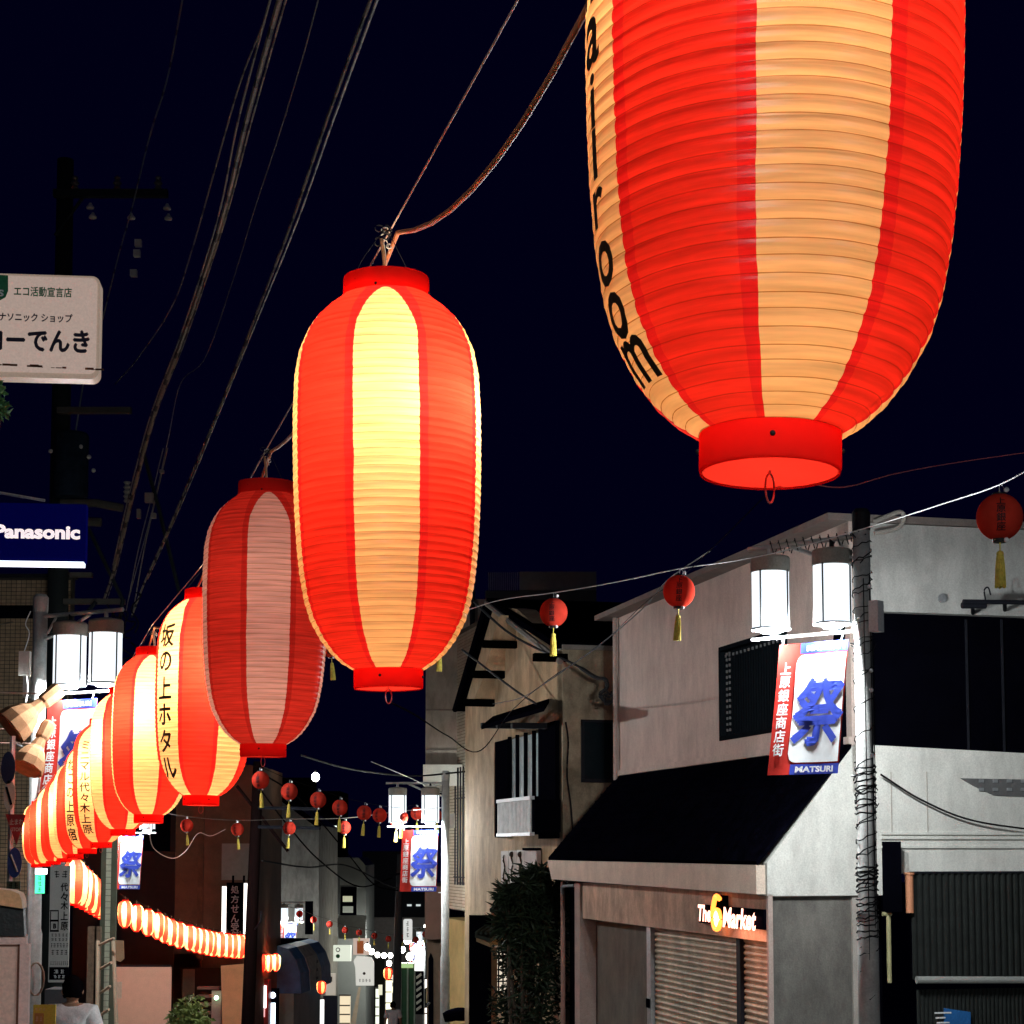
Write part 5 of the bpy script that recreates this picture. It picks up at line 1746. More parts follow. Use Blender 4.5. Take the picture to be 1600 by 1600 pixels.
# traffic signs to the left
def disc(name, lab, c, rx, rz, m, m2=None, txt=None):
    root = thing(name, lab, "traffic sign", c)
    mb = MB()
    n = 28
    c = Vector(c)
    mb.add([c + Vector((rx * cos(2 * pi * i / n), -.012 * q_, rz * sin(2 * pi * i / n))) for q_ in (0, 1) for i in range(n)], [tuple(range(n, 2 * n))[::-1], tuple(range(n))] + [(i, (i + 1) % n, n + (i + 1) % n, n + i) for i in range(n)])
    build("plate", mb, m, root)
    if m2:
        sb = MB().tube([c + Vector((-rx * .5, -.016, rz * .55)), c + Vector((rx * .45, -.016, -rz * .6))], .012, 5)
        build("stripe", sb, m2, root)
    return root
Ysg = 19.0
disc("round_sign", "dark round sign seen edge-on high on the tiled wall at the left edge", at(13, 1200, Ysg), .075, .17, mat("sign_dark_back", (0.012, 0.014, 0.04), 0.4))
o = disc("round_sign", "narrow round sign with a white rim below the dark round one", at(15, 1243, Ysg), .06, .16, mat("sign_grey_face", (0.30, 0.28, 0.24), 0.5), M_BLACK)
disc("round_sign", "blue round sign beside the lamp post above the pink board", at(23, 1348, Ysg), .075, .155, mat("sign_round_blue", (0.015, 0.03, 0.12), 0.4), mat("sign_grey_face", (0.30, 0.28, 0.24)))
stp = thing("stop_sign", "red triangular stop sign reading 止まれ STOP pointing downwards at the far left", "traffic sign", at(26, 1322, Ysg))
sf = front(Ysg)
build("plate", MB().pslab(sf, [(9, 1272), (41, 1273), (26, 1321)], 0, .015), mat("stop_red", (0.20, 0.012, 0.012), 0.5), stp)
tx = MB(); f3 = lambda u, v: sf.W(u, v, .018)
px_text(tx, sf, "止まれ", 15, 37, 1284, 9, f3); px_text(tx, sf, "STOP", 18, 33, 1296, 6, f3)
build("lettering", tx, mat("sign_grey_face", (0.30, 0.28, 0.24)), stp)
for nm_, x in (("sign_pole", 20),):
    tag(build(nm_, MB().tube([at(x, 1150, Ysg + .05), Vector((at(x, 1150, Ysg).x, Ysg + .05, gz(Ysg)))], .03, 8), M_STEEL), "thin pole carrying the round signs and the stop sign", "pole")
pl = thing("plate_sign", "small dark plate sign under the blue round sign", "sign", at(20, 1388, Ysg))
build("plate", MB().rect(sf, (11, 1377), (32, 1389), 0, .015), mat("sign_green_dark", (0.03, 0.05, 0.03), 0.5), pl)
tx = MB(); px_text(tx, sf, "出口", 13, 30, 1383, 9, f3); build("lettering", tx, M_BLACK, pl)
# kiosk board at the bottom left corner
kf = Fr((at(41, 1500, 7.0).x, 7.0), (1, .16))
kb = thing("notice_board", "pink framed board with black header and rounded tan canopy in the bottom left corner", "notice board", kf.W(-.3, gz(7), 0))
def kpx(x, y, n=0): return kf.px(x, y, n)
build("board_panel", MB().rect(kf, (-120, 1476), (27, 1700), -.06, -.03), mat("board_pink", (0.92, 0.62, 0.50), 0.6, 0.05, 5), kb)
build("frame", MB().rect(kf, (-120, 1463), (41, 1475.5), -.07, .0), mat("board_frame_pink", (0.90, 0.62, 0.54), 0.6, 0.06), kb)
build("frame", MB().rect(kf, (31, 1475.7), (41, 1700), -.07, -.002), mat("board_frame_pink", (0.62, 0.42, 0.38)), kb)
build("frame_inner", MB().rect(kf, (27, 1475.7), (30.8, 1700), -.07, -.012), mat("board_inner_brown", (0.18, 0.06, 0.03), 0.6), kb)
build("header", MB().pslab(kf, [(-120, 1395), (37, 1419), (39, 1462), (-120, 1462)], -.07, .02), mat("header_black", (0.02, 0.025, 0.025), 0.5), kb)
cn = MB()
pts_c = [(-120, 1376), (20, 1391), (32, 1396), (36, 1406), (37, 1419), (-120, 1395)]
cn.pslab(kf, pts_c, -.12, .05)
build("canopy", cn, mat("canopy_tan", (0.85, 0.50, 0.25), 0.6), kb)

# vertical station sign
vs_ = thing("pole_sign", "tall narrow white sign reading 代々木上原 down its right side", "sign", at(92, 1536, 35.0))
vf = front(35.0)
(va, vz0), (vb, vz1) = vf.px(75, 1535), vf.px(110, 1352)
pol = [(va + x, vz0 + y) for x, y in rounded(vb - va, vz1 - vz0, .02)]
build("plate", MB().slab(vf, pol, -.02, .0), mat("sign_plate_grey", (0.40, 0.40, 0.38), 0.5, 0.06), vs_)
build("black_base", MB().rect(vf, (77, 1511), (107, 1531), .001, .003), M_BLACK, vs_)
tx = MB(); f4 = lambda u, v: vf.W(u, v, .004)
for ch, yc in zip("代々木上原", (1386, 1401, 1415, 1431, 1447)):
    px_text(tx, vf, ch, 95, 106, yc, 13, f4, .03, nrm=.004)
px_text(tx, vf, "診療", 83, 107, 1366, 11, f4, .04, nrm=.004)
px_text(tx, vf, "内科 小児科", 79, 107, 1461, 5, f4, nrm=.004); px_text(tx, vf, "外科 皮膚科", 79, 107, 1468, 5, f4, nrm=.004)
px_text(tx, vf, "診療時間 受付", 78, 107, 1477, 7, f4, .06, nrm=.004)
px_text(tx, vf, "駅前通り", 79, 107, 1488, 8, f4, nrm=.004)
px_text(tx, vf, "3466-4271", 78, 107, 1505, 6, f4, .05, nrm=.004)
for (x0, y0, x1, y1) in ((78, 1422, 92, 1424), (78, 1437, 92, 1440), (78, 1453, 92, 1456), (78, 1424.2, 80, 1452.8), (90, 1424.2, 92, 1452.8)):
    (ua, za), (ub, zb2) = vf.px(x0, y1), vf.px(x1, y0)
    tx.box(vf, ua, ub, za, zb2, .001, .004)
px_text(tx, vf, "B", 83, 88, 1447, 8, f4, .05, nrm=.004)
build("lettering", tx, M_BLACK, vs_)
tx = MB(); px_text(tx, vf, "1  階", 83, 102, 1518, 6, lambda u, v: vf.W(u, v, .005), .03); px_text(tx, vf, "1  03", 83, 102, 1526, 5, lambda u, v: vf.W(u, v, .005), .03)
build("base_lettering", tx, M_WHITE, vs_)
gs = thing("led_sign", "small glowing green LED sign left of the tall white sign", "sign", at(62, 1397, 20))
build("case", MB().rect(front(20.0), (55, 1358), (72, 1397), -.10, -.02), M_BLACK, gs)
build("screen", MB().rect(front(20.0), (55, 1367), (69, 1396), -.018, .0), glow("led_green", (.08, .9, .45), 1.3), gs)
build("top_light", MB().rect(front(20.0), (55, 1357), (73, 1366), -.018, .0), glow("strip_white_b", (.9, .95, 1.0), 3), gs)
tx = MB(); fgr = front(20.0)
for ch, yc in zip("営業中", (1372, 1381, 1390)):
    px_text(tx, fgr, ch, 58, 66, yc, 7, lambda u, v: fgr.W(u, v, .003), .02)
build("lettering", tx, mat("led_green_dark", (0.0, .10, .06), .6), gs)
ys = thing("yellow_sign", "yellow poster board with an orange square at the bottom left", "sign", at(68, 1600, 13.5))
yf = front(13.5)
build("board", MB().rect(yf, (52, 1570), (85, 1660), -.02, 0), mat("poster_yellow", (0.70, 0.48, 0.06), 0.6, 0.05), ys)
build("orange_square", MB().rect(yf, (54, 1583), (68, 1620), .001, .003), mat("poster_orange", (0.55, 0.22, 0.06), 0.6), ys)
tx = MB(); px_text(tx, yf, "祭り", 55, 67, 1592, 8, lambda u, v: yf.W(u, v, .005), .04); px_text(tx, yf, "開催中", 54, 72, 1577, 4, lambda u, v: yf.W(u, v, .005), .02)
build("lettering", tx, mat("poster_pink", (0.7, 0.4, 0.3), .6), ys)
# coil of wire on the pole
cl_ = MB()
for k in range(4):
    cl_.tube([at(55, 1530, 24.2 - .015 * k) + Vector((.105 * cos(i * .45) + .005 * k, 0, .215 * sin(i * .45))) for i in range(15)], .009, 5)
tag(build("wire_coil", cl_, mat("dull_tan_cable", (0.30, 0.22, 0.15), 0.6)), "coil of cable hanging on the left lamp post above the yellow poster", "cable")

# ladder and timber bundle
ld_ = thing("step_ladder", "light wooden ladder leaning upright beside the pink door panel", "ladder", at(160, 1600, 26))
for (x0, x1, nm_) in ((153, 151, "rail"), (177, 184, "rail")):
    build(nm_, MB().tube([at(x0, 1470, 26), at(x1, 1660, 25.6)], .028, 6), mat("ladder_wood", (0.42, 0.32, 0.22), 0.6), ld_)
for k, (xa, ya, xb, yb) in enumerate(((152, 1478, 178, 1466), (157, 1514, 174, 1504), (156, 1552, 172, 1541), (154, 1588, 170, 1577), (153, 1625, 172, 1614))):
    build("rung", MB().tube([at(xa, ya, 26), at(xb, yb, 25.8)], .022, 6), mat("ladder_wood", (0.42, 0.32, 0.22)), ld_)
tp_ = thing("tiled_pillar", "narrow greenish tiled pillar behind the ladder", "pillar", at(165, 1600, 30))
build("core", MB().rect(front(30), (159, 1300), (176, 1700), -.06, 0), mat("tile_mortar_green", (0.12, 0.13, 0.09), 0.9), tp_)
fp = front(30); (pa_, pz0), (pb2, pz1) = fp.px(159, 1700), fp.px(176, 1300)
tiles("tile", fp, [(pa_, pb2, pz0, pz1)], .09, .10, .004, .001, [mat("tile_greenish", (0.62, 0.64, 0.48), 0.5, 0.1)], tp_)
for k, (x0, x1) in enumerate(((137, 146), (148, 152))):
    tag(build("timber_post", MB().rect(front(29), (x0, 1448), (x1, 1700), -.1, 0), mat("weathered_timber", (0.18, 0.12, 0.08), 0.9, 0.3, 12)), ["wider brown post left of the ladder", "slim brown post touching the ladder"][k], "post")
tag(build("cardboard_sheet", MB().pslab(front(29.5), [(180, 1469), (193, 1470), (194, 1498), (188, 1503), (180, 1500)], -.02, 0), mat("cardboard_tan", (0.42, 0.26, 0.15), 0.8)), "ragged tan sheet stuck to the right of the ladder", "sheet")
tag(build("grey_crate", MB().rect(front(20), (70, 1546), (105, 1640), -.4, 0), mat("crate_grey", (0.07, 0.08, 0.09), 0.7)), "dark grey crate behind the man in white", "crate")

# ---------------------------------------------------------------- left-hand dark houses
bh = thing("dark_wood_house", "dark brown wooden house front behind the glowing string of small lanterns", "building", at(260, 1600, 56))
F56 = front(56.0)
M_DW = mat("dark_brown_board", (0.16, 0.075, 0.04), 0.8, 0.3, 3)
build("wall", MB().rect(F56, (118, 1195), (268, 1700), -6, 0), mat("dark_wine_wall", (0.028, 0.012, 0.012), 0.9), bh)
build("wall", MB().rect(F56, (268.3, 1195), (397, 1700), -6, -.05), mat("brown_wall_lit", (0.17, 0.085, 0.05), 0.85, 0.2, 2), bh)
build("upper_void", MB().rect(F56, (180, 1240), (266, 1330), .001, .02), M_BLACK, bh)
for k in range(14):
    x = 269 + k * 3.1
    build("plank", MB().rect(F56, (x, 1490), (x + 2.7, 1700), -.048, -.01), M_DW, bh)
build("plinth_board", MB().rect(F56, (312, 1200), (316, 1500), -.048, .08), M_DW, bh)
build("grey_panel", MB().rect(F56, (347, 1318), (392, 1375), -.048, .04), mat("house_grey_panel", (0.34, 0.28, 0.24), 0.9, 0.1), bh)
build("shop_recess", MB().rect(F56, (284, 1512), (344, 1700), -.009, .03), mat("recess_brown", (0.03, 0.014, 0.008), 0.9), bh)
build("opening_light", MB().rect(F56, (286, 1514), (304, 1562), .031, .05), mat("dim_pane", (0.22, 0.21, 0.15), 0.6), bh)
bn_ = thing("pink_panel", "large pale pink site panel under the string of glowing lanterns", "panel", at(222, 1600, 42))
build("sheet", MB().rect(front(42), (176, 1511), (265, 1700), -.05, 0), mat("pink_sheet", (0.78, 0.44, 0.31), 0.6, 0.05), bn_)
build("edge_trim", MB().rect(front(42), (176, 1508), (266, 1510.7), -.06, .01), M_DARKMETAL, bn_)
build("notice", MB().rect(front(42), (183, 1534), (190, 1560), .001, .01), mat("notice_cream", (0.62, 0.48, 0.36), 0.6), bn_)
tag(build("shop_curtain", MB().pslab(front(46), [(345, 1509), (381, 1506), (381, 1700), (350, 1700)], -.03, 0), mat("orange_curtain", (0.85, 0.42, 0.20), 0.8, 0.1, 4)), "orange lit cloth curtain left of the dark utility pole", "curtain")
st = thing("street_stall", "cluttered shelf stall with a small green light beside the orange curtain", "stall", at(325, 1600, 46))
for k in range(5):
    build("shelf", MB().rect(front(46.5), (308, 1542 + k * 13), (342, 1546 + k * 13), -.3, 0), mat("shelf_pinkish", (0.22, 0.13, 0.11), 0.7), st)
build("side_panel", MB().rect(front(46.4), (331, 1548), (344, 1700), -.1, .02), mat("stall_pink", (0.40, 0.24, 0.22), 0.7), st)
build("green_light", MB().ball(at(338, 1559, 46.2), .055, 10, 6), glow("green_spot", (.5, 1, .6), 8), st)
# pharmacy sign
ph_ = thing("pharmacy_sign", "black vertical sign reading 処方せん受付 with bright white edges", "sign", at(367, 1470, 54))
F54 = front(54.0)
build("plate", MB().rect(F54, (354, 1379), (380, 1466), -.1, 0), M_BLACK, ph_)
tx = MB()
for ch, yc in zip("処方せん受付", (1390, 1405, 1420, 1435, 1448, 1460)):
    px_text(tx, F54, ch, 361, 373, yc, 12, lambda u, v: F54.W(u, v, .006), .02)
build("lettering", tx, mat("sign_letter_grey", (0.45, 0.42, 0.42), 0.6), ph_)
for x0, x1, y0, y1 in ((347, 353, 1385, 1460), (381, 386, 1380, 1460)):
    build("edge_lamp", MB().rect(F54, (x0, y0), (x1, y1), -.05, -.01), glow("edge_white", (1, .97, .9), 1.6), ph_)
for x in (364, 381):
    build("bracket", MB().rect(F54, (x - 1.5, 1368), (x + 1.5, 1379), -.05, 0), M_BLACK, ph_)
# utility pole in the middle
up_ = thing("utility_pole", "dark leaning utility pole in front of the grey wall", "utility pole", at(388, 1600, 40))
build("pole_shaft", MB().tube([at(404, 1190, 40), at(395, 1400, 40), at(385, 1660, 40)], [.115, .13, .15], 14), mat("dark_wood_pole", (0.010, 0.005, 0.005), 0.9, spec=.02), up_, smooth=True)
build("step_bolt", MB().tube([at(398, 1452, 39.9), at(407, 1440, 39.7), at(408, 1424, 39.7)], .02, 5), M_DARKMETAL, up_)
for k, py in enumerate((1232, 1262)):
    build("crossarm", MB().tube([at(404, py + 30, 39.9), at(500, py + 32, 39.4)], .04, 6), M_DARKMETAL, up_)
build("brace", MB().tube([at(370, 1228, 40), at(450, 1330, 40)], .04, 6), mat("dark_wood_pole", (0.022, 0.012, 0.010)), up_)
# grey wall building
gw = thing("grey_walled_house", "tall grey plain side wall lit from below in the middle distance", "building", at(450, 1600, 74))
F74 = front(74.0)
M_GW = mat("grey_render_wall", (0.42, 0.40, 0.35), 0.9, 0.12, .8, grime=.4)
build("wall", MB().pslab(F74, [(360, 1700), (360, 1235), (430, 1240), (498, 1290), (498, 1700)], -8, 0), M_GW, gw)
build("roof", MB().tube([at(380, 1236, 73.9), at(430, 1240, 73.9), at(500, 1292, 73.9)], .12, 6), M_BLACK, gw)
build("window_recess", MB().rect(F74, (408, 1215), (486, 1262), -2, -.05), M_BLACK, gw)
build("dark_slot", MB().rect(F74, (477, 1408), (489, 1460), .001, .03), M_BLACK, gw)
build("white_panel", MB().rect(F74, (420, 1418), (432, 1490), .001, .1), mat("pale_panel", (0.6, 0.6, 0.56), 0.7), gw)
vsg = thing("pointed_sign", "pale pink vertical sign with pointed foot near the dark pole", "sign", at(420, 1410, 66))
F66 = front(66)
build("plate", MB().pslab(F66, [(410, 1354), (432, 1354), (431, 1402), (424, 1409), (416, 1409), (410, 1400)], -.08, 0), mat("sign_salmon", (0.45, 0.29, 0.22), 0.7), vsg)
tx = MB()
for ch, yc in zip("そば店", (1364, 1378, 1390)):
    px_text(tx, F66, ch, 414, 424, yc, 11, lambda u, v: F66.W(u, v, .008), .04)
build("lettering", tx, M_INK, vsg)
build("post", MB().tube([at(418, 1409, 66.1), at(411, 1500, 66.1)], .08, 6), mat("sign_salmon", (0.45, 0.29, 0.22)), vsg)
# far tower at the street's end
ft = thing("far_tower", "grey building with a corner window closing the view at the end of the street", "building", at(535, 1500, 95))
F95 = front(95.0)
build("wall", MB().pslab(F95, [(497, 1700), (497, 1340), (560, 1340), (571, 1352), (571, 1700)], -6, 0), mat("far_grey_green_wall", (0.42, 0.43, 0.37), 0.9, 0.1, .6), ft)
wn = build("window", MB().rect(F95, (533, 1386), (557, 1430), .001, .1), M_BLACK, ft)
build("pane", MB().rect(F95, (536, 1400), (551, 1409), .11, .14), glow("dim_yellow_pane", (.6, .6, .4), .5), wn)
build("pane", MB().rect(F95, (536, 1416), (552, 1426), .11, .14), glow("dim_yellow_pane_b", (.4, .42, .34), .3), wn)
build("dark_window", MB().rect(F95, (505, 1346), (528, 1368), .001, .05), mat("bluish_dark_pane", (0.02, 0.025, 0.05), 0.3), ft)
build("sign_panel", MB().rect(F95, (503, 1368.5), (531, 1428), .001, .15), mat("tower_sign_grey", (0.20, 0.20, 0.18), 0.8), ft)
tx = MB()
for ch, yc in zip("人形町", (1381, 1395, 1411)):
    px_text(tx, F95, ch, 511, 520, yc, 10, lambda u, v: F95.W(u, v, .16), .04)
build("sign_lettering", tx, M_INK, ft)
build("light_tube", MB().rect(F95, (497, 1375), (502, 1416), .05, .15), glow("tube_white", (.8, .9, .85), 1.2), ft)
build("eave_light", MB().rect(F95, (500, 1290), (526, 1294), .0, .1), glow("tube_white", (.8, .9, .85), 1.2), ft)
build("upper_dark", MB().rect(F95, (497, 1236), (530, 1339.6), -5, -.1), M_BLACK, ft)
build("railing", MB().rect(F95, (498, 1434), (530, 1448), .1, .4), M_DARKMETAL, ft)
build("ledge", MB().rect(F95, (495, 1459), (528, 1464), .1, .9), mat("pale_panel", (0.6, 0.6, 0.56)), ft)
fw = thing("far_dark_building", "unlit dark building behind the far lamp lights", "building", at(615, 1500, 108))
F108 = front(108.0)
build("wall", MB().rect(F108, (566, 1330), (672, 1433), -6, -.1), mat("far_black_wall", (0.010, 0.010, 0.014), 0.9), fw)
build("lower_wall", MB().rect(F108, (560, 1433.5), (672, 1700), -6, .0), mat("far_grey_wall", (0.34, 0.30, 0.26), 0.9), fw)
build("window", MB().rect(F108, (636, 1413), (643, 1416), -.09, -.02), glow("tube_dim", (.5, .55, .55), .8), fw)
build("window", MB().rect(F108, (650, 1413), (657, 1416), -.09, -.02), glow("tube_dim", (.5, .55, .55), .8), fw)
build("shutter_front", MB().rect(F108, (560, 1498), (600, 1700), .001, .2), mat("dark_olive", (0.05, 0.045, 0.03), 0.8), fw)
# far utility pole
fu = thing("utility_pole", "thin far utility pole standing in the bright lights at the street's end", "utility pole", at(621, 1600, 62))
build("pole_shaft", MB().tube([at(626, 1335, 62), at(622, 1450, 62), at(618, 1660, 62)], [.11, .13, .15], 10), mat("grey_pole", (0.07, 0.075, 0.08), 0.8), fu, smooth=True)
build("crossarm", MB().tube([at(610, 1368, 61.9), at(642, 1362, 61.9)], .04, 6), M_DARKMETAL, fu)

# blue awning shop on the left of the far street
AO = at(436, 1330, 61)
AF = Fr((AO.x, AO.y), (.10, 1))
aw = thing("awning_shop", "small shop with a bulging blue awning and grey lower wall", "building", (AO.x, AO.y, gz(61)))
L_ = 4.9
zt_a, zb_a = AF.px(436, 1482)[1], AF.px(436, 1551)[1]
prf = [(0, zt_a + .1), (.35, zt_a), (.62, zt_a - .35), (.78, zt_a - .8), (.82, zb_a)]
def awn(u0, u1, off, m, nm):
    mb = MB()
    vs = [AF.W(u, z, n + off) for u in (u0, u1) for n, z in prf]
    mb.add(vs, [(i, i + 1, 6 + i - 0, 5 + i) for i in range(4)])
    mb.add([AF.W(u0, z, n + off) for n, z in prf] + [AF.W(u0, zb_a, 0)], [(0, 1, 2, 3, 4, 5)])
    return build(nm, mb, m, aw)
M_AWB = mat("awning_blue", (0.07, 0.20, 0.42), 0.7, 0.3, 3)
awn(-.1, L_, .0, M_AWB, "awning")
awn(1.3, 3.2, .02, mat("awning_grey_panel", (0.45, 0.46, 0.40), 0.7, 0.3, 5), "awning_panel")
tx = MB()
strokes(tx, lambda u, v: AF.W(u, v, .86), 1.9, 2.6, (zt_a + zb_a) / 2 - .5, (zt_a + zb_a) / 2 + .3, 1)
build("emblem", tx, mat("awning_print", (0.10, 0.10, 0.10), .7), aw)
build("wall", MB().box(AF, 0, L_ - .6, gz(68), zb_a - .01, -2, .55), mat("grey_green_shop_wall", (0.42, 0.44, 0.38), 0.85, 0.15, 1.5), aw)
build("upper_wall", MB().box(AF, 0, L_, zt_a, zt_a + .12, -2, -.02), M_BLACK, aw)

# red vending machine and bright shopfront lights left of it
vm = thing("vending_machine", "red vending machine with bright white display left of the blue awning", "vending machine", at(403, 1600, 58))
F58 = front(58)
build("cabinet", MB().rect(F58, (395, 1532), (418, 1700), -.6, 0), mat("vending_red", (0.55, 0.03, 0.02), 0.4), vm)
build("display", MB().rect(F58, (407, 1540), (416, 1575), .001, .03), glow("display_white", (1, .97, .95), 2.2), vm)
build("display", MB().rect(F58, (404, 1576), (414, 1589), .001, .03), glow("display_pink", (1, .5, .5), .7), vm)
ls_ = thing("light_box", "bluish white upright light box beside the red vending machine", "light box", at(426, 1600, 59))
build("case", MB().rect(front(59), (419, 1545), (433, 1700), -.3, 0), M_BLACK, ls_)
build("panel", MB().rect(front(59), (421, 1567), (430, 1600), .001, .05), glow("cool_white", (.75, .85, 1), 2.5), ls_)
build("lamp", MB().ball(at(426, 1555, 58.8), .10, 10, 6), glow("cool_white", (.75, .85, 1), 2.5), ls_)
# signs at the end of the street
wsn = thing("wall_sign", "white rectangular hanging sign with a ring emblem at the street's end", "sign", at(530, 1502, 80))
F80 = front(80)
build("plate", MB().rect(F80, (511, 1477), (548, 1502), -.3, 0), glow("sign_lit_white", (.62, .66, .55), .75), wsn)
build("emblem", MB().tube([at(528, 1484, 79.9) + Vector((.08 * cos(i * .6), 0, .08 * sin(i * .6))) for i in range(12)], .02, 5), M_INK, wsn)
build("emblem", MB().ball(at(528, 1494, 79.9), .09, 8, 6), mat("dark_green_dot", (0.01, .08, .03)), wsn)
bs = thing("bag_sign", "pale bag-shaped hanging sign in the middle of the street", "sign", at(570, 1540, 76))
F76 = front(76)
build("plate", MB().pslab(F76, [(556, 1540), (555, 1512), (552, 1502), (557, 1494), (580, 1496), (584, 1504), (584, 1540)], -.2, 0), glow("sign_lit_grey", (.50, .49, .44), .8), bs)
tx = MB(); px_text(tx, F76, "コーヒー", 560, 580, 1532, 5, lambda u, v: F76.W(u, v, .01), .04); build("lettering", tx, M_INK, bs)
build("emblem", MB().ball(at(569, 1521, 75.95), .06, 8, 6), M_INK, bs)
fsn = thing("standing_sign", "small white and black standing sign under the blue awning's far end", "sign", at(517, 1600, 68))
F68 = front(68)
build("panel", MB().rect(F68, (509, 1521), (524, 1555), -.1, 0), glow("sign_lit_beige", (.45, .40, .33), .6), fsn)
build("base", MB().rect(F68, (505, 1556), (526, 1700), -.1, 0), mat("blue_black", (0.008, 0.008, 0.03), .5), fsn)
build("emblem", MB().rect(F68, (512, 1526), (519, 1534), .001, .02), M_INK, fsn)
rsn = thing("pillar_sign", "white rounded vertical sign right of the far utility pole", "sign", at(637, 1470, 72))
F72 = front(72)
(a_, z0_), (b__, z1_) = F72.px(630, 1470), F72.px(644, 1436)
build("plate", MB().slab(F72, [(a_ + x, z0_ + y) for x, y in rounded(b__ - a_, z1_ - z0_, .08)], -.15, 0), glow("sign_lit_plain", (.6, .6, .58), .7), rsn)
tx = MB()
for ch, yc in zip("喫茶店", (1443, 1452, 1461)):
    px_text(tx, F72, ch, 634, 640, yc, 7, lambda u, v: F72.W(u, v, .01), .02)
build("lettering", tx, M_INK, rsn)
M_GLOBE = glow("globe_white", (1, .98, .86), 16)
gl_lab = [(505, 1474, 78, .17, "small round white lamp right above the far end of the blue awning"), (574, 1480, 80, .16, "leftmost white globe lamp over the pale bag-shaped sign"),
          (581, 1487, 80, .14, "second white globe lamp over the bag-shaped sign"), (590, 1492, 81, .13, "pale yellow globe, first of three in a row beside the far pole"), (600, 1493, 81, .13, "pale yellow globe, second of three in a row beside the far pole"),
          (610, 1493, 81, .13, "pale yellow globe, third of three in a row beside the far pole"), (608, 1505, 81, .14, "yellow globe just above the small orange lantern"), (636, 1470, 80, .16, "white lamp under the rounded vertical sign"),
          (629, 1484, 80, .15, "white lamp close to the right side of the far pole"), (652, 1484, 79, .26, "largest glaring white lamp right of the far pole"), (640, 1495, 79, .18, "white lamp below and left of the largest glaring one"),
          (658, 1500, 79, .16, "white lamp below and right of the largest glaring one"), (665, 1447, 70, .08, "tiny white lamp at the edge of the brown block"), (493, 1214, 60, .16, "small bright floodlight high above the red balls")]
for px, py, Y, r_, lab in gl_lab:
    r_ *= .82
    root = thing("globe_lamp", lab, "lamp", at(px, py, Y))
    build("globe", MB().ball(at(px, py, Y), r_, 12, 8, 0, 1.15), M_GLOBE, root, smooth=True)
    build("cap", MB().cyl(at(px, py, Y) + Vector((0, 0, r_)), at(px, py, Y) + Vector((0, 0, r_ + .1)), .04, 6), M_DARKMETAL, root)
# green shopfront at the far right of the alley
gsf = thing("green_shopfront", "narrow green glass shopfront in the alley right of the far pole", "shop", at(636, 1600, 74))
F74b = front(77)
build("glass", MB().rect(F74b, (625, 1505), (648, 1700), -.5, 0), mat("green_glass", (0.03, 0.09, 0.04), 0.2), gsf)
for x in (625, 636, 647):
    build("frame_post", MB().rect(F74b, (x, 1504), (x + 1.6, 1700), .001, .1), mat("pale_green_frame", (0.25, 0.30, 0.22), .5), gsf)
build("lit_fascia", MB().rect(F74b, (626, 1505), (646, 1512), .101, .2), glow("green_glow", (.4, .6, .25), .6), gsf)
sts = thing("striped_board", "black and cream striped upright board at the alley's right side", "sign", at(655, 1560, 73))
F73 = front(73)
build("board", MB().rect(F73, (649, 1518), (662, 1585), -.1, 0), M_BLACK, sts)
for k in range(6):
    build("stripe", MB().pslab(F73, [(650, 1526 + k * 10), (658, 1520 + k * 10), (659, 1524 + k * 10), (651, 1530 + k * 10)], .001, .03), mat("stripe_cream", (0.5, 0.48, 0.38), .7), sts)
wb_ = thing("lit_sign", "bright white shop panel above the striped board", "sign", at(655, 1516, 74))
build("panel", MB().rect(front(74), (648, 1484), (662, 1517), -.1, 0), glow("panel_white", (.95, .95, .92), 1.2), wb_)
bk_ = thing("orange_poster", "orange and white poster left of the white globes", "poster", at(566, 1490, 84))
build("sheet", MB().rect(front(84), (552, 1466), (577, 1492), -.05, 0), glow("poster_lit_white", (.6, .45, .38), .5), bk_)
build("print", MB().rect(front(84), (558, 1470), (568, 1490), .001, .02), mat("poster_orange_b", (0.8, 0.2, 0.06), .6), bk_)
tag(build("wall_banner", MB().rect(front(92), (530, 1430), (572, 1466), -.2, .4), mat("far_light_banner", (0.5, 0.5, 0.44), .8)), "pale blank hoarding behind the tiny red balls", "hoarding")
tag(build("slanting_awning", MB().hexa([at(548, 1600, 70), at(556, 1600, 70), at(564, 1542, 70), at(560, 1542, 70)], [at(548, 1600, 70.5), at(556, 1600, 70.5), at(564, 1542, 70.5), at(560, 1542, 70.5)]), mat("cream_cloth", (0.55, 0.42, 0.28), .8)), "pale slanting cloth edge below the bag-shaped sign", "awning")
tag(build("white_board", MB().rect(front(66), (500, 1562), (506, 1600), -.05, 0), glow("panel_white", (.95, .95, .92), 1.2)), "thin bright upright board beside the standing sign", "board")

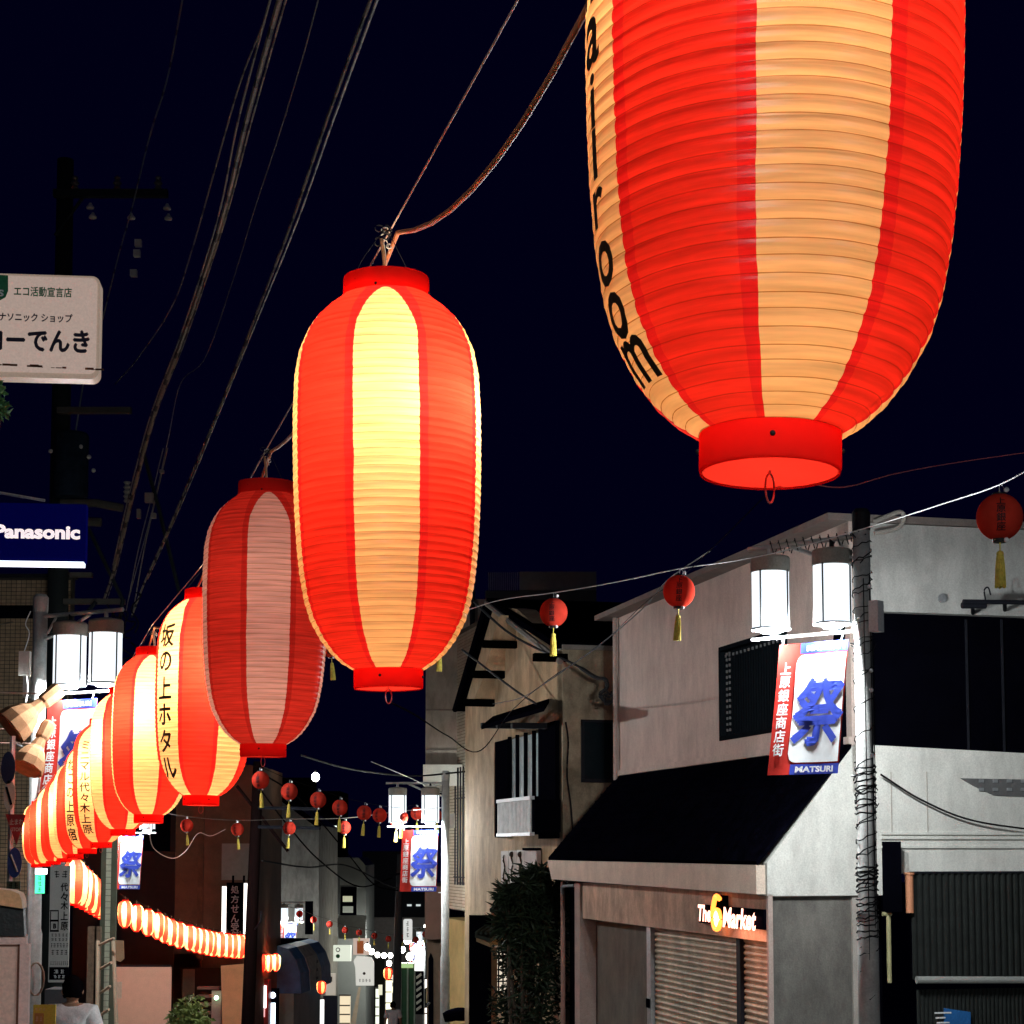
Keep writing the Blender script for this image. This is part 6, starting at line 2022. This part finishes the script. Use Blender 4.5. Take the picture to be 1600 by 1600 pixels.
for nm_, (x0, y0, x1, y1, Y), c_, e_, lab in (  # glowing panes added to brighten the far street
        ("added_shop_window", (496, 1562, 499, 1600, 69), (.9, .92, .85), 2.0, "added narrow glowing shop window strip at the far end of the awning shop"),
        ("added_shop_window", (531, 1556, 547, 1612, 78), (.75, .62, .42), .8, "added warm lit shop window with cluttered display below the ring sign"),
        ("added_shop_window", (603, 1532, 612, 1600, 86), (.9, .85, .6), 1.6, "added lit doorway left of the far utility pole"),
        ("added_shop_window", (664, 1530, 667, 1600, 60), (1, .9, .8), 1.6, "added thin lit opening at the foot of the brown block"),
        ("added_shop_window", (587, 1545, 592, 1600, 88), (.7, .75, .6), 1.2, "added narrow greenish lit strip right of the bag-shaped sign")):
    fr = front(Y)
    o = thing(nm_, lab, "window", at((x0 + x1) / 2, y1, Y))
    build("pane", MB().rect(fr, (x0, y0), (x1, y1), -.1, 0), glow("shop_glow_%d" % x0, c_, e_), o)
    for k in range(1, 4):
        yy = y0 + (y1 - y0) * k / 4
        build("shelf", MB().rect(fr, (x0, yy), (x1, yy + 1.6), .001, .12), mat("dark_shelf", (0.06, 0.05, 0.04)), o)  # dark brown shelf board
    build("lintel", MB().rect(fr, (x0 - 1, y0 - 2), (x1 + 1, y0 - .2), -.1, .15), mat("dark_shelf", (0.06, 0.05, 0.04)), o)
r, bn = lamp_post(near_pt(664, 92.0), radians(175), False, 8)
tag(r, "farthest lamp post glaring white at the right side of the alley's end", "street lamp")
tag(bn, "tiny 祭 banner on the farthest lamp post", "banner", "festival banners")
rn = random.Random(77)
for k in range(7):  # glowing signs scattered at random, added to brighten the alley
    Y = 84 + k * 3
    px_, py_ = rn.uniform(572, 648), rn.uniform(1528, 1556)
    h_ = rn.uniform(9, 16); w_ = rn.uniform(5, 9)
    fr = front(Y)
    o = thing("added_alley_board", "small added glowing sign, %s of the cluster at the alley's end counting from the nearest" % ORD[k], "sign", at(px_, py_, Y))
    build("panel", MB().rect(fr, (px_ - w_ / 2, py_ - h_), (px_ + w_ / 2, py_), -.1, 0), glow("alley_sign_%d" % k, rn.choice([(.8, .78, .6), (.9, .5, .3), (.6, .75, .8), (.8, .2, .15)]), .6), o)
    build("frame", MB().rect(fr, (px_ - w_ / 2, py_ - h_ - .8), (px_ + w_ / 2, py_ - h_ - .1), -.1, .02), M_BLACK, o)

# ---------------------------------------------------------------- utility pole on the left with transformer, cross-arms, cables
PX = at(85, 1330, 24)
ul = thing("utility_pole", "tall dark utility pole at the left carrying a transformer and cross-arms", "utility pole", (PX.x, 24, gz(24)))
M_CPOLE = mat("dark_concrete_pole", (0.012, 0.016, 0.017), 0.85, 0.2, 3)
build("pole_shaft", MB().tube([Vector((PX.x, 24, gz(24))), Vector((PX.x - .05, 24, at(75, 250, 24).z))], [.17, .11], 16), M_CPOLE, ul, smooth=True)
tfm = build("transformer", MB().lathe(at(110, 778, 23.6), [(.02, 0), (.21, 0), (.225, .03), (.225, .82), (.20, .86), (.02, .9)], 22), mat("transformer_blue_grey", (0.014, 0.022, 0.036), 0.8, 0.3, spec=.04), ul, smooth=False)
for (x, y) in ((126, 698), (139, 714), (146, 735), (79, 705)):
    build("bushing", MB().ball(at(x, y, 23.45), .030, 10, 6), mat("porcelain", (0.55, 0.53, 0.48), 0.3), tfm, smooth=True)
build("platform_arm", MB().tube([at(95, 786, 23.7), at(150, 786, 23.7), at(192, 794, 23.7)], .055, 8), mat("dull_steel", (0.09, 0.085, 0.072), 0.7, spec=.04), ul)
build("platform_arm", MB().tube([at(135, 815, 23.7), at(158, 816, 23.7)], .06, 8), mat("dull_steel", (0.16, 0.15, 0.13)), ul)
build("crossarm", MB().rect(front(23.8), (84, 297), (262, 308), -.05, .05), mat("dull_steel_dark", (0.022, 0.026, 0.03), 0.7, spec=.04), ul)
build("brace", MB().tube([at(86, 368, 23.8), at(130, 308, 23.8)], .022, 6), mat("dull_steel_dark", (0.05, 0.06, 0.065)), ul)
build("crossarm", MB().rect(front(23.8), (90, 637), (205, 646), -.05, .05), mat("dull_steel", (0.16, 0.15, 0.13)), ul)
build("crossarm", MB().rect(front(23.8), (100, 936), (195, 944), -.05, .05), mat("dull_steel", (0.16, 0.15, 0.13)), ul)
build("crossarm", MB().rect(front(23.8), (110, 895), (144, 902), -.05, .05), mat("dull_steel", (0.16, 0.15, 0.13)), ul)
for x in (117, 183, 247):
    build("pin_insulator", MB().lathe(at(x, 297, 23.8), [(.02, 0), (.05, .03), (.03, .06), (.06, .09), (.03, .14), (.045, .17), (.01, .2)], 12), mat("porcelain_dark", (0.10, 0.09, 0.09), 0.3), ul)
for x, y in ((141, 321), (145, 336), (205, 337), (261, 322), (263, 338)):
    build("string_insulator", MB().lathe(at(x, y + 4, 23.7), [(.01, -.02), (.05, -.01), (.055, .01), (.03, .04), (.015, .07)], 12), mat("porcelain", (0.55, 0.53, 0.48)), ul)
for x, y in ((216, 380), (214, 396), (209, 427)):
    build("fuse_cutout", MB().rect(front(23.7), (x - 5, y - 5), (x + 5, y + 5), -.04, .04), mat("porcelain", (0.55, 0.53, 0.48)), ul)
build("post_insulator", MB().lathe(at(198, 785, 23.5), [(.03, 0), (.045, .02), (.025, .05), (.05, .08), (.025, .11), (.05, .14), (.025, .17), (.05, .20), (.025, .23), (.05, .27), (.02, .28)], 12), mat("porcelain_grey", (0.30, 0.30, 0.27), .4), ul)
for (x, y, w_, h_) in ((233, 778, 12, 15), (240, 806, 7, 8), (217, 803, 5, 14), (253, 737, 6, 5)):
    build("cable_clamp", MB().rect(front(23.4), (x - w_ / 2, y - h_ / 2), (x + w_ / 2, y + h_ / 2), -.04, .04), mat("dull_tan_plastic", (0.22, 0.19, 0.16), .6), ul)
for pa, pb3 in (((138, 825), (192, 938)), ((222, 700), (247, 790)), ((247, 790), (280, 925)), ((150, 940), (130, 965)), ((192, 938), (180, 1010))):
    build("stay_strut", MB().tube([at(*pa, 23.6), at(*pb3, 23.6)], .028, 6), mat("dull_steel_dark", (0.05, 0.06, 0.065)), ul)
rn = random.Random(15)
tg = MB()
for k in range(16):
    x, y = rn.uniform(150, 215), rn.uniform(925, 1010)
    pts_ = [at(x, y, 23.3)]
    for j in range(4):
        x += rn.uniform(-16, 16); y += rn.uniform(2, 22)
        pts_.append(at(x, y, 23.3 + rn.uniform(-.2, .2)))
    tg.tube(smooth_path(pts_, 4), .010, 5)
build("cable_tangle", tg, M_WIRE_DARK, ul, kind="stuff")

KP = 35.5 / 24
ul.location = (PX.x * KP, 35.5, EYE + (gz(24) - EYE) * KP)
ul.scale = (KP, KP, KP)

def cable(pts, r, m, lab, band=None, m2=None, n=14, split=None):
    far = max(p[1] for p in pts) < 1000 and pts[-1][2] > 20 and pts[0][0] < 600
    if far:
        pts = [(x, y, 14 + (Y - 6) * 1.24) for x, y, Y in pts]
        r *= 1.35
    P_ = smooth_path([at(*p) for p in pts], n)
    mats = [m] + ([m2] if m2 else [])
    return tag(build("overhead_cable", MB().tube(P_, r, 6, 0, band), mats), lab, "cable")

cable([(445, -30, 6.5), (385, 190, 9), (345, 350, 12), (285, 530, 15.5), (240, 650, 18), (205, 780, 20.5), (178, 890, 22.6), (163, 935, 23.3)], .020, M_WIRE, "thickest grey cable bundle with black bindings sweeping from the top to the left pole", (5, 1), M_RUBBER)
cable([(430, -30, 6.5), (372, 190, 9), (338, 350, 12), (280, 530, 15.5), (235, 650, 18), (200, 780, 20.5), (175, 890, 22.6)], .009, M_WIRE, "thin grey cable hugging the left side of the thick bound bundle", (7, 1), M_RUBBER)
cable([(455, -30, 6.5), (393, 190, 9), (350, 350, 12), (290, 530, 15.5), (243, 650, 18), (208, 780, 20.5), (182, 890, 22.6), (166, 940, 23.3)], .008, M_WIRE, "thin grey cable hugging the right side of the thick bound bundle", (3, 1), M_RUBBER)
cable([(600, -30, 7), (520, 190, 10), (463, 350, 13), (410, 480, 16), (353, 620, 18.5), (304, 740, 21), (265, 830, 22.4), (231, 905, 23.2)], .007, M_WIRE, "thin cable hugging the right side of the second bound cable", (3, 1), M_RUBBER)
cable([(590, -30, 7), (510, 190, 10), (455, 350, 13), (405, 480, 16), (350, 620, 18.5), (300, 740, 21), (262, 830, 22.4), (228, 905, 23.2), (205, 965, 23.4)], .015, M_WIRE, "second bound grey cable right of the thickest bundle", (4, 1), M_RUBBER)
cable([(410, 40, 8), (375, 130, 10), (340, 250, 12), (300, 390, 15), (268, 480, 17), (215, 560, 20), (180, 600, 22)], .008, M_WIRE, "thin cable crossing left of the thick bundle in the upper left sky", (6, 1), M_RUBBER)
cable([(285, 0, 14), (262, 120, 16), (232, 220, 18), (205, 330, 21), (185, 400, 22), (160, 500, 23.5)], .010, mat("teal_grey_cable", (0.12, 0.15, 0.16), .6), "faint cable dropping past the high insulators", (6, 1), M_RUBBER)
cable([(505, -30, 8), (470, 100, 10), (430, 230, 13), (400, 320, 15), (360, 450, 18), (320, 560, 20), (282, 600, 21.5), (262, 690, 22.6), (237, 800, 23.3), (200, 940, 23.5)], .006, M_WIRE, "thin plain cable between the two bound cables")
cable([(262, 700, 22.6), (243, 780, 23.1), (225, 860, 23.3), (208, 955, 23.5)], .010, M_WIRE, "short pale twin cable, right strand, above the left lamps")
cable([(255, 700, 22.6), (236, 780, 23.1), (216, 860, 23.3), (197, 955, 23.5)], .008, M_WIRE, "short pale twin cable, left strand, above the left lamps")
cable([(130, 600, 23), (122, 650, 23.2), (116, 690, 23.4)], .012, mat("teal_grey_cable", (0.12, 0.15, 0.16)), "short cable entering the top of the transformer")
cable([(470, 1180, 30), (540, 1200, 31), (610, 1210, 32), (660, 1212, 33), (760, 1202, 32.6)], .018, M_RUBBER, "dark cable crossing to the bracket cluster below the second lantern")
cable([(580, 1190, 30), (640, 1215, 31), (668, 1228, 32.4), (690, 1226, 33)], .007, M_WHITE, "short pale cable reaching the top of the mid-street post")
cable([(410, 1345, 40), (480, 1355, 44), (540, 1352, 50), (600, 1380, 56), (622, 1388, 61)], .02, M_RUBBER, "dark cable sagging between the two far utility poles")
cable([(404, 1230, 40), (450, 1290, 43), (500, 1345, 48), (560, 1385, 54), (612, 1372, 61)], .02, M_WIRE_DARK, "higher cable fanning from the leaning pole to the far pole")
cable([(404, 1205, 40), (470, 1250, 44), (540, 1330, 52), (585, 1382, 60), (624, 1392, 62)], .02, M_WIRE_DARK, "topmost cable fanning from the leaning pole towards the alley")
cable([(-20, 980, 16.8), (20, 972, 24.2), (55, 968, 24.4)], .008, M_WIRE, "thin cable entering the top of the left lamp post from the edge")

# ---------------------------------------------------------------- people
def skin_mesh(verts, edges, radii, root=0, levels=2):
    me = bpy.data.meshes.new("body_graph")
    me.from_pydata(verts, edges, [])
    o = bpy.data.objects.new("body_graph", me); COL.objects.link(o)
    md = o.modifiers.new("skin", 'SKIN')
    for i, r_ in enumerate(radii):
        sv = me.skin_vertices[0].data[i]
        sv.radius = r_ if isinstance(r_, tuple) else (r_, r_)
        sv.use_root = (i == root)
    sb = o.modifiers.new("sub", 'SUBSURF'); sb.levels = levels; sb.render_levels = levels
    bpy.context.view_layer.update()
    out = bpy.data.meshes.new_from_object(o.evaluated_get(bpy.context.evaluated_depsgraph_get()))
    mb = MB()
    mb.add([v.co.copy() for v in out.vertices], [list(p.vertices) for p in out.polygons])
    bpy.data.objects.remove(o)
    return mb


def person(loc, rz, lab, stride=.12, headturn=.0, armswing=.1, k=1.0):
    root = thing("person", lab, "person", loc, rz=rz)
    V = [(0, 0, .95), (0, .0, 1.12), (0, .01, 1.30), (0, 0, 1.42), (0, .005, 1.47), (0, -.015, 1.52),    # 0-5 pelvis..skull base
         (.17, 0, 1.40), (.235, .02 + armswing * .5, 1.14), (.25, -.03 + armswing, .90),                      # 6-8 arm right
         (-.17, 0, 1.40), (-.235, .02 - armswing * .5, 1.14), (-.25, -.03 - armswing, .90),                   # 9-11
         (.09, 0, .88), (.10, -stride * .4, .48), (.10, -stride, .08), (.10, -stride - .14, .03),             # 12-15
         (-.09, 0, .88), (-.10, stride * .5, .48), (-.10, stride, .10), (-.10, stride - .13, .03)]
    E = [(0, 1), (1, 2), (2, 3), (3, 4), (4, 5), (3, 6), (6, 7), (7, 8), (3, 9), (9, 10), (10, 11), (0, 12), (12, 13), (13, 14), (14, 15), (0, 16), (16, 17), (17, 18), (18, 19)]
    R = [(.14, .10), (.125, .09), (.15, .10), (.10, .08), (.052, .055), (.055, .06), .055, .042, .028, .055, .042, .028, .085, .058, .042, .035, .085, .058, .042, .035]
    # hands: palm and five fingers each
    for s, w in ((1, 8), (-1, 11)):
        wx, wy, wz = V[w]
        pi_ = len(V); V.append((wx, wy - .01, wz - .07)); R.append((.034, .020)); E.append((w, pi_))
        for f, (dy, ln) in enumerate(((-.030, .055), (-.011, .068), (.009, .064), (.027, .05))):
            a_ = len(V); V.append((wx, wy - .01 + dy, wz - .105)); R.append(.010); E.append((pi_, a_))
            b_2 = len(V); V.append((wx - s * .012, wy - .018 + dy, wz - .105 - ln)); R.append(.0075); E.append((a_, b_2))
        a_ = len(V); V.append((wx - s * .01, wy - .055, wz - .075)); R.append(.010); E.append((pi_, a_))
        b_2 = len(V); V.append((wx - s * .012, wy - .072, wz - .115)); R.append(.008); E.append((a_, b_2))
    body = skin_mesh(V, E, R, 0, 2)
    skin = mat("skin_tone", (0.42, 0.23, 0.14), 0.6, 0.05)
    # head, pressed into shape, added to the same continuous figure mesh
    hd = MB()
    n, m = 20, 16
    vs = []
    for i in range(n + 1):
        t = pi * i / n
        for j in range(m):
            a_ = 2 * pi * j / m
            x, y, z = .076 * sin(t) * cos(a_), .096 * sin(t) * sin(a_), -.118 * cos(t)
            if z < 0: x *= 1 - .25 * (-z / .118); y = y * (1 - .10 * (-z / .118)) - .006
            if sin(a_) < -.9 and -.035 < z < .02: y -= .020 * (1 - abs(z + .01) / .04)       # nose
            if sin(a_) < -.6 and .005 < z < .035: y += .006                                    # eye hollows
            vs.append(Vector((x * cos(headturn) - y * sin(headturn), x * sin(headturn) + y * cos(headturn) - .005, 1.575 + z)))
    hd.add(vs, [(i * m + j, i * m + (j + 1) % m, (i + 1) * m + (j + 1) % m, (i + 1) * m + j) for i in range(n) for j in range(m)])
    for s in (-1, 1):
        hd.ball((s * .076 * cos(headturn) , s * .076 * sin(headturn) + .0, 1.57), .022, 8, 6, 0, 1.4)
    for v in hd.v:
        pass
    body.add(hd.v, hd.f)
    build("body", body, skin, root, local=True, smooth=True)
    hr = MB()
    vs = []
    rn_ = random.Random(3)
    for i in range(13):
        t = pi * .66 * i / 12
        for j in range(24):
            a_ = 2 * pi * j / 24
            x, y, z = .087 * sin(t) * cos(a_), .108 * sin(t) * sin(a_), .128 * cos(t)
            front_ = max(0, -sin(a_))
            if front_ > .2: z = max(z, .052)
            if front_ > .2 and i == 12: y *= .9
            w = 1 + .05 * rn_.random()
            x, y = x * w, y * w
            vs.append(Vector((x * cos(headturn) - y * sin(headturn), x * sin(headturn) + y * cos(headturn), 1.585 + z)))
    for q, v in enumerate(vs):
        if q >= 24:
            v += Vector((rn_.uniform(-.007, .007), rn_.uniform(-.007, .007), rn_.uniform(-.006, .006)))
    hr.add(vs, [(i * 24 + j, i * 24 + (j + 1) % 24, (i + 1) * 24 + (j + 1) % 24, (i + 1) * 24 + j) for i in range(12) for j in range(24)])
    build("hair", hr, mat("black_hair", (0.004, 0.003, 0.004), 0.9, spec=.03), root, local=True, smooth=True)
    V2 = V[:4] + [(0, .0, 1.455)] + V[6:8] + V[9:11]
    V2[0] = (0, 0, .90)
    hx = lambda a, b, t: tuple(a[i] + (b[i] - a[i]) * t for i in range(3))
    V2[6] = hx(V[6], V[7], .85); V2[8] = hx(V[9], V[10], .85)
    shirt = skin_mesh(V2, [(0, 1), (1, 2), (2, 3), (3, 4), (3, 5), (5, 6), (3, 7), (7, 8)], [(.175, .125), (.165, .12), (.185, .13), (.13, .10), (.072, .072), .088, .085, .088, .085], 0, 2)
    build("shirt", shirt, mat("white_cotton", (0.90, 0.90, 0.88), 0.9, 0.08, 14, 0.5, fine=12), root, local=True, smooth=True)
    V3 = [V[0], V[12], V[13], V[14], V[16], V[17], V[18]]
    tr_ = skin_mesh(V3, [(0, 1), (1, 2), (2, 3), (0, 4), (4, 5), (5, 6)], [(.15, .115), .105, .08, .07, .105, .08, .07], 0, 2)
    build("trousers", tr_, mat("dark_trousers", (0.03, 0.03, 0.04), 0.9), root, local=True, smooth=True)
    for s, a_ in ((1, V[14]), (-1, V[18])):
        sh = MB().ball((a_[0], a_[1] - .07, .045), .05, 10, 6)
        sh2 = MB(); sh2.add([Vector(((v.x - a_[0]) * .95 + a_[0], (v.y - a_[1] + .07) * 2.3 + a_[1] - .07, max(0, v.z))) for v in sh.v], sh.f)
        build("shoe", sh2, M_RUBBER, root, local=True, smooth=True)
    root.scale = (k, k, k)
    return root


hp = at(114, 1524, 16.0)
person((hp.x, 16.0, hp.z - 1.71), radians(170), "person in a white shirt with black hair seen from behind at the bottom left", headturn=.55)
hp = at(614, 1562, 57)
person((hp.x, 57, hp.z - 1.76), radians(185), "distant person in a white T-shirt walking away down the alley", stride=.2, armswing=.18)
sc_ = thing("motor_scooter", "dark scooter parked against the yellow ground floor wall", "scooter", at(718, 1625, 31.8))
c0 = at(716, 1590, 31.8)
build("seat", MB().tube(smooth_path([c0 + Vector((-.25, 0, .0)), c0 + Vector((0, 0, .06)), c0 + Vector((.3, 0, .02))], 4), [.08, .10, .11, .11, .12, .12, .11, .10, .08][:9], 10), M_BLACK, sc_, smooth=True)
build("body_shell", MB().tube(smooth_path([c0 + Vector((-.5, 0, -.35)), c0 + Vector((0, 0, -.3)), c0 + Vector((.45, 0, -.2))], 4), [.1, .14, .17, .18, .18, .18, .16, .14, .1], 12), M_DARKMETAL, sc_, smooth=True)
build("handlebar", MB().tube(smooth_path([c0 + Vector((-.55, -.25, .20)), c0 + Vector((-.5, 0, .25)), c0 + Vector((-.55, .25, .20))], 4), .02, 6), M_DARKMETAL, sc_)
build("windshield", MB().box(Fr((c0.x - .56, c0.y), (0, 1)), -.18, .18, c0.z + .2, c0.z + .5, -.01, .01), mat("dark_glass", (0.006, 0.012, 0.016)), sc_)
for dx_ in (-.65, .55):
    build("wheel", MB().tube([c0 + Vector((dx_ + .22 * cos(a_ * .42), 0, -.62 + .22 * sin(a_ * .42))) for a_ in range(16)], .055, 8), M_RUBBER, sc_, smooth=True)
